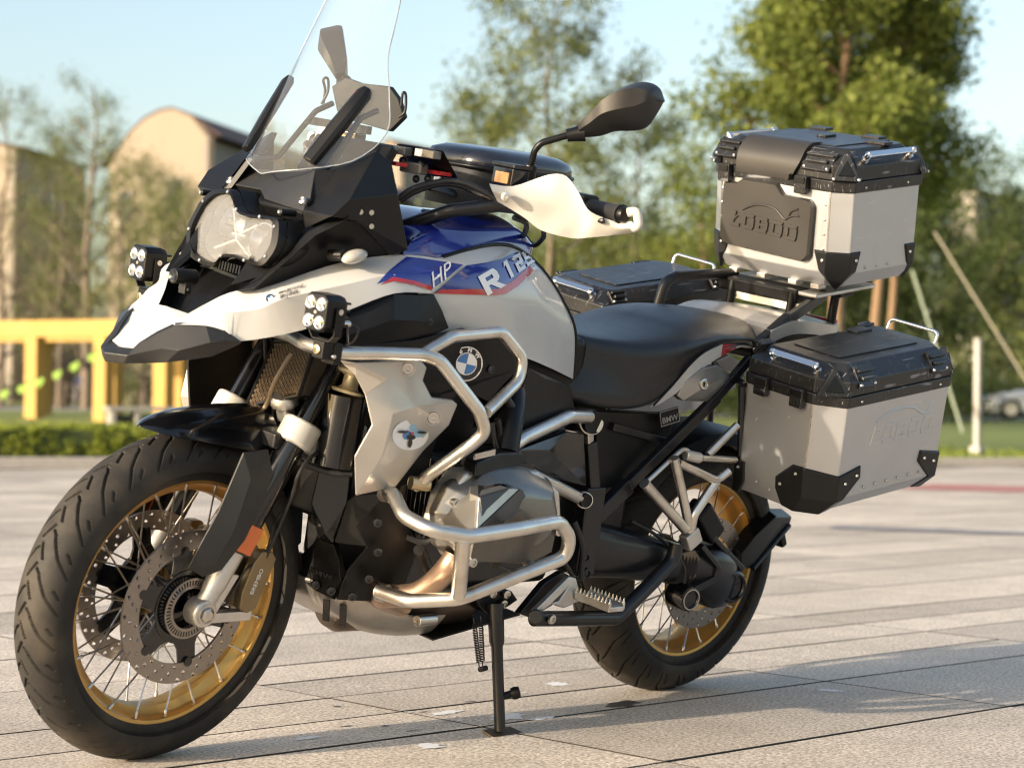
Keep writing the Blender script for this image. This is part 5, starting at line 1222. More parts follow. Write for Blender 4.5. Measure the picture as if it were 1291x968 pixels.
# ------------------------------------------------------------------ frame
fm = empty('frame', parent=bike)
for sy in (1, -1):
    def fl_(b):
        if sy < 0: b.flip()
        return b
    fl_(MB().tube(fillet([(0.8761,0.245,0.6659), (0.8301,0.235,0.6841), (0.656,0.19,0.7201), (0.571,0.168,0.7158)], .03), .0145, 16)).build('frame_tube', M_BAR, fm, smooth=60)
    fl_(MB().cyl(V((0.5486,0.15,0.6993)), V((0.5624,0.17,0.7028)), .0275, 24)).build('frame_boss', M_BAR, fm, bevel=.002)
    fl_(MB().lathe([(0, .002), (.021, .002), (.0245, .004), (.0255, -.006)], V((0.5627,0.1755,0.704)), axis=(.2, 1, 0), seg=28)).build('boss_cap', M_BLACK, fm)
    fl_(MB().bar(V((0.5558,0.158,0.6828)), V((0.5462,0.156,0.656)), .016, .022)).build('frame_lug', M_BAR, fm, bevel=.003)
    fl_(MB().tube([(0.8459,0.262,0.6232), (0.5965,0.205,0.5429)], .0135, 16)).build('frame_tube', M_BAR, fm, smooth=60)
    fl_(MB().cyl(V((0.5774,0.195,0.5382)), V((0.5937,0.215,0.5417)), .0185, 22)).build('frame_boss', M_BAR, fm, bevel=.002)
    fl_(MB().lathe([(0, .002), (.012, .002), (.0150, .004), (.0160, -.006)], V((0.597,0.22,0.5426)), axis=(.2, 1, 0), seg=24)).build('boss_cap', M_BLACK, fm)
    fl_(MB().bar(V((0.5361,0.15,0.6553)), V((0.5014,0.15,0.5477)), .020, .032, up=(1, 0, 0)).bar(V((0.5031,0.15,0.5551)), V((0.4986,0.15,0.3548)), .03, .06, up=(1, 0, 0))).build('pivot_plate', M_FRAME, fm, bevel=.004)
    fl_(MB().shell([(0.8115,0.205,0.8246), (0.6229,0.15,0.7785), (0.5983,0.15,0.7246), (0.6656,0.175,0.7187), (0.7995,0.205,0.6774), (0.8477,0.215,0.7469), (0.7482,0.195,0.8013)], [(0, 6, 5)[::-1], (0, 1, 6)[::-1], (6, 1, 2, 3, 4, 5)[::-1]], V((-.005, -.02, 0)))).build('airbox_cover', M_BLACK, fm, smooth=20, bevel=.002, clean=True)
    fl_(MB().shell([(0.8312,0.225,0.656), (0.6454,0.182,0.6862), (0.5748,0.165,0.677), (0.5352,0.16,0.5582), (0.6666,0.185,0.5848), (0.7938,0.22,0.6267), (0.7211,0.21,0.6518)], [q[::-1] for q in [(0, 1, 6), (1, 2, 3, 6), (6, 3, 4), (6, 4, 5, 0)]], V((-.005, -.02, 0)))).build('throttle_cover', M_GLOSSBLK, fm, smooth=20, bevel=.002, clean=True)
    fl_(MB().shell([(0.5961,0.14,0.7261), (0.5013,0.135,0.7221), (0.2402,0.12,0.7129), (0.2277,0.118,0.6468), (0.3638,0.125,0.5464), (0.4742,0.135,0.5435), (0.5083,0.14,0.6714)], [tuple(range(7))[::-1]], V((0, -.03, 0)))).build('battery_cover', M_BLACK, fm, smooth=20, bevel=.004, clean=True)
    fl_(MB().bar(V((0.4593,0.138,0.6877)), V((0.251,0.128,0.6491)), .014, .018)).build('cover_rib', M_FRAME, fm, bevel=.003)
    # rear subframe rails
    fl_(MB().bar(V((0.4854,0.15,0.4788)), V((0.3931,0.15,0.5547)), .03, .034)).bar(V((0.4043,0.15,0.5458)), V((0.1258,0.15,0.7614)), .022, .026) if False else None
    b = MB(); b.bar(V((0.4902,0.15,0.4772)), V((0.3882,0.15,0.5564)), .026, .036); b.bar(V((0.4016,0.15,0.5457)), V((0.1381,0.16,0.7633)), .020, .026); b.bar(V((0.15,0.16,0.7538)), V((0.0517,0.165,0.8562)), .018, .022)
    fl_(b).build('subframe_rail', M_FRAME, fm, bevel=.004)
o_, ax_, ay_ = axes((0.2798,0.146,0.7121), (0.2526,0.146,0.7182), (0.2849,0.146,0.7249))
lb = empty('maker_badge', parent=bike)
MB().panel([o_-ax_*1.18-ay_*1.35, o_+ax_*1.18-ay_*1.35, o_+ax_*1.18+ay_*1.35, o_-ax_*1.18+ay_*1.35], V((0, -.004, 0))).build('badge_plate', M_BLACK, lb, bevel=.001, clean=True)
v, f = flat_text('BMW', 1.0, .02); mesh('badge_letters', [o_+ax_*p.x*.80+ay_*p.y*1.5-ay_*.4+V((0, .0012, 0)) for p in v], f, mat('badge_grey', (.25, .25, .25), .5, var=.05), lb, smooth=0)
MB().tube([o_-ax_*1.1-ay_*1.25+V((0, .001, 0)), o_+ax_*1.1-ay_*1.25+V((0, .001, 0)), o_+ax_*1.1+ay_*1.25+V((0, .001, 0)), o_-ax_*1.1+ay_*1.25+V((0, .001, 0))], .0012, 6, closed=True).build('badge_border', MATS['badge_grey'], lb)

# hoses and fittings between frame and cylinder
for pts, r_ in (([(0.8967,0.235,0.766), (0.8643,0.232,0.7367), (0.8477,0.232,0.7024), (0.842,0.235,0.6773)], .009), ([(0.9282,0.25,0.7266), (0.9127,0.25,0.6961), (0.9038,0.255,0.6633)], .007), ([(0.9456,0.255,0.7209), (0.9381,0.26,0.6883), (0.9239,0.265,0.6589)], .005), ([(1.3063,0.11,0.6103), (1.2543,0.14,0.597), (1.2195,0.17,0.5995)], .007), ([(1.1258,0.25,0.4892), (1.0991,0.27,0.4833), (1.0755,0.29,0.4942), (1.0489,0.3,0.4691)], .006), ([(0.9207,0.3,0.4362), (0.8305,0.28,0.409), (0.7352,0.26,0.4164), (0.67,0.24,0.4367)], .006), ([(0.558,0.16,0.4806), (0.5271,0.17,0.422), (0.5228,0.175,0.3477)], .007), ([(0.5869,0.18,0.3924), (0.5552,0.185,0.3522), (0.5522,0.185,0.3069)], .005), ([(0.3574,0.15,0.4715), (0.2748,0.165,0.4361), (0.1853,0.175,0.3718), (0.1654,0.175,0.3229)], .004)):
    MB().tube(spline(pts, 8), r_, 10).build('engine_hose', M_CABLE, eng, smooth=60)
MB().cyl(V((0.8976,0.25,0.7012)), V((0.891,0.25,0.6808)), .0095, 14).build('hose_fitting', M_STEEL, eng, bevel=.001)
MB().bar(V((1.0641,0.34,0.6705)), V((1.0008,0.33,0.6775)), .004, .012).build('hose_clamp', M_STEEL, eng)

# ------------------------------------------------------------------ side stand, pegs, levers
ss = empty('side_stand', parent=bike)
pv, ft = V((0.787,0.185,0.3154)), V((.787, .255, .058))
MB().tube([pv, pv+(ft-pv)*.30, pv+(ft-pv)*.34, ft], [.018, .0165, .0125, .0120], 18).build('stand_leg', M_FRAME, ss, smooth=40)
MB().panel([ft+V((.035, -.02, -.0047)), ft+V((.03, .02, -.0127)), ft+V((-.04, .028, -.0143)), ft+V((-.06, .012, -.011)), ft+V((-.045, -.018, -.005))], V((0, .001, .006))).build('stand_foot', mat('worn_steel', (.16, .13, .10), .5, metal=.8, var=.3), ss, bevel=.002, clean=True)
kn = pv+(ft-pv)*.74
MB().cyl(kn, kn+V((-.03, .012, .012)), .008, 12).lathe([(0, .012), (.012, .010), (.014, 0), (.012, -.008), (0, -.008)], kn+V((-.032, .014, .012)), axis=(-.6, .5, .3), seg=18).build('stand_knob', M_BLACK, ss)
for o in (0, .016):
    a, b_ = V((0.845,0.185,0.2884))+V((-o*1.2, 0, o*.2)), V((0.8247,0.205,0.1805))+V((-o*.6, 0, 0))
    pts = []
    n_ = 150; d = (b_-a).normalized(); e = d.orthogonal().normalized(); g = d.cross(e)
    for k in range(n_+1):
        t = k/n_; q = t*2*PI*24; pts.append(a+(b_-a)*(.08+.78*t)+(e*math.cos(q)+g*math.sin(q))*.0048)
    MB().tube(pts, .0013, 5).tube([a, a+(b_-a)*.09], .0015, 6).tube([a+(b_-a)*.85, b_], .0015, 6).build('stand_spring', M_DARKMET, ss, smooth=60)
MB().cyl(V((0.8129,0.195,0.1764)), V((0.7909,0.19,0.1762)), .006, 12).build('spring_post', M_BLACK, ss)
MB().shell([(0.8388,0.17,0.3349), (0.7987,0.18,0.3449), (0.7362,0.18,0.3381), (0.709,0.175,0.3155), (0.754,0.18,0.297), (0.7911,0.175,0.2883), (0.8206,0.17,0.3081)], [tuple(range(7))[::-1]], V((0, -.05, 0))).build('stand_bracket', M_FRAME, ss, bevel=.004, clean=True)
for p in ((0.7993,0.184,0.3377), (0.7629,0.184,0.3129), (0.7585,0.184,0.334)):
    MB().lathe([(0, .003), (.005, .003), (.0055, .006), (.009, .005), (.0095, 0)], V(p), axis=(.1, 1, 0), seg=16).build('bracket_bolt', M_STEEL, ss)
fp = empty('foot_controls', parent=bike)
pg = V((0.54,0.255,0.3209))
MB().box(pg, (.048, .105, .012)).build('footpeg', M_ALU, fp, bevel=.003)
for sy in (1, -1): MB().box(pg+V((sy*.022, 0, .006)), (.006, .105, .016)).build('peg_rail', M_ALU, fp, bevel=.001)
for k in range(10):
    for sx in (-1, 1):
        MB().tube([pg+V((sx*.022, -.05+.011*k, .012)), pg+V((sx*.022, -.05+.011*k, .024))], [.0042, .0006], 6).build('peg_tooth', M_ALU, fp, smooth=0)
MB().shell([(0.6867,0.205,0.2963), (0.6694,0.205,0.3099), (0.5825,0.195,0.3664), (0.559,0.195,0.3611), (0.5367,0.2,0.3102), (0.595,0.205,0.2978), (0.6106,0.203,0.3156), (0.5889,0.2,0.3408), (0.6326,0.205,0.3126), (0.6657,0.205,0.2925)], [q[::-1] for q in [(0, 1, 8, 9), (1, 2, 7, 8), (2, 3, 4, 7), (7, 4, 5, 6), (6, 5, 8)]], V((0, -.014, 0))).build('peg_bracket', M_ALU, fp, bevel=.003, clean=True)
MB().shell([(0.6826,0.16,0.2783), (0.6184,0.16,0.3438), (0.5678,0.16,0.3661), (0.5372,0.16,0.3545), (0.6204,0.16,0.2891), (0.6427,0.16,0.2657)], [tuple(range(6))[::-1]], V((0, -.02, 0))).build('gear_housing', M_DARKMET, fp, bevel=.004, clean=True)
MB().tube(fillet([(0.6955,0.215,0.2851), (0.6392,0.215,0.2813), (0.4319,0.215,0.2682), (0.3254,0.205,0.3348), (0.2523,0.2,0.3869), (0.247,0.2,0.4284)], .04), .017, 16).build('peg_hanger', M_FRAME, fp, smooth=60)
MB().lathe([(0, .003), (.004, .003), (.005, .006), (.010, .005), (.011, 0)], V((0.6631,0.236,0.288)), axis=(0, 1, 0), seg=18).build('hanger_bolt', M_STEEL, fp)
MB().cyl(V((0.6724,0.2,0.2841)), V((0.7214,0.245,0.2994)), .016, 18).build('gear_pivot', M_FRAME, fp, bevel=.003)

# ------------------------------------------------------------------ seat and tail
seat = empty('seat', parent=bike)
# x, half-width at the shoulder, top z at centre, shoulder z, bottom half-width, bottom z
SE = [(.615, .070, .868, .855, .105, .745), (.585, .098, .890, .872, .128, .738), (.52, .128, .888, .868, .148, .733), (.44, .155, .890, .866, .160, .732), (.36, .172, .900, .874, .165, .752), (.30, .178, .913, .886, .168, .806), (.25, .176, .928, .896, .167, .838), (.17, .168, .943, .908, .160, .866), (.06, .150, .944, .905, .142, .882), (-.02, .120, .938, .896, .112, .872), (-.065, .075, .925, .892, .070, .878)]
rings = []
for x, hs, zt, zs, hb_, zb in SE:
    h = [(0, zt), (hs*.45, zt-.002), (hs*.80, zt-(zt-zs)*.35), (hs, zs), (hs*1.02, zs-(zs-zb)*.35), (hb_*1.01, zb+(zs-zb)*.25), (hb_, zb), (hb_*.5, zb-.004)]
    rings.append([V((x, y, z)) for y, z in h]+[V((x, 0, zb-.004))]+[V((x, -y, z)) for y, z in reversed(h[1:])])
v, f = loft(rings, nu=4, nv=2)
seat_pad = mesh('seat_cushion', v, f, M_SEAT, seat, smooth=70, clean=True)
MB().tube(spline([(0.3666,0.168,0.7416), (0.3161,0.172,0.7912), (0.2716,0.176,0.8403), (0.2283,0.174,0.8696), (0.1639,0.168,0.8919), (0.0921,0.15,0.9047), (0.021,0.122,0.9161)], 6), .0022, 6).build('seat_piping', M_BLACK, seat, smooth=60)
tail = empty('tail', parent=bike)
for sy in (1, -1):
    def fl_(b):
        if sy < 0: b.flip()
        return b
    up = [(0.3681,0.163,0.7378), (0.3211,0.17,0.7794), (0.273,0.174,0.8331), (0.225,0.172,0.8657), (0.1584,0.166,0.888)]
    lo = [(0.3419,0.158,0.7406), (0.2864,0.162,0.7715), (0.2341,0.166,0.8187), (0.1764,0.164,0.8485), (0.15,0.16,0.8576)]
    v, f = loft([up, lo], closed=False, caps=False, nv=3); fl_(MB().shell(v, [q[::-1] for q in f], V((0, -.012, 0)))).build('tail_trim', M_WHITE, tail, smooth=40, clean=True)
    fl_(MB().panel([(0.1571,0.166,0.8885), (0.1511,0.161,0.8573), (0.0919,0.15,0.8758), (0.0859,0.15,0.9031)], V((0, -.012, 0)))).build('tail_stripe', M_RED, tail, clean=True)
    v, f = loft([[(0.0832,0.149,0.903), (0.0179,0.12,0.9135), (-0.0419,0.09,0.9101)], [(0.088,0.148,0.8756), (0.0233,0.125,0.8826), (-0.0387,0.095,0.899)]], closed=False, caps=False, nv=3)
    fl_(MB().shell(v, [q[::-1] for q in f], V((0, -.012, 0)))).build('tail_end_trim', M_GLOSSBLK, tail, smooth=40, clean=True)
    K = [(0.2809,0.16,0.7634), (0.2701,0.166,0.7975), (0.2211,0.176,0.8314), (0.1748,0.172,0.8381), (0.0667,0.15,0.8062), (0.0581,0.145,0.7818), (0.1694,0.158,0.7504), (0.2566,0.158,0.7519), (0.23,0.182,0.7831), (0.1612,0.178,0.8064)]
    fl_(MB().shell(K, [q[::-1] for q in [(0, 1, 8, 7), (1, 2, 8), (2, 3, 9, 8), (3, 4, 9), (4, 5, 9), (5, 6, 8, 9), (6, 7, 8)]], V((0, -.02, 0)))).build('lock_cover', mat('grey_metal_cover', (.33, .325, .32), .36, metal=.7, var=.1), tail, smooth=25, bevel=.002, clean=True)
    fl_(MB().lathe([(0, .002), (.008, .002), (.0085, .005), (.0125, .004), (.014, 0)], V((0.2195,0.178,0.7962))+V((.002, .004, 0)), axis=(.25, .95, .1), seg=24)).build('seat_lock', M_STEEL, tail)
    fl_(MB().box(V((0.2195,0.178,0.7962))+V((.004, .0075, 0)), (.002, .002, .010))).build('keyhole', M_BLACK, tail)
    fl_(MB().panel([(0.152,0.15,0.845), (0.1058,0.15,0.8601), (0.0312,0.135,0.8379), (0.0569,0.14,0.8148), (0.1184,0.15,0.8249)], V((0, -.02, 0)))).build('tail_side_cover', M_ALUPAINT, tail, bevel=.002, clean=True)
# grey deck behind the seat
dk = [[V((-.02, y, .930-.25*y*y)), V((-.10, y, .955-.3*y*y)), V((-.20, y*.92, .958-.35*y*y)), V((-.30, y*.8, .952-.4*y*y)), V((-.38, y*.55, .940))] for y in (-.16, -.11, -.05, .0, .05, .11, .16)]
v, f = patch(dk, 3, 3)
if vnormals(v, f)[len(v)//2].z < 0: f = [q[::-1] for q in f]
MB().shell(v, f, V((0, 0, -.03))).build('tail_deck', M_ALUPAINT, tail, smooth=50, clean=True)
MB().box((-.22, 0, .885), (.34, .20, .09)).build('tail_core', M_BLACK, tail, bevel=.02)
MB().shell([(-.39, -.075, .95), (-.39, .075, .95), (-.41, .06, .905), (-.41, -.06, .905)], [(0, 1, 2, 3)], V((.03, 0, 0))).build('tail_light', mat('clear_red_lamp', (.45, .06, .05), .15, var=.1, coat=1), tail, bevel=.004, clean=True)
for sy in (1, -1):
    b = MB().ball((0, 0, 0), 1, 16, (.012, .03, .012)); b.v = [p+V((-.36, sy*.145, .905)) for p in b.v]; b.build('turn_signal', MATS['signal_clear'], tail, smooth=80)
    MB().cyl((-.35, sy*.06, .91), (-.36, sy*.12, .906), .008, 12).build('signal_stem', M_BLACK, tail)

# grab rails and the carrier for the top case
rk = empty('rear_carrier', parent=bike)
b = MB().bar(V((0.0198,0.152,0.881)), V((-0.1012,0.14,0.9525)), .020, .034).bar(V((-0.0957,0.141,0.9493)), V((-0.2461,0.125,1.0165)), .018, .026)
b.build('grab_rail', M_FRAME, rk, bevel=.004)
MB().tube(fillet([(.046, -.15, .880), (.043, -.15, .925), (.029, -.15, .990), (-.01, -.15, 1.004), (-.22, -.14, 1.025)], .035), .0135, 14).build('grab_rail', M_FRAME, rk, smooth=60)
CT = math.radians(9.5)
c_x, c_z = V((math.cos(CT), 0, -math.sin(CT))), V((math.sin(CT), 0, math.cos(CT)))
RB = Matrix((c_x, V((0, 1, 0)), c_z)).transposed()
MB().box(V((-.30, 0, 1.030)), (.24, .30, .010), RB).build('carrier_plate', M_ALU, rk, bevel=.004)
MB().box(V((-.205, -.03, 1.004)), (.06, .25, .034), RB).box(V((-.36, 0, 1.022)), (.06, .22, .022), RB).build('carrier_frame', M_BLACK, rk, bevel=.006)
for x, y in ((-.18, -.11), (-.18, .08), (-.34, -.09), (-.34, .09)): MB().cyl((x, y, .93), (x, y, 1.01), .011, 14).build('carrier_post', M_BLACK, rk)
MB().bar((-.19, -.12, .975), (-.19, .13, .975), .012, .02).build('carrier_strap', M_ALU, rk, bevel=.002)

# pannier rack of silver tube
pr_ = empty('pannier_rack', parent=bike)
PT = [([(0.3987,0.205,0.5735), (0.2318,0.205,0.4625)], .0125), ([(0.3102,0.205,0.6301), (0.2551,0.205,0.534), (0.2171,0.205,0.4635)], .011), ([(0.2868,0.2,0.6173), (0.1614,0.215,0.5767), (0.1324,0.225,0.6018)], .0095), ([(0.1577,0.212,0.5759), (0.2145,0.208,0.4951), (0.2119,0.205,0.4517)], .0115), ([(0.3831,0.2,0.5772), (0.2661,0.19,0.6491), (0.227,0.19,0.6296)], .006), ([(0.2092,0.2,0.6279), (0.1024,0.215,0.6248)], .0075), ([(0.1817,0.195,0.6342), (0.1115,0.21,0.7068)], .0095)]
for sy in (1, -1):
    for p, r_ in PT:
        b = MB().tube(fillet(p, .03) if len(p) > 2 else p, r_, 14)
        if sy < 0: b.flip()
        b.build('rack_tube', M_BAR, pr_, smooth=60)
    b = MB().box(V((0.2067,0.205,0.4399)), (.05, .028, .05), Matrix.Rotation(.6, 3, 'Y')).cyl(V((0.2678,0.195,0.6327)), V((0.2147,0.205,0.6268)), .012, 16)
    bb = [MB().box(V((0.2067,0.205,0.4399)), (.045, .028, .04), Matrix.Rotation(.6, 3, 'Y')), MB().cyl(V((0.2625,0.195,0.6342)), V((0.2186,0.205,0.6284)), .0125, 16)]
    for k in bb:
        if sy < 0: k.flip()
        k.build('rack_knot', M_ALU, pr_, bevel=.004)
    b = MB().bar((.125, sy*.215, .80), (.06, sy*.215, .55), .012, .018).bar((-.28, sy*.215, .85), (-.30, sy*.215, .60), .012, .018)
    for a_, c_ in (((.125, sy*.215, .80), (.07, sy*.215, .56)), ((-.28, sy*.215, .85), (-.31, sy*.215, .61)), ((.125, sy*.213, .80), (-.28, sy*.213, .85)), ((.07, sy*.213, .56), (-.31, sy*.213, .61))):
        MB().tube([a_, c_], .009, 12).build('rack_hoop', M_FRAME, pr_, smooth=60)
    MB().tube(fillet([(.10, sy*.20, .80), (.05, sy*.14, .80), (.0, sy*.12, .84)], .02), .009, 12).build('rack_stay', M_FRAME, pr_, smooth=60)

# ------------------------------------------------------------------ swing arm, final drive, rear parts
rd = empty('rear_drive', parent=bike)
def ell(c, hw_, hh, tiltz=0, n_=14):
    return [V(c)+V((0, hw_*math.copysign(abs(math.cos(q))**.7, math.cos(q)), hh*math.copysign(abs(math.sin(q))**.7, math.sin(q)))) for q in [2*PI*k/n_ for k in range(n_)]]
v, f = loft([ell((.52, .10, .42), .05, .07), ell((.46, .115, .405), .055, .066), ell((.34, .122, .388), .054, .058), ell((.24, .126, .373), .052, .052), ell((.19, .128, .366), .050, .050)], nu=2)
MB().add(v, f).build('swing_arm', M_FRAME, rd, smooth=40, clean=True)
for k in range(5):
    MB().lathe([(.040, -.006), (.051, 0), (.040, .006)], V((.185-.013*k, .128, .364-.0025*k)), axis=(-1, 0, -.15), seg=28, closed=True).build('boot_fold', M_GRIP, rd)
v, f = loft([ell((.135, .125, .358), .045, .046), ell((.09, .122, .345), .05, .055), ell((.03, .120, .325), .055, .078), ell((-.03, .118, .312), .05, .072), ell((-.075, .115, .306), .03, .045)], nu=2)
MB().add(v, f).build('final_drive', M_FRAME, rd, smooth=40, clean=True)
MB().lathe([(0, .004), (.022, .004), (.024, .007), (.029, .006), (.031, 0), (.031, -.05)], V((0.1524,0.185,0.2876)), axis=(.1, 1, 0), seg=32).build('link_bearing', M_GLOSSBLK, rd)
MB().lathe([(.0225, .008), (.0255, .008), (.0255, .0095), (.0225, .0095)], V((0.1524,0.185,0.2876)), axis=(.1, 1, 0), seg=32, closed=True).build('bearing_ring', M_STEEL, rd)
MB().lathe([(0, .0), (.030, .0), (.034, .005), (.040, .002), (.042, -.006), (.042, -.06)], V((-0.0327,0.165,0.2993)), axis=(.1, 1, 0), seg=32).build('drive_hub_cover', M_GLOSSBLK, rd)
MB().lathe([(.031, .0052), (.0345, .0052), (.0345, .007), (.031, .007)], V((-0.0327,0.165,0.2993)), axis=(.1, 1, 0), seg=32, closed=True).build('bearing_ring', M_DARKMET, rd)
MB().bar(V((0.1256,0.17,0.4103)), V((0.0513,0.17,0.3559)), .02, .012).build('torque_link', M_DARKMET, rd, bevel=.002)
MB().bar(V((0.052,0.17,0.3586)), V((0.0589,0.17,0.3211)), .02, .014).build('torque_link', M_FRAME, rd, bevel=.002)
MB().bar(V((0.0602,0.17,0.3266)), V((0.1311,0.17,0.3036)), .02, .018).build('torque_link', M_FRAME, rd, bevel=.002)
MB().bar(V((0.0653,0.15,0.4242)), V((-0.0684,0.15,0.3391)), .022, .014).build('plate_strut', M_DARKMET, rd, bevel=.003)
MB().shell([(0.1875,0.172,0.3949), (0.139,0.17,0.4002), (0.0766,0.165,0.3504), (0.1365,0.17,0.3253)], [(0, 1, 2, 3)[::-1]], V((0, -.02, 0))).build('drive_flange', mat('flange_bronze', (.20, .155, .11), .4, metal=.8, var=.2), rd, bevel=.003, clean=True)
# black rear caliper block and hugger
MB().box(V((0.0787,0.13,0.4573)), (.10, .06, .055), Matrix.Rotation(-.75, 3, 'Y')).build('rear_caliper', M_BLACK, rd, bevel=.008)
hg = []
for a in [math.radians(k) for k in range(38, 152, 6)]:
    hg.append([RC+V((math.cos(a)*r_, y, math.sin(a)*r_)) for y, r_ in ((-.10, .315), (-.095, .340), (-.05, .352), (.05, .352), (.095, .340), (.10, .315))])
v, f = loft(hg, closed=False, caps=False); MB().shell(v, f, V((0, 0, .004))).build('rear_fender', M_BLACK, rd, smooth=50, clean=True)
# number plate bracket reaching back from the final drive
b = MB().shell([(-0.0852,0.13,0.3697), (-0.1273,0.13,0.4124), (-0.2265,0.11,0.4537), (-0.3311,0.08,0.443), (-0.3259,0.08,0.4175), (-0.2112,0.11,0.3638), (-0.1419,0.13,0.3273), (-0.0871,0.135,0.3388)], [(0, 1, 6, 7)[::-1], (1, 2, 5, 6)[::-1], (2, 3, 4, 5)[::-1]], V((-.015, -.05, .01)))
b.build('plate_bracket', M_BLACK, rd, smooth=20, bevel=.004, clean=True)
MB().tube([V((-0.1347,0.135,0.3315)), V((-0.3184,0.085,0.4216))], .006, 10).build('bracket_edge', M_BLACK, rd)
MB().box(V((-0.3083,0.06,0.3823)), (.02, .05, .035), Matrix.Rotation(.5, 3, 'Y')).build('rear_reflector_mount', M_BLACK, rd, bevel=.004)
MB().panel([(-.345, -.09, .50), (-.345, .09, .50), (-.40, .09, .66), (-.40, -.09, .66)], V((-.003, 0, -.001))).build('plate_backing', M_BLACK, rd, bevel=.001, clean=True)
# silencer on the far side
MB().lathe([(0, -.22), (.055, -.22), (.07, -.19), (.072, .0), (.066, .17), (.045, .2), (0, .2)], V((-.02, -.20, .50)), axis=(-1, -.05, .35), seg=28).build('silencer', M_STEEL, rd)
for p in ((0.5152,0.17,0.4004), (0.5033,0.17,0.363), (0.2424,0.15,0.4992)):
    MB().lathe([(0, .003), (.006, .003), (.007, .006), (.011, .005), (.012, -.002)], V(p), axis=(.1, 1, 0), seg=16).build('frame_bolt', M_FRAME, rd)

# ------------------------------------------------------------------ luggage cases
def ring8(x0, x1, y0, y1, z, c0, c1, ins=0, front=None):
    """octagon: x0 front, x1 rear; corners on the y1 side cut by c1, on the y0 side by c0"""
    x0, x1, y0, y1 = x0-ins, x1+ins, y0+ins, y1-ins
    return [V(p) for p in ((x0, y0+c0, z), (x0, y1-c1, z), (x0-c1*.75, y1, z), (x1+c1*.75, y1, z), (x1, y1-c1, z), (x1, y0+c0, z), (x1+c0*.75, y0, z), (x0-c0*.75, y0, z))]
def rivet(p, n_, parent, m=M_RIVET, r=.0042):
    return MB().lathe([(0, .0018), (r*.45, .0016), (r*.5, .0026), (r*.8, .0022), (r, 0)], V(p), axis=n_, seg=12).build('rivet', m, parent, smooth=40)
def facing(n_):
    """basis whose first two axes lie in a face with normal n_ (text right, text up)"""
    n_ = V(n_).normalized(); u_ = (V((0, 0, 1))-n_*n_.z).normalized(); return u_.cross(n_), u_, n_

def latch(c, n_, parent, s_=1):
    x_, u_, n_ = facing(n_); c = V(c); R = Matrix((x_, u_, n_)).transposed()
    l = MB().box(c+n_*.008, (.036*s_, .044*s_, .016), R).build('latch', M_LID, parent, bevel=.003)
    MB().box(c+n_*.017+u_*.012*s_, (.030*s_, .016*s_, .004), R).build('latch_plate', M_BLACK, l, bevel=.001)
    for k in (-1, 0, 1): MB().box(c+n_*.0165-u_*.010*s_+x_*k*.009*s_, (.006*s_, .005*s_, .003), R).build('latch_slot', M_DECALK, l)
    return l

def tie_block(p0, p1, parent, nrm, up_len=.05):
    """ribbed lash block standing on the lid edge"""
    x_, u_, n_ = facing(nrm); c = (V(p0)+V(p1))/2; w_ = (V(p1)-V(p0)).length
    R = Matrix((x_, u_, n_)).transposed()
    b = MB().box(c+n_*.004, (w_, up_len, .008), R)
    o = b.build('lash_block', M_LID, parent, bevel=.002)
    MB().box(c+n_*.0125+u_*up_len*.22, (w_*.95, .008, .010), R).build('lash_bar', M_LID, o, bevel=.003)
    MB().box(c+n_*.0125-u_*up_len*.10, (w_*.75, .010, .010), R).build('lash_bar', M_LID, o, bevel=.003)
    for k in (-1, 1): rivet(c+n_*.008+x_*k*w_*.4-u_*up_len*.38, n_, o, r=.0038)
    return o

def flat_rail(a, b, parent, lift, nrm):
    """polished rail on two turned posts"""
    a, b, n_ = V(a), V(b), V(nrm).normalized()
    o = MB().bar(a+n_*lift, b+n_*lift, .016, .004, up=n_).build('carry_rail', M_CHROME, parent, bevel=.0015)
    for p in (a, b):
        MB().lathe([(0, lift+.006), (.005, lift+.006), (.006, lift+.002), (.009, lift), (.009, lift*.6), (.0065, lift*.55), (.0065, lift*.35), (.010, lift*.3), (.010, 0)], p, axis=n_, seg=18).build('rail_post', M_CHROME, o, smooth=40)
    return o

def shield(pts, nrm, parent, name='corner_guard', th=.006):
    n_ = V(nrm).normalized(); return MB().panel(pts, -n_*th).build(name, M_LID, parent, bevel=.002, clean=True)

BLK = {'L': [[(.12, 0), (.42, 0), (.62, 1), (.32, 1)], [(.42, 0), (1.0, 0), (1.0, .24), (.47, .24)], [(.50, .42), (.82, .72), (.62, .72), (.53, .60)]],
       'O': [[(.1, .78), (.9, .78), (1, 1), (0, 1)], [(.1, .0), (.9, .0), (1, .22), (0, .22)], [(0, .22), (.26, .22), (.26, .78), (0, .78)], [(.74, .22), (1, .22), (1, .78), (.74, .78)]],
       'B': [[(0, .78), (.9, .78), (.9, 1), (0, 1)], [(0, 0), (.9, 0), (.9, .22), (0, .22)], [(0, .22), (.26, .22), (.26, .78), (0, .78)], [(.68, .22), (.98, .22), (.98, .42), (.68, .42)], [(.68, .60), (.98, .60), (.98, .78), (.68, .78)], [(.26, .42), (.98, .42), (.98, .60), (.26, .60)]]}
def block_word(word, c, xx, uu, nn_, w_, h_, gap, m, parent, name, th=.003):
    tot = len(word)*w_+(len(word)-1)*gap
    for k, ch in enumerate(word):
        b = MB(); o = V(c)+V(xx)*(-tot/2+k*(w_+gap))-V(uu)*h_/2
        for q in BLK[ch]: b.panel([o+V(xx)*(p[0]*w_+p[1]*h_*.10)+V(uu)*p[1]*h_+V(nn_)*th for p in q], -V(nn_)*th)
        b.build(name, m, parent, smooth=0, bevel=.0006)

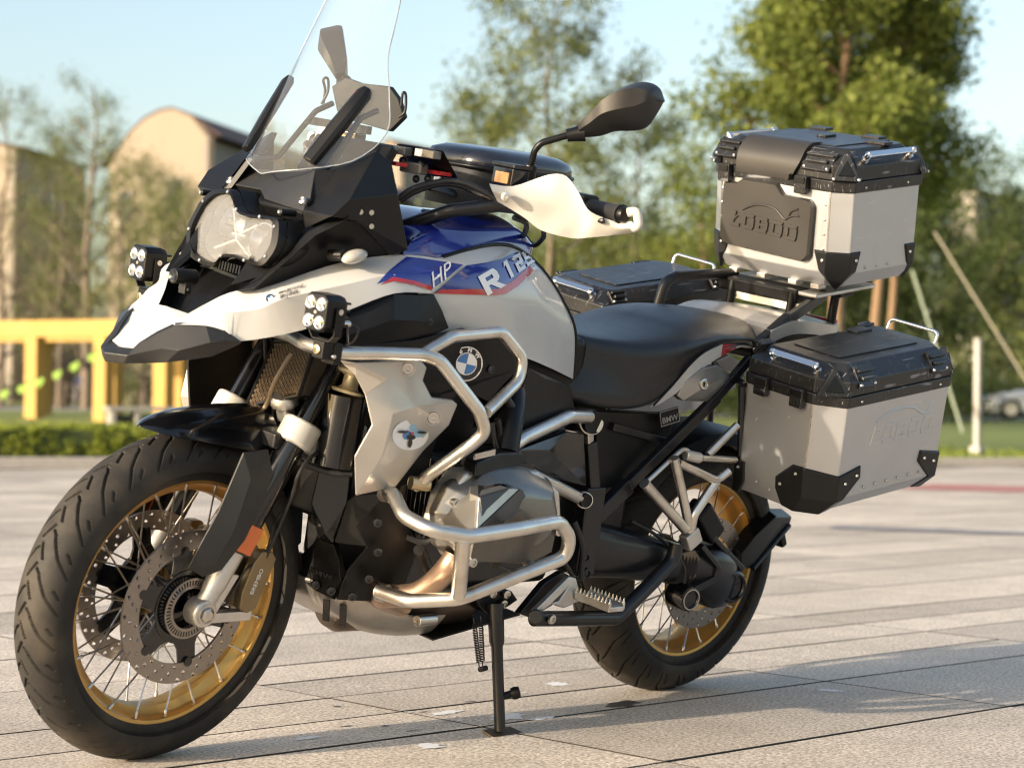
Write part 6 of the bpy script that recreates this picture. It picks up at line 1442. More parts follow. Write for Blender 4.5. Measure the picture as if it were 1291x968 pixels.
def make_pannier(sy, label, mtx, O_):
    root = empty('aluminium_pannier', label=label, cat='pannier', group='aluminium side cases on the motorcycle rack', mtx=mtx)
    L_, W_ = .480, .262; Y = lambda p: V((p[0], sy*p[1], p[2]))
    def B(mb):
        if sy < 0: mb.flip()
        return mb
    rg = [ring8(0, -L_, 0, W_, 0, .012, .062), ring8(-.004, -L_+.004, .002, W_-.003, -.222, .012, .062), ring8(-.012, -L_+.012, .004, W_-.045, -.262, .012, .045)]
    v, f = loft(rg); body = B(MB().add(v, f)).build('case_body', M_CASE, root, smooth=25, bevel=.003, clean=True)
    # folded corner strip between the front and outer faces
    for x_, q in ((-.001, 1), (-L_+.001, -1)):
        B(MB().bar(V((x_, W_-.063, -.005)), V((x_-.005*q, W_-.064, -.215)), .004, .003)).build('seam_strip', M_STEEL, body)
    lid = empty('lid', parent=root)
    rg = [ring8(.003, -L_-.003, -.003, W_+.003, -.004, .014, .064), ring8(.004, -L_-.004, -.004, W_+.004, .022, .014, .065)]
    v, f = loft(rg); B(MB().add(v, f)).build('lid_rim', M_LID, lid, smooth=25, bevel=.003, clean=True)
    rg = [ring8(.001, -L_-.001, -.001, W_+.001, .0222, .014, .064), ring8(0, -L_, 0, W_, .056, .014, .064), ring8(-.040, -L_+.040, .03, W_-.036, .088, .012, .040)]
    v, f = loft(rg); B(MB().add(v, f)).build('lid_shell', M_LID, lid, smooth=25, bevel=.003, clean=True)
    B(MB().box((-L_*.5, W_*.47, .0895), (L_*.62, W_*.5, .003))).build('lid_pad', M_LID, lid, bevel=.0012)
    # corner caps of the lid: triangular pads
    for x_, d in ((0, -1), (-L_, 1)):
        c = V((x_+d*.024, W_-.030, .046)); n_ = V((-d*.75, 1, .35)).normalized(); xx, uu, nn_ = facing(n_)
        B(MB().panel([c-xx*.040-uu*.026+nn_*.010, c+xx*.040-uu*.026+nn_*.010, c+xx*.004+uu*.036+nn_*.004, c-xx*.004+uu*.036+nn_*.004], -nn_*.016)).build('lid_corner', M_LID, lid, bevel=.002, clean=True)
        B(MB().panel([c-xx*.022-uu*.016+nn_*.0125, c+xx*.022-uu*.016+nn_*.0125, c+uu*.022+nn_*.008], -nn_*.005)).build('lid_corner', M_BLACK, lid, bevel=.001, clean=True)
        c = V((x_+d*.020, .012, .046)); n_ = V((-d, -1, .35)).normalized(); xx, uu, nn_ = facing(n_)
    for cx, w_ in ((-.105, .062), (-L_+.100, .062)):
        n_ = V((0, sy*1, .62)); c = V((cx, W_-.012, .060)); xx = V((-1, 0, 0))
        tie_block(Y(c-xx*w_/2), Y(c+xx*w_/2), lid, n_, .052)
    for cx in (-.045, -L_+.06):
        tie_block(Y((cx-.025, .012, .074)), Y((cx+.025, .012, .074)), lid, V((0, -sy*.9, .8)), .035)
    B(MB().box((-L_*.72, .05, .092), (.06, .035, .006))).build('lid_buckle', M_LID, lid, bevel=.002)
    flat_rail(Y((-.020, .065, .066)), Y((-.020, .188, .066)), lid, .022, V((.75, 0, 1)))
    r_ = MB().tube(fillet([Y((-L_+.03, .055, .082)), Y((-L_+.02, .055, .108)), Y((-L_+.02, .195, .108)), Y((-L_+.03, .195, .082))], .02), .004, 12); r_.build('carry_rail', M_CHROME, lid, smooth=60)
    for y_ in (.060, .165): latch(Y((.004, y_, .004)), (1, 0, 0), root)
    for y_ in (.060, .165): latch(Y((-L_-.004, y_, .004)), (-1, 0, 0), root)
    # corner guards at the bottom
    def guard3(x_, d):
        a = W_-.062
        g = [V(p) for p in ((x_+d*.003, a-.075, -.200), (x_+d*.003, a-.030, -.158), (x_+d*.003, a, -.156), (x_+d*.0, a, -.2245), (x_+d*.0, a-.075, -.2245), (x_-d*.047, W_+.003, -.166), (x_-d*.049, W_+.0005, -.2245), (x_-d*.122, W_+.003, -.152), (x_-d*.126, W_+.003, -.178), (x_-d*.075, W_+.0005, -.2235), (x_-d*.009, a-.06, -.262), (x_-d*.009, W_-.088, -.2665), (x_-d*.044, W_-.041, -.2665), (x_-d*.08, W_-.042, -.262))]
        fs = [(0, 1, 2, 3, 4), (2, 5, 6, 3), (5, 7, 8, 9, 6), (4, 3, 11, 10), (3, 6, 12, 11), (6, 9, 13, 12)]
        if d < 0: fs = [q[::-1] for q in fs]
        o = B(MB().shell(g, fs, V((-d*.006, -.006, .004)))).build('corner_guard', M_GUARD, root, smooth=25, bevel=.002, clean=True)
        for p, n_ in (((x_+d*.004, a-.020, -.172), (d, 0, 0)), ((x_+d*.004, a-.060, -.208), (d, 0, 0)), ((x_-d*.070, W_+.004, -.183), (0, 1, 0)), ((x_-d*.110, W_+.004, -.170), (0, 1, 0))):
            rivet(Y(p), Y(n_), o, r=.0042)
    guard3(0, 1); guard3(-L_, -1)
    B(MB().panel([(.003, .0, -.19), (.003, .028, -.19), (.003, .032, -.235), (.001, .02, -.266), (.001, .0, -.266)], V((-.008, 0, 0)))).build('corner_guard', M_GUARD, root, bevel=.002, clean=True)
    rivet(Y((.0035, .014, -.205)), (1, 0, 0), root)
    for p in ((.001, .07, -.225), (.001, .11, -.232), (.002, .05, -.08), (.002, .14, -.05)): rivet(Y(p), (1, 0, 0), body, M_CASE, .0036)
    for k in range(6): rivet(Y((-.15-.043*k, W_-.0005, -.205)), (0, sy, 0), body, M_CASE, .0036)
    for k in (0, 1): rivet(Y((-.09-.3*k, W_+.0045, .008)), (0, sy, 0), lid, r=.003)
    # logo pressed into the outer sheet
    n_ = V((0, sy, 0)); xx = V((-sy, 0, 0)); uu = V((0, 0, 1)); c = Y((-L_*.55, W_-.0016, -.085))
    block_word('LOBOO', c-n_*.0004, xx, uu, n_, .040, .046, .010, M_CASE, body, 'pressed_logo', .0022)
    MB().tube(spline([c+xx*a_+uu*q for a_, q in ((-.10, .034), (-.04, .052), (.03, .050), (.085, .028), (.12, .055))], 6), .0030, 8).build('pressed_logo', M_CASE, body, smooth=60)
    return root
t_ = math.radians(8.5)
fx, fz_ = V((math.cos(t_), 0, -math.sin(t_))), V((math.sin(t_), 0, math.cos(t_)))
RM = Matrix((fx, V((0, 1, 0)), fz_)).transposed().to_4x4()
ML = BM @ Matrix.Translation(V((.128, .222, .815))) @ RM @ Matrix.Rotation(math.radians(-3.5), 4, 'X')
MR = BM @ Matrix.Translation(V((.128, -.236, .850))) @ RM @ Matrix.Rotation(math.radians(-3.5), 4, 'X')
make_pannier(1, 'silver aluminium pannier with black lid on the near side of the motorcycle', ML, None)
make_pannier(-1, 'aluminium pannier on the far side, only its black scratched lid showing behind the seat', MR, None)

# ---- top case
MT = BM @ Matrix.Translation(V((-.150, -.006, 1.268))) @ Matrix((c_x, V((0, 1, 0)), c_z)).transposed().to_4x4()
tcs = empty('aluminium_top_case', label='tilted aluminium top case with black lid and bronze-grey back pad', cat='top case', mtx=MT)
TL_, TW = .328, .215
rg = [ring8(0, -TL_, -TW, TW, 0, .045, .045), ring8(-.002, -TL_+.002, -TW+.002, TW-.002, -.200, .045, .045), ring8(-.022, -TL_+.022, -TW+.03, TW-.03, -.236, .035, .035)]
v, f = loft(rg); tbody = MB().add(v, f).build('case_body', M_CASE, tcs, smooth=25, bevel=.003, clean=True)
for y_ in (-1, 1):
    MB().bar(V((-.0005, y_*(TW-.046), -.005)), V((-.003, y_*(TW-.047), -.195)), .004, .003).build('seam_strip', M_STEEL, tbody)
tlid = empty('lid', parent=tcs)
rg = [ring8(.004, -TL_-.004, -TW-.004, TW+.004, -.004, .046, .046), ring8(.005, -TL_-.005, -TW-.005, TW+.005, .024, .047, .047)]
v, f = loft(rg); MB().add(v, f).build('lid_rim', M_LID, tlid, smooth=25, bevel=.003, clean=True)
rg = [ring8(.001, -TL_-.001, -TW-.001, TW+.001, .0242, .046, .046), ring8(0, -TL_, -TW, TW, .060, .046, .046), ring8(-.038, -TL_+.038, -TW+.042, TW-.042, .096, .035, .035)]
v, f = loft(rg); MB().add(v, f).build('lid_shell', M_LID, tlid, smooth=25, bevel=.003, clean=True)
MB().box((-TL_*.52, 0, .0972), (TL_*.66, TW*1.2, .003)).build('lid_pad', M_LID, tlid, bevel=.0012)
for sx, x_ in ((1, 0), (-1, -TL_)):
    for sy in (1, -1):
        c = V((x_-sx*.017, sy*(TW-.016), .050)); n_ = V((sx, sy*.9, .35)); xx, uu, nn_ = facing(n_)
        MB().panel([c-xx*.034-uu*.026+nn_*.010, c+xx*.034-uu*.026+nn_*.010, c+xx*.006+uu*.040+nn_*.002, c-xx*.006+uu*.040+nn_*.002], -nn_*.016).build('lid_corner', M_LID, tlid, bevel=.002, clean=True)
        MB().panel([c-xx*.020-uu*.014+nn_*.0125, c+xx*.020-uu*.014+nn_*.0125, c+uu*.024+nn_*.006], -nn_*.005).build('lid_corner', M_BLACK, tlid, bevel=.001, clean=True)
        rivet(c+nn_*.0105-xx*.030-uu*.022, nn_, tlid); rivet(c+nn_*.0105+xx*.030-uu*.022, nn_, tlid)
for y_, w_ in ((-.158, .07), (.125, .085)):
    tie_block(V((-.012, y_-w_/2, .062)), V((-.012, y_+w_/2, .062)), tlid, V((.95, 0, .8)), .055)
for x_, y_ in ((-TL_+.05, .08), (-TL_+.02, -.11), (-.2, TW-.06)):
    MB().box((x_, y_, .100), (.035, .055, .008)).build('lid_buckle', M_LID, tlid, bevel=.002)
MB().box((-.19, .0, .1015), (.045, .028, .006)).build('lid_buckle', M_LID, tlid, bevel=.002)
# padded flap over the lid front
fp_ = [[V((-.075, y, .1005)), V((-.040, y, .102)), V((-.012, y, .088)), V((.008, y, .060)), V((.012, y, .030)), V((.010, y, .012))] for y in (-.118, -.09, -.02, .05, .078)]
fp_[4][4] = V((.012, .066, .036)); fp_[4][5] = V((.010, .055, .014))
v, f = patch(fp_, 3, 3)
nn = vnormals(v, f)
if nn[len(nn)//2].x < 0: f = [q[::-1] for q in f]; nn = [-k for k in nn]
MB().shell(v, f, [-k*.010 for k in nn]).build('lid_flap', M_PLATE, tlid, smooth=50, clean=True)
# moulded back pad with raised logo
pp = [(-.192, -.018), (-.140, -.014), (-.122, -.002), (.0, -.002), (.026, -.026), (.118, -.028), (.132, -.042), (.128, -.165), (.112, -.180), (-.180, -.172), (-.196, -.155)]
pp = [((a_+.196)/.328*.290-.160, q) for a_, q in pp]; out = fillet([V((0, a_, q)) for a_, q in pp], .014, 4, True); cen = V((0, -.03, -.095)); n_ = len(out)
rgs = [[p+V((.0005, 0, 0)) for p in out], [p+V((.010, 0, 0)) for p in out], [cen+(p-cen)*.965+V((.015, 0, 0)) for p in out]]
v, f = loft(rgs); pad = MB().add(v, f).build('back_pad', M_PLATE, tcs, smooth=40, clean=True)
block_word('LOBOO', V((.0150, -.020, -.108)), V((0, 1, -.06)), V((0, 0, 1)), V((1, 0, 0)), .036, .038, .009, M_PLATE, pad, 'pad_logo', .0042)
MB().tube(spline([V((.0160, y, z)) for y, z in ((-.085, -.078), (-.04, -.060), (.015, -.062), (.05, -.084), (.068, -.062), (.088, -.054))], 6), .0028, 8).build('pad_logo', M_PLATE, pad, smooth=60)
MB().tube(spline([V((.0160, y, z)) for y, z in ((.05, -.084), (.072, -.073), (.092, -.071))], 6), .0024, 8).build('pad_logo', M_PLATE, pad, smooth=60)
for y_ in (-.150, .092): latch(V((.006, y_, .006)), (1, 0, 0), tcs)
flat_rail(V((-.075, TW-.010, .070)), V((-TL_+.075, TW-.010, .070)), tlid, .022, V((0, .8, 1)))
flat_rail(V((-.075, -TW+.010, .070)), V((-TL_+.075, -TW+.010, .070)), tlid, .022, V((0, -.8, 1)))
for sx, x_ in ((1, 0), (-1, -TL_)):
    for sy in (1, -1):
        a = TW-.045
        g = [V(p) for p in ((x_+sx*.003, sy*(a-.035), -.150), (x_+sx*.003, sy*a, -.150), (x_+sx*.001, sy*(a-.003), -.201), (x_+sx*.001, sy*(a-.020), -.196), (x_-sx*.034, sy*(TW+.003), -.150), (x_-sx*.036, sy*(TW+.001), -.201), (x_-sx*.072, sy*(TW+.003), -.150), (x_-sx*.060, sy*(TW+.001), -.196), (x_-sx*.026, sy*(TW-.032), -.244))]
        fs = [(0, 1, 2, 3), (1, 4, 5, 2), (4, 6, 7, 5), (3, 2, 8), (2, 5, 8), (5, 7, 8)]
        if sx*sy < 0: fs = [q[::-1] for q in fs]
        o = MB().shell(g, fs, V((-sx*.006, -sy*.006, .004))).build('corner_guard', M_GUARD, tcs, smooth=25, bevel=.002, clean=True)
        rivet(V((x_+sx*.003, sy*(a-.010), -.170)), (sx, 0, 0), o); rivet(V((x_-sx*.055, sy*(TW+.003), -.168)), (0, sy, 0), o)
for k in range(4): rivet(V((.0005, .158, -.035-.036*k)), (1, 0, 0), tbody, M_STEEL, .0034); rivet(V((.0005, -.166-.0, -.035-.036*k)), (1, 0, 0), tbody, M_STEEL, .0034)
for k in range(3): rivet(V((-.10-.045*k, TW-.001, -.19)), (0, 1, 0), tbody, M_CASE, .0036)
for x_ in (-.07, -TL_+.09): rivet(V((x_, TW+.0055, .008)), (0, 1, 0), tlid, r=.003)
for y_ in (-.13, -.04, .06, .13):
    MB().box((-.028, y_, -.240), (.03, .026, .012)).build('base_clip', M_ALU, tcs, bevel=.002)

# ---- tank bag
tbx = BM @ Matrix.Translation(V((.785, .0, 1.150)))
bag = empty('tank_bag', label='small black tank bag with glossy lid strapped on the fuel tank', cat='bag', mtx=tbx)
def sq(hx, hy, z, dx=0, n_=24, e=.55): return [V((dx+hx*math.copysign(abs(math.cos(q))**e, math.cos(q)), hy*math.copysign(abs(math.sin(q))**e, math.sin(q)), z)) for q in [2*PI*k/n_ for k in range(n_)]]
v, f = loft([sq(.150, .098, -.02), sq(.152, .102, .02), sq(.145, .102, .062)]); MB().add(v, f).build('bag_body', M_BAG, bag, smooth=50, clean=True)
v, f = loft([sq(.150, .108, .062), sq(.153, .111, .068), sq(.153, .111, .082), sq(.146, .104, .094), sq(.120, .082, .104), sq(.07, .05, .108)]); MB().add(v, f).build('bag_lid', M_BAGTOP, bag, smooth=50, clean=True)
MB().tube(sq(.1545, .1125, .066), .0045, 8, closed=True).build('bag_zip', M_BLACK, bag, smooth=60)
MB().box((.153, -.02, .03), (.004, .020, .024)).build('bag_badge', M_DECALW, bag, bevel=.001)

# ================================================================== BACKGROUND
import numpy as np
def leaf_mat(name, c1, c2, trans=.35):
    M = bpy.data.materials.new(name); M.use_nodes = True; t = M.node_tree; n = t.nodes; L = t.links.new; b = n['Principled BSDF']
    g = n.new('ShaderNodeNewGeometry'); mx = n.new('ShaderNodeMix'); mx.data_type = 'RGBA'; mx.inputs['A'].default_value = (*c1, 1); mx.inputs['B'].default_value = (*c2, 1)
    L(g.outputs['Random Per Island'], mx.inputs['Factor']); L(mx.outputs['Result'], b.inputs['Base Color']); b.inputs['Roughness'].default_value = .55; b.inputs['Specular IOR Level'].default_value = .3
    tr = n.new('ShaderNodeBsdfTranslucent'); L(mx.outputs['Result'], tr.inputs[0]); ms = n.new('ShaderNodeMixShader'); ms.inputs[0].default_value = trans
    L(b.outputs[0], ms.inputs[1]); L(tr.outputs[0], ms.inputs[2]); L(ms.outputs[0], n['Material Output'].inputs[0]); return M
M_LEAF1 = leaf_mat('leaf_bright', (.065, .098, .018), (.24, .28, .06), .42)
M_LEAF2 = leaf_mat('leaf_olive', (.09, .115, .032), (.21, .235, .075), .45)
M_LEAF3 = leaf_mat('leaf_dark', (.035, .06, .018), (.10, .13, .035), .35)
M_LEAF4 = leaf_mat('leaf_hedge', (.14, .19, .02), (.38, .42, .07), .5)
M_LEAF5 = leaf_mat('leaf_purple', (.035, .02, .02), (.09, .06, .045), .25)
M_GRASS = leaf_mat('grass_blade', (.12, .17, .02), (.26, .30, .05), .4)
M_BARK = mat('bark', (.20, .13, .075), .85, var=.3, scale=25, bump=.5, bscale=40, bdist=.01)
M_BARKG = mat('bark_grey', (.13, .105, .08), .85, var=.3, scale=25, bump=.5, bscale=40, bdist=.01)

def leaf_cloud(name, centres, per, spread, size, m, parent, seed=1, flat=.75):
    r = np.random.RandomState(seed); C = np.repeat(np.asarray(centres, float)[:, :3], per, 0); n = len(C)
    sp = np.repeat(np.asarray([c[3] if len(c) > 3 else 1 for c in centres]), per)[:, None]
    P = C+r.normal(size=(n, 3))*spread*sp*np.array([1, 1, flat])
    d = r.normal(size=(n, 3)); d /= np.linalg.norm(d, axis=1)[:, None]; e = np.cross(d, r.normal(size=(n, 3))); e /= np.linalg.norm(e, axis=1)[:, None]
    s_ = (size*(.6+.8*r.rand(n)))[:, None]
    v = np.stack([P-d*s_, P+e*s_*.5, P+d*s_, P-e*s_*.5], 1).reshape(-1, 3)
    me = bpy.data.meshes.new(name); me.vertices.add(4*n); me.vertices.foreach_set('co', v.ravel()); me.loops.add(4*n); me.loops.foreach_set('vertex_index', np.arange(4*n, dtype=np.int32))
    me.polygons.add(n); me.polygons.foreach_set('loop_start', np.arange(0, 4*n, 4, dtype=np.int32)); me.update(calc_edges=True); me.validate()
    me.materials.append(m); o = bpy.data.objects.new(name, me); link(o, parent); return o

def grow(base, h, r0, seed, nl=7, lean=(0, 0), spread=.4, start=.3, sub=3):
    """tapered trunk with limbs; returns mesh builder and the branch tips"""
    r = random.Random(seed); b = MB(); tips = []
    pts = []; p = V(base)
    for k in range(9):
        t = k/8; pts.append(V(base)+V((lean[0]*t*h+r.uniform(-.02, .02)*h*t, lean[1]*t*h+r.uniform(-.02, .02)*h*t, h*t)))
    b.tube(spline(pts, 3), [r0*(1-.9*i/24)+.004 for i in range(25)], 9)
    tips.append(pts[-1])
    for k in range(nl):
        t = start+(1-start)*(k+.5)/nl*.95; i = min(7, int(t*8)); q = pts[i].lerp(pts[i+1], t*8-i); a = k*2.4+r.random()
        L_ = h*spread*(1.15-t*.8)*r.uniform(.75, 1.2); d = V((math.cos(a), math.sin(a), r.uniform(.45, 1.0))).normalized()
        e = [q, q+d*L_*.35, q+d*L_*.7+V((0, 0, L_*.10)), q+d*L_+V((0, 0, L_*.25))]
        rr = r0*(1-.85*t)*.5+.003; b.tube(spline(e, 4), [rr*(1-.8*j/12)+.002 for j in range(13)], 6); tips += [e[-1], e[2], e[1].lerp(e[2], .5)]
        for s_ in range(sub):
            a2 = a+r.uniform(-1.2, 1.2); d2 = V((math.cos(a2), math.sin(a2), r.uniform(.1, 1))).normalized(); u = r.uniform(.35, .95); s0 = e[0].lerp(e[3], u); l2 = L_*r.uniform(.3, .55)
            b.tube([s0, s0+d2*l2*.5+V((0, 0, .03)), s0+d2*l2+V((0, 0, l2*.15))], [rr*.45, rr*.3, .003], 5); tips += [s0+d2*l2+V((0, 0, l2*.15)), s0+d2*l2*.6]
    return b, tips

def tree(name, label, base, h, r0, seed, leafm, size, per, spr, barkm=M_BARK, group=None, cat='tree', nl=9, spread=.4, start=.3, extra=0, lean=(0, 0), sub=3, flat=.8):
    root = empty(name, base, label, cat, group)
    b, tips = grow((0, 0, 0), h, r0, seed, nl, lean, spread, start, sub)
    b.build('trunk', barkm, root, smooth=60)
    r = random.Random(seed+5); cs = [(*t, 1) for t in tips]
    for _ in range(extra):
        a, c = r.choice(tips), r.choice(tips); q = a.lerp(c, r.random()*.4); cs.append((*(q+V((r.gauss(0, .25), r.gauss(0, .25), r.gauss(0, .25)))), r.uniform(.6, 1.2)))
    leaf_cloud('crown', cs, per, spr, size, leafm, root, seed, flat)
    return root

def gz(p, z=0): p = V(p); return V((p.x, p.y, z))

# ---- lawn on a gentle rise, road behind it
LA, LB = (-8.57,-19.66,0.15), (-22.61,-10.05,0.16)
M_LAWN = mat('lawn_turf', (.13, .17, .03), .9, var=.35, scale=1.2, tint=(.22, .22, .06, .5), tscale=.5, bump=.5, bscale=14, bdist=.05)
vv, ff = [], []
NU, NV = 60, 24
for i in range(NU+1):
    for j in range(NV+1):
        a = PA2.lerp(PB2, i/NU)+pn*.2; t = j/NV; p = a+pn*t*30
        vv.append(V((p.x, p.y, .045+.42*t*t*(3-2*t)+.02*noise.noise(p*.35))))
for i in range(NU):
    for j in range(NV): ff.append((i*(NV+1)+j, (i+1)*(NV+1)+j, (i+1)*(NV+1)+j+1, i*(NV+1)+j+1))
tag(mesh('lawn', vv, ff, M_LAWN), kind='structure')
rr = np.random.RandomState(3)
ctr = PA.lerp(PB, .8)
gp = [(*(PA.lerp(PB, u)+pn*w+V((0, 0, .06+.42*((w/30)**2)*(3-2*w/30)))), 1) for u, w in zip(rr.uniform(.45, 1.25, 900), .2+rr.rand(900)**1.5*22)]
gr = leaf_cloud('grass', gp, 22, .16, .035, M_GRASS, None, 9, .12); tag(gr, 'short sunlit lawn grass beyond the paving', 'grass', kind='stuff')
a0, a1 = PA2+pn*31, PB2+pn*31
tag(mesh('road', [a0+V((0, 0, .47)), a1+V((0, 0, .47)), a1+pn*14+V((0, 0, .52)), a0+pn*14+V((0, 0, .52))], [(0, 1, 2, 3)], M_ROAD), kind='structure')
tag(mesh('far_verge', [a0+pn*14+V((0, 0, .55)), a1+pn*14+V((0, 0, .55)), a1+pn*160+V((0, 0, 1.2)), a0+pn*160+V((0, 0, 1.2))], [(0, 1, 2, 3)], M_LAWN), kind='structure')

# ---- clipped hedge on the left
h0, h1 = PA-pe*6+pn*.25, PA+pe*3.05+pn*.25
hd = empty('clipped_hedge', h0.lerp(h1, .5), 'low clipped hedge along the plaza edge under the yellow pergola', 'hedge')
HH = .42
hm = (h0+h1)/2; L_ = (h1-h0).length
core = MB().bar(-pe*L_/2+V((0, 0, HH/2))+pn*.35, pe*L_/2+V((0, 0, HH/2))+pn*.35, .6, HH-.06); core.build('hedge_core', MATS.get('x') or mat('hedge_inside', (.035, .05, .012), .9, var=.4, scale=8), hd)
rs = np.random.RandomState(5); cs = []
for _ in range(900):
    u = rs.uniform(-L_/2, L_/2); k = rs.rand()
    if k < .5: q = pe*u+pn*.03+V((0, 0, rs.uniform(.03, HH)))
    else: q = pe*u+pn*rs.uniform(0, .7)+V((0, 0, HH-.01))
    cs.append((q.x, q.y, q.z, 1))
leaf_cloud('hedge_leaves', cs, 28, .035, .022, M_LEAF4, hd, 6)

# ---- pale frame cabinet at the hedge end
cbp = gz((-9.48,-16.24,0.21), .0)
cab = empty('planter_frame', cbp, 'pale grey metal frame cabinet standing at the hedge end', 'cabinet')
Rr = Matrix((pe, pn, V((0, 0, 1)))).transposed()
M_CAB = mat('cabinet_grey', (.27, .26, .24), .6, var=.1)
for a_ in (-.33, -.05, .33): MB().box(Rr @ V((a_, 0, .30)), (.06, .30, .60), Rr).build('cabinet_post', M_CAB, cab, bevel=.005)
MB().box(Rr @ V((0, 0, .62)), (.78, .34, .05), Rr).build('cabinet_top', M_CAB, cab, bevel=.005)
MB().box(Rr @ V((0, .1, .30)), (.70, .06, .5), Rr).build('cabinet_panel', mat('cabinet_dark', (.06, .07, .08), .4, var=.2), cab)
MB().box(Rr @ V((0, 0, .10)), (.70, .28, .05), Rr).build('cabinet_shelf', M_CAB, cab, bevel=.005)

# ---- yellow pergola
M_YEL = mat('yellow_render', (.40, .25, .065), .75, var=.12, scale=3, bump=.15, bscale=30)
pgp = gz((-18.54,-30.89,0.18), 0)
per_ = empty('pergola', pgp, 'yellow pergola with square posts and heavy top beams', 'pergola')
pd = (gz((-19.19,-29.13,0.2))-gz((-17.83,-32.99,0.14))).normalized(); pw = V((-pd.y, pd.x, 0))
if pw.dot(cD) < 0: pw = -pw
Rp = Matrix((pd, pw, V((0, 0, 1)))).transposed()
ztop = (-18.51,-30.89,2.33)[2]
for px_ in (-95, 26, 135, 227, 330):
    q = (px_-135)/63.5
    for dd in (0, 2.6):
        MB().box(pd*q+pw*dd+V((0, 0, (ztop-.3)/2)), (.30, .30, ztop-.3), Rp).build('pergola_post', M_YEL, per_, bevel=.01)
for dd in (0, 2.6): MB().box(pd*-.5+pw*dd+V((0, 0, ztop-.17)), (9.2, .32, .34), Rp).build('pergola_beam', M_YEL, per_, bevel=.01)

# ---- string of green pennants
fl0, fl1 = V((-13.66,-27.26,0.76)), V((-15.13,-25.81,1.59))
bunt = empty('pennant_string', gz(fl0, fl0.z), 'string of lime green pennants sagging across the pergola', 'bunting')
MB().tube([fl0*(1-t)+fl1*t-fl0+V((0, 0, -.10*4*t*(1-t))) for t in [k/20 for k in range(21)]], .006, 5).build('cord', M_CABLE, bunt)
M_PEN = mat('lime_cloth', (.26, .42, .07), .7, var=.1)
for k in range(7):
    t = (k+.6)/7; c = (fl1-fl0)*t+V((0, 0, -.10*4*t*(1-t))); d = (fl1-fl0).normalized()
    MB().panel([c-d*.075, c+d*.075, c+d*.08+V((0, 0, -.09)), c+V((0, 0, -.16)), c-d*.075+V((0, 0, -.09))], pn*.004).build('pennant', M_PEN, bunt)

# ---- shrubs and planting behind the pergola
SH = [(-20, 68, 1.4, M_LEAF3, 'dark green round shrub at the left edge behind the pergola'), (62, 68, 1.8, M_LEAF5, 'dark purple shrub between the two left pergola posts'), (92, 70, 2.3, M_LEAF3, 'tall dark green shrub behind the seated person'), (168, 67, 2.1, M_LEAF3, 'green shrub just right of the middle pergola post'), (198, 69, 1.6, M_LEAF5, 'brownish shrub left of the third pergola post'), (262, 66, 2.4, M_LEAF3, 'dark shrub right of the third pergola post beside the fork')]
for k, (px_, dep, hh, lm, lab) in enumerate(SH):
    q = V((-23.34,-43.02,-0.01)).lerp(V((-42.15,-24.49,0.28)), px_/1291); v_ = q-camo.location; q = camo.location+v_*(dep/52); b0 = gz(q, .45)
    root = empty('shrub', b0, lab, 'shrub', 'shrubs behind the pergola')
    r = random.Random(k); stem = MB(); cs = []
    for s_ in range(6):
        a = r.random()*6.28; e = V((math.cos(a)*hh*.3, math.sin(a)*hh*.3, hh*.6)); stem.tube([(0, 0, -.3), e*.5, e], [.03, .02, .008], 5)
    for s_ in range(60): cs.append((r.gauss(0, hh*.30), r.gauss(0, hh*.30), abs(r.gauss(hh*.45, hh*.25)), 1))
    stem.build('stem', M_BARKG, root); leaf_cloud('foliage', cs, 40, hh*.10, .05, lm, root, k)

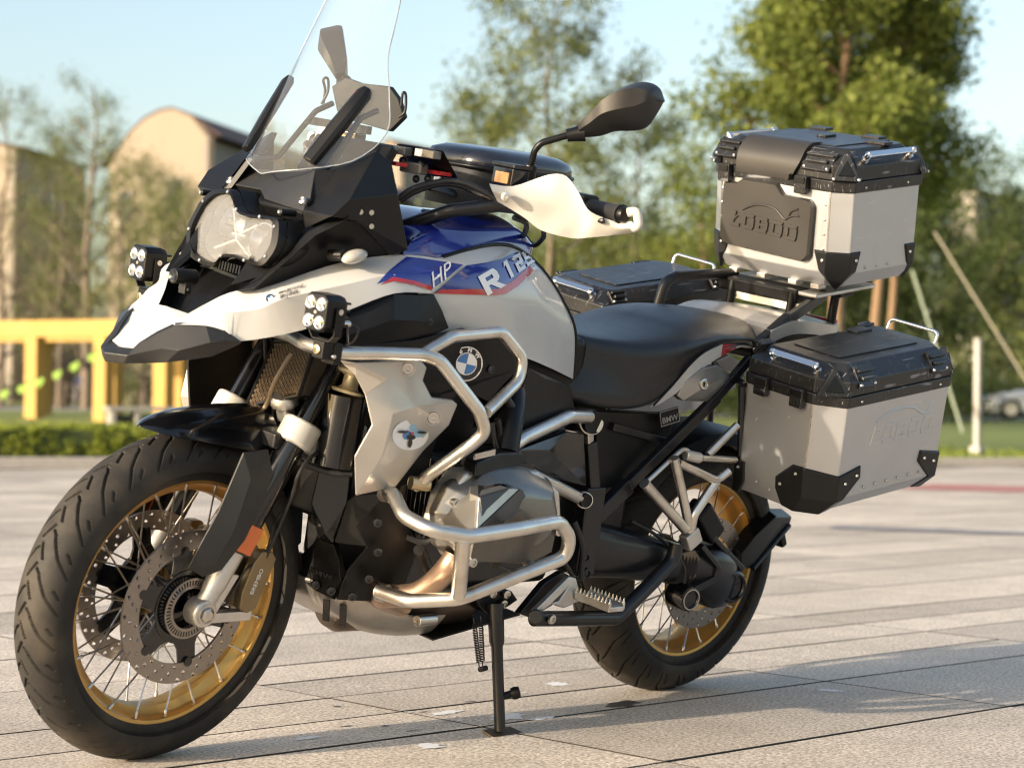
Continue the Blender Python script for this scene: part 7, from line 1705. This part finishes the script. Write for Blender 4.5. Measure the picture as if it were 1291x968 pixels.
# ---- person resting on a bench
bp_ = gz((-29.25,-48.42,-0.09), .47)
bn = empty('park_bench', bp_, 'dark wooden park bench half hidden behind the hedge', 'bench')
Rb = Matrix((cR.normalized(), cD.normalized(), V((0, 0, 1)))).transposed()
for k in range(3): MB().box(Rb @ V((0, -.12+.14*k, .42)), (1.3, .11, .03), Rb).build('seat_slat', M_BARKG, bn, bevel=.004)
for k in range(2): MB().box(Rb @ V((0, .26, .58+.16*k)), (1.3, .03, .11), Rb).build('back_slat', M_BARKG, bn, bevel=.004)
for s_ in (-.55, .55): MB().box(Rb @ V((s_, .05, .20)), (.05, .42, .40), Rb).build('leg', M_BARKG, bn, bevel=.004)
def person(base, R):
    root = empty('person', base, 'person in dark blue jacket and grey trousers sitting on the bench', 'person')
    J = {'pel': (0, .05, .50), 'sp': (0, .09, .72), 'ch': (0, .08, .92), 'nk': (0, .06, 1.05), 'hd': (0, .04, 1.14), 'top': (0, .05, 1.25)}
    pts, rad, ed = [], [], []
    def add(p, r): pts.append(R @ V(p)); rad.append(r); return len(pts)-1
    pe_, sp_, ch, nk, hd_, tp = add(J['pel'], .15), add(J['sp'], .14), add(J['ch'], .16), add(J['nk'], .055), add(J['hd'], .085), add(J['top'], .075)
    ed += [(pe_, sp_), (sp_, ch), (ch, nk), (nk, hd_), (hd_, tp)]
    for s_ in (-1, 1):
        hp = add((s_*.10, .03, .50), .095); kn = add((s_*.13, -.38, .52), .065); an = add((s_*.13, -.40, .10), .042); to = add((s_*.14, -.55, .05), .035); ed += [(pe_, hp), (hp, kn), (kn, an), (an, to)]
        sh = add((s_*.19, .08, .95), .065); el = add((s_*.25, -.02, .70), .045); wr = add((s_*.14, -.22, .60), .032); ed += [(ch, sh), (sh, el), (el, wr)]
        ha = add((s_*.11, -.30, .585), .03); ed.append((wr, ha))
    me = bpy.data.meshes.new('body'); me.from_pydata(pts, ed, []); o = bpy.data.objects.new('body', me); link(o, root)
    md = o.modifiers.new('skin', 'SKIN'); sv = me.skin_vertices[0].data
    for k, q in enumerate(rad): sv[k].radius = (q, q)
    sv[0].use_root = True
    o.modifiers.new('sub', 'SUBSURF').render_levels = 2
    M = bpy.data.materials.new('clothes_and_skin'); M.use_nodes = True; t = M.node_tree; n = t.nodes; tc = n.new('ShaderNodeTexCoord'); sx = n.new('ShaderNodeSeparateXYZ'); rp = n.new('ShaderNodeValToRGB'); rp.color_ramp.interpolation = 'CONSTANT'
    e = rp.color_ramp.elements; e[0].color = (.12, .12, .13, 1); e[0].position = 0; e[1].position = .56; e[1].color = (.025, .035, .08, 1); k = e.new(1.02/1.3); k.color = (.50, .30, .21, 1); k = e.new(1.19/1.3); k.color = (.02, .015, .012, 1); k = e.new(.07/1.3); k.color = (.12, .12, .13, 1)
    dv = n.new('ShaderNodeMath'); dv.operation = 'DIVIDE'; dv.inputs[1].default_value = 1.3; t.links.new(tc.outputs['Object'], sx.inputs[0]); t.links.new(sx.outputs['Z'], dv.inputs[0]); t.links.new(dv.outputs[0], rp.inputs[0]); t.links.new(rp.outputs[0], n['Principled BSDF'].inputs['Base Color']); n['Principled BSDF'].inputs['Roughness'].default_value = .8
    me.materials.append(M)
    MB().ball(R @ V((0, .055, 1.20)), .092, 14, (1, 1.05, .9)).build('hair', mat('black_hair', (.012, .01, .009), .5, var=.3), root, smooth=80)
    return root
person(bp_, Rb)

# ---- apartment blocks
M_TAN = mat('tan_render', (.22, .185, .145), .85, var=.06, scale=.5, tint=(.19, .15, .11, .4), tscale=.25)
M_TAN2 = mat('brown_render', (.25, .22, .19), .85, var=.08, scale=.5, tint=(.30, .24, .18, .4), tscale=.25)
M_ROOF = mat('dark_red_roof', (.085, .05, .04), .8, var=.2, scale=2)
M_WIN = mat('window_dark', (.03, .035, .04), .12, var=.3, scale=2)
M_TRIM = mat('window_trim', (.55, .50, .44), .7, var=.1)
def block(name, label, corner, dl, wl, dr, wr, hz, ridge, lm, rm, win_l, win_r, storeys, roundgable=False):
    """corner: nearest bottom corner; dl/dr unit directions of the two visible walls"""
    root = empty(name, corner, label, 'building'); dl, dr = V(dl), V(dr); Z = V((0, 0, 1))
    n_l = dl.cross(Z).normalized(); n_l = n_l if n_l.dot(dr) < 0 else -n_l
    n_r = dr.cross(Z).normalized(); n_r = n_r if n_r.dot(dl) < 0 else -n_r
    O = V((0, 0, 0)); A, Bp, C_ = dl*wl, dr*wr, dl*wl+dr*wr
    gt = [A*u_+Z*(hz+(ridge-hz)*q_) for u_, q_ in ((0, 0), (.16, .62), (.34, .95), (.46, 1), (.62, .93), (.78, .70), (.91, .34), (1, 0))] if roundgable else [O+Z*hz, A*.5+Z*ridge, A+Z*hz]
    MB().panel([O]+gt+[A] if False else [O]+[gt[0]]+gt[1:-1]+[gt[-1]]+[A], -n_l*.25).build('wall', lm, root, smooth=0, clean=True)
    MB().panel([O+n_r*.003, Bp+n_r*.003, Bp+Z*hz+n_r*.003, O+Z*hz+n_r*.003], -n_r*.25).build('wall', rm, root, smooth=0, clean=True)
    MB().panel([A, C_, C_+Z*hz, A+Z*hz], n_r*.25).build('wall', rm, root, smooth=0, clean=True)
    MB().panel([Bp]+[p+dr*wr for p in gt]+[C_], n_l*.25).build('wall', lm, root, smooth=0, clean=True)
    v, f = loft([[p-dr*.06+Z*.02+(n_r*.5 if i == 0 else (-n_r*.5 if i == len(gt)-1 else O)) for i, p in enumerate(gt)], [p+dr*(wr+.3)+Z*.02+(n_r*.5 if i == 0 else (-n_r*.5 if i == len(gt)-1 else O)) for i, p in enumerate(gt)]], closed=False, caps=False)
    rf = MB().shell(v, f, Z*.07).build('roof', M_ROOF, root, smooth=0, clean=True)
    for (d, n_, w, cnt) in ((dl, n_l, wl, win_l), (dr, n_r, wr, win_r)):
        for k in range(cnt):
            for s_ in range(storeys):
                c = d*(w*(k+.6)/cnt)+Z*(1.7+s_*(hz-1.2)/storeys)+n_*.03
                R = Matrix((d, n_, Z)).transposed(); ww = min(1.5, w/cnt*.5)
                o = MB().box(c, (ww, .10, 1.35), R).build('window', M_WIN, root)
                MB().box(c+Z*-.72+n_*.06, (ww+.3, .16, .09), R).build('window_sill', M_TRIM, o)
                for e in (-1, 0, 1): MB().box(c+d*e*ww/2+n_*.06, (.06, .05, 1.4), R).build('window_bar', M_TRIM, o)
    return root
def dirto(a, b): d = V(b)-V(a); d.z = 0; return d.normalized(), d.length
c1 = gz((-42.52,-60.62,0.04), -.05); e_l, w_l = dirto(c1, (-45.37,-71.85,-0.09)); e_r, w_r = dirto(c1, (-65.58,-74.41,-0.06))
zc = (-42.34,-60.61,11.02)[2]; zr_ = (-43.82,-66.15,12.71)[2]
b1 = block('apartment_block', 'tan apartment block with rounded sunlit gable wall and dark red roof', c1, e_l, w_l, e_r, w_r, zc, zr_, M_TAN, M_TAN2, 2, 7, 4, True)
pp0 = (V((-43.49,-66.47,12.7))); 
MB().bar(e_l*w_l*.62+V((0, 0, .2))+V((e_l.y, -e_l.x, 0))*(.12 if V((e_l.y, -e_l.x, 0)).dot(cD) < 0 else -.12), e_l*w_l*.62+V((0, 0, zc+1))+V((e_l.y, -e_l.x, 0))*(.12 if V((e_l.y, -e_l.x, 0)).dot(cD) < 0 else -.12), .14, .14).build('drain_pipe', mat('pipe_brown', (.18, .12, .08), .7, var=.2), b1)
c2 = gz((-44.53,-78.29,-0.17), -.05); e_l, w_l = dirto(c2, (-44.87,-84.97,-0.26)); e_r, w_r = dirto(c2, (-51.25,-82.9,-0.21))
zc2 = (-44.33,-78.28,12.28)[2]
block('apartment_block', 'brown apartment block at the left edge with flat low roof', c2, e_l, w_l, e_r, w_r, zc2, zc2+.7, M_TAN, M_TAN2, 1, 3, 4)
c3 = gz((-78.88,-90.79,-0.22), 0); e_l, w_l = dirto(c3, (-84.35,-99.43,-0.31)); e_r, w_r = dirto(c3, (-86.46,-93.14,-0.23))
zc3 = (-78.61,-90.78,16.69)[2]
block('apartment_block', 'distant brown roofed block seen just right of the windscreen', c3, e_l, w_l, e_r, w_r, zc3, zc3+1.2, M_TAN, M_TAN2, 1, 5, 4)
c4 = gz((-125.88,-79.59,0.06), 0); e_l, w_l = dirto(c4, (-131.47,-85.32,0.01)); e_r, w_r = dirto(c4, (-137.89,-81.8,0.07))
zc4 = (-125.61,-79.58,17.17)[2]
block('apartment_block', 'pale distant block glimpsed through the trees at right', c4, e_l, w_l, e_r, w_r, zc4, zc4+.8, M_TRIM, M_TRIM, 1, 4, 5)

# ---- trees
def at(px_, dep, z=0.0):
    q = V((-22.29,-41.23,0.02)).lerp(V((-40.38,-23.42,0.3)), px_/1291); v_ = q-camo.location; q = camo.location+v_*(dep/50); return V((q.x, q.y, z))
# multi-stem tree behind the top case
tree('leafy_tree', 'large bright green tree rising behind the top case, tallest stem', at(1052, 31, .1), 8.6, .15, 11, M_LEAF1, .055, 150, .20, nl=15, spread=.27, start=.36, extra=40, lean=(.004, .01))
tree('leafy_tree', 'leafy tree with twin slim stem, right of the large tree', at(1094, 32, .1), 8.0, .10, 12, M_LEAF1, .055, 120, .20, nl=12, spread=.23, start=.40, extra=25, lean=(-.035, .03))
tree('leafy_tree', 'slim bare-stemmed tree just right of the twin stem', at(1112, 33, .1), 7.2, .08, 13, M_LEAF1, .055, 110, .20, nl=10, spread=.20, start=.46, extra=15, lean=(-.03, .06))
tree('leafy_tree', 'leafy tree left of the top case, crown meeting the large tree', at(1000, 34, .1), 8.4, .11, 14, M_LEAF1, .055, 120, .20, nl=11, spread=.20, start=.52, extra=20, lean=(.0, .03))
tree('young_tree', 'small yellow-green tree left of the top case', at(884, 42, .2), 5.9, .06, 15, M_LEAF1, .055, 46, .30, nl=8, spread=.24, start=.30, extra=40)
tree('sparse_tree', 'sparsely leafed tree in the middle behind the mirror', at(690, 43, .2), 9.8, .11, 16, M_LEAF2, .055, 42, .20, M_BARKG, nl=13, spread=.30, start=.30, extra=120, sub=4)
tree('sparse_tree', 'thin sparsely leafed tree left of the mirror tree', at(612, 47, .2), 7.6, .08, 17, M_LEAF2, .055, 45, .20, M_BARKG, nl=11, spread=.26, start=.30, extra=60, sub=4)
tree('sparse_tree', 'low sparse tree right of the mirror tree', at(800, 46, .2), 7.2, .08, 18, M_LEAF2, .055, 40, .20, M_BARKG, nl=11, spread=.28, start=.25, extra=60, sub=4)
BG_ = [(560, 62, 5.0, 'olive tree right of the windscreen'), (650, 66, 5.4, 'olive tree low behind the tank bag'), (735, 60, 5.2, 'olive tree directly below the mirror'), (810, 64, 5.0, 'broad olive tree right below the mirror head'), (880, 58, 4.6, 'olive tree left of the top case'), (955, 60, 5.2, 'tree seen under the top case'), (1010, 56, 4.4, 'tree right behind the top case base'), (1075, 60, 5.6, 'dark tree between the tall slim stems'), (1150, 56, 5.4, 'dense dark tree right of the top case'), (1205, 76, 9.0, 'tall dark tree near the right edge'), (1255, 80, 7.0, 'yellow green tree above the bollard'), (1310, 78, 10.2, 'dark tree cut by the right edge')]
for k, (px_, dep, hh, lab) in enumerate(BG_):
    lm = [M_LEAF2, M_LEAF2, M_LEAF2, M_LEAF2, M_LEAF2, M_LEAF3, M_LEAF3, M_LEAF3, M_LEAF3, M_LEAF3, M_LEAF1, M_LEAF3][k]
    tree('background_tree', lab, at(px_, dep, .6), hh, .10, 30+k, lm, .075, 60, .42, M_BARKG, group='trees beyond the lawn', nl=10, spread=.42, start=.12, extra=90)
    if k >= 4:
        # low planting at their feet
        root = empty('understory_bush', at(px_+22, dep-4, .45), 'low dark bush '+['left of the top case', 'seen under the top case', 'behind the rear carrier of the motorcycle', 'between the slim tree trunks', 'right of the top case', 'near the tilted poles', 'far behind the stone post', 'at the right picture edge'][k-4], 'bush', 'bushes beyond the lawn')
        r = random.Random(k); leaf_cloud('foliage', [(r.gauss(0, .9), r.gauss(0, .6), abs(r.gauss(.7, .45)), 1) for _ in range(60)], 45, .22, .06, M_LEAF3, root, k)
        MB().tube([(0, 0, -.2), (.05, 0, .5), (.0, .1, 1.0)], [.03, .02, .01], 5).build('stem', M_BARKG, root)
# leafless trees on the left
for k, (px_, dep, hh, lab) in enumerate([(108, 58, 9.6, 'tall leafless tree in front of the left apartment blocks'), (46, 62, 9.2, 'leaning leafless tree left of the tall one'), (182, 64, 8.0, 'thin leafless tree before the sunlit gable'), (240, 66, 7.6, 'leafless tree before the corner of the tan block'), (0, 60, 9.8, 'leafless tree at the left edge'), (350, 70, 10.2, 'faint leafless tree behind the windscreen'), (205, 54, 6.0, 'low twiggy tree right of the middle pergola post'), (150, 57, 7.4, 'leafless tree before the left end of the gable'), (222, 59, 7.0, 'leafless tree right of the drain pipe on the gable'), (74, 60, 8.4, 'thin leafless tree between the two apartment blocks')]):
    tree('leafless_tree', lab, at(px_, dep, .3), hh, (.17 if k == 0 else .11), 60+k, M_LEAF2, .04, 14, .20, M_BARKG, group='leafless trees on the left', nl=24, spread=.20, start=.12, sub=7, lean=((0, 0) if k != 1 else (-.05, .06)))
# low green mass behind the bike, a wooded bank
r = random.Random(4); cs = []
for _ in range(900):
    px_ = r.uniform(330, 1420); d_ = r.uniform(72, 84); q = at(px_, d_, 0); cs.append((q.x, q.y, abs(r.gauss(2.4, 1.6)), 1))
for _ in range(900):                                   # the bank goes on round both sides of the plaza
    b_ = r.choice((-1, 1))*r.uniform(.30, 1.55); d_ = r.uniform(78, 96); q = camo.location+(cD*math.cos(b_)+cR*math.sin(b_))*d_
    if b_ > -.75 and b_ < -.2: continue
    cs.append((q.x, q.y, abs(r.gauss(3.2, 2.4)), 1.3))
wd = leaf_cloud('wooded_bank', cs, 40, .7, .13, M_LEAF2, None, 8); tag(wd, 'distant olive green wooded bank behind the trees', 'woodland', kind='stuff')

# ---- tree stakes, bollard and car on the right
def pole(label, a, b, r_, m):
    a, b = V(a), V(b); o = MB().tube([V((0, 0, 0)), (b-a)*.995, b-a], [r_, r_, r_*.6], 10).build('support_pole', m, None, smooth=60); o.location = a; tag(o, label, 'pole', 'tilted tree supports'); return o
M_POLE = mat('pale_bamboo', (.26, .24, .18), .7, var=.15)
pole('pale tilted tree support pole right of the top case', (-21.87,-12.16,1.12), (-21.73,-13.66,3.36), .014, M_POLE)
pole('greenish tilted tree support pole beside the pannier', (-21.22,-12.81,0.39), (-21.51,-13.9,2.79), .022, mat('green_pole', (.20, .24, .18), .7, var=.15))
pb = gz((-21.8,-12.94,0.36), .09)
bo = empty('stone_bollard', pb, 'pale stone post standing on the lawn edge at right', 'post')
hb2 = (-21.78,-12.94,1.73)[2]-.09
MB().box((0, 0, hb2/2), (.09, .09, hb2)).build('post_shaft', mat('pale_stone', (.34, .33, .31), .8, var=.12, scale=8), bo, bevel=.015)
MB().box((0, 0, .05), (.17, .17, .10)).build('post_foot', MATS['pale_stone'], bo, bevel=.01)
MB().box((0, 0, hb2+.015), (.10, .10, .04)).build('post_cap', MATS['pale_stone'], bo, bevel=.01)

def car(base, fwd, label):
    root = empty('parked_car', base, label, 'car'); f = V(fwd).normalized(); s_ = V((0, 0, 1)).cross(f); R = Matrix((f, s_, V((0, 0, 1)))).transposed()
    M_CARW = mat('car_white', (.75, .75, .76), .25, var=.03, coat=.8)
    sec = [(2.15, .55, .28, .55), (2.0, .80, .22, .68), (1.2, .86, .20, .86), (.0, .88, .20, .90), (-1.4, .87, .20, .93), (-2.0, .80, .24, .90), (-2.15, .6, .35, .70)]
    v, q = loft([[R @ V(p) for p in ((x, -w*.9, z0), (x, -w, z0+.2), (x, -w, z1-.15), (x, -w*.85, z1), (x, w*.85, z1), (x, w, z1-.15), (x, w, z0+.2), (x, w*.9, z0))] for x, w, z0, z1 in sec], nu=2)
    MB().add(v, q).build('car_body', M_CARW, root, smooth=40, clean=True)
    v, q = loft([[R @ V(p) for p in ((x, -w, z0), (x, -w*.82, z1), (x, w*.82, z1), (x, w, z0))] for x, w, z0, z1 in ((1.05, .76, .84, .86), (.35, .78, .88, 1.38), (-.9, .78, .90, 1.42), (-1.75, .74, .90, .95))])
    MB().add(v, q).build('car_cabin', M_WIN, root, smooth=20, clean=True)
    MB().shell([R @ V(p) for p in ((.40, -.62, 1.39), (.40, .62, 1.39), (-.95, .62, 1.43), (-.95, -.62, 1.43))], [(0, 1, 2, 3)], V((0, 0, .03))).build('car_roof', M_CARW, root, bevel=.01, clean=True)
    for x in (1.35, -1.35):
        for y in (-.82, .82):
            w = MB().lathe([(.0, -.09), (.28, -.09), (.31, -.05), (.31, .05), (.28, .09), (0, .09)], R @ V((x, y, .31)), axis=s_, seg=24).build('wheel', M_RUBBER, root)
            MB().lathe([(0, .095), (.19, .10), (.2, .09)], R @ V((x, y, .31)), axis=s_*(1 if y > 0 else -1), seg=20).build('wheel_rim', M_STEEL, w)
    for y in (-.62, .62):
        MB().ball(R @ V((2.05, y, .62)), .1, 10, (.6, 1.3, .6), R).build('headlight', M_REFL, root); MB().ball(R @ V((-2.08, y, .75)), .09, 10, (.5, 1.3, .8), R).build('tail_light', M_REDPL, root)
    return root
car(at(1330, 60, .50), cR*-1+cD*.15, 'white car parked beyond the lawn at the right edge')
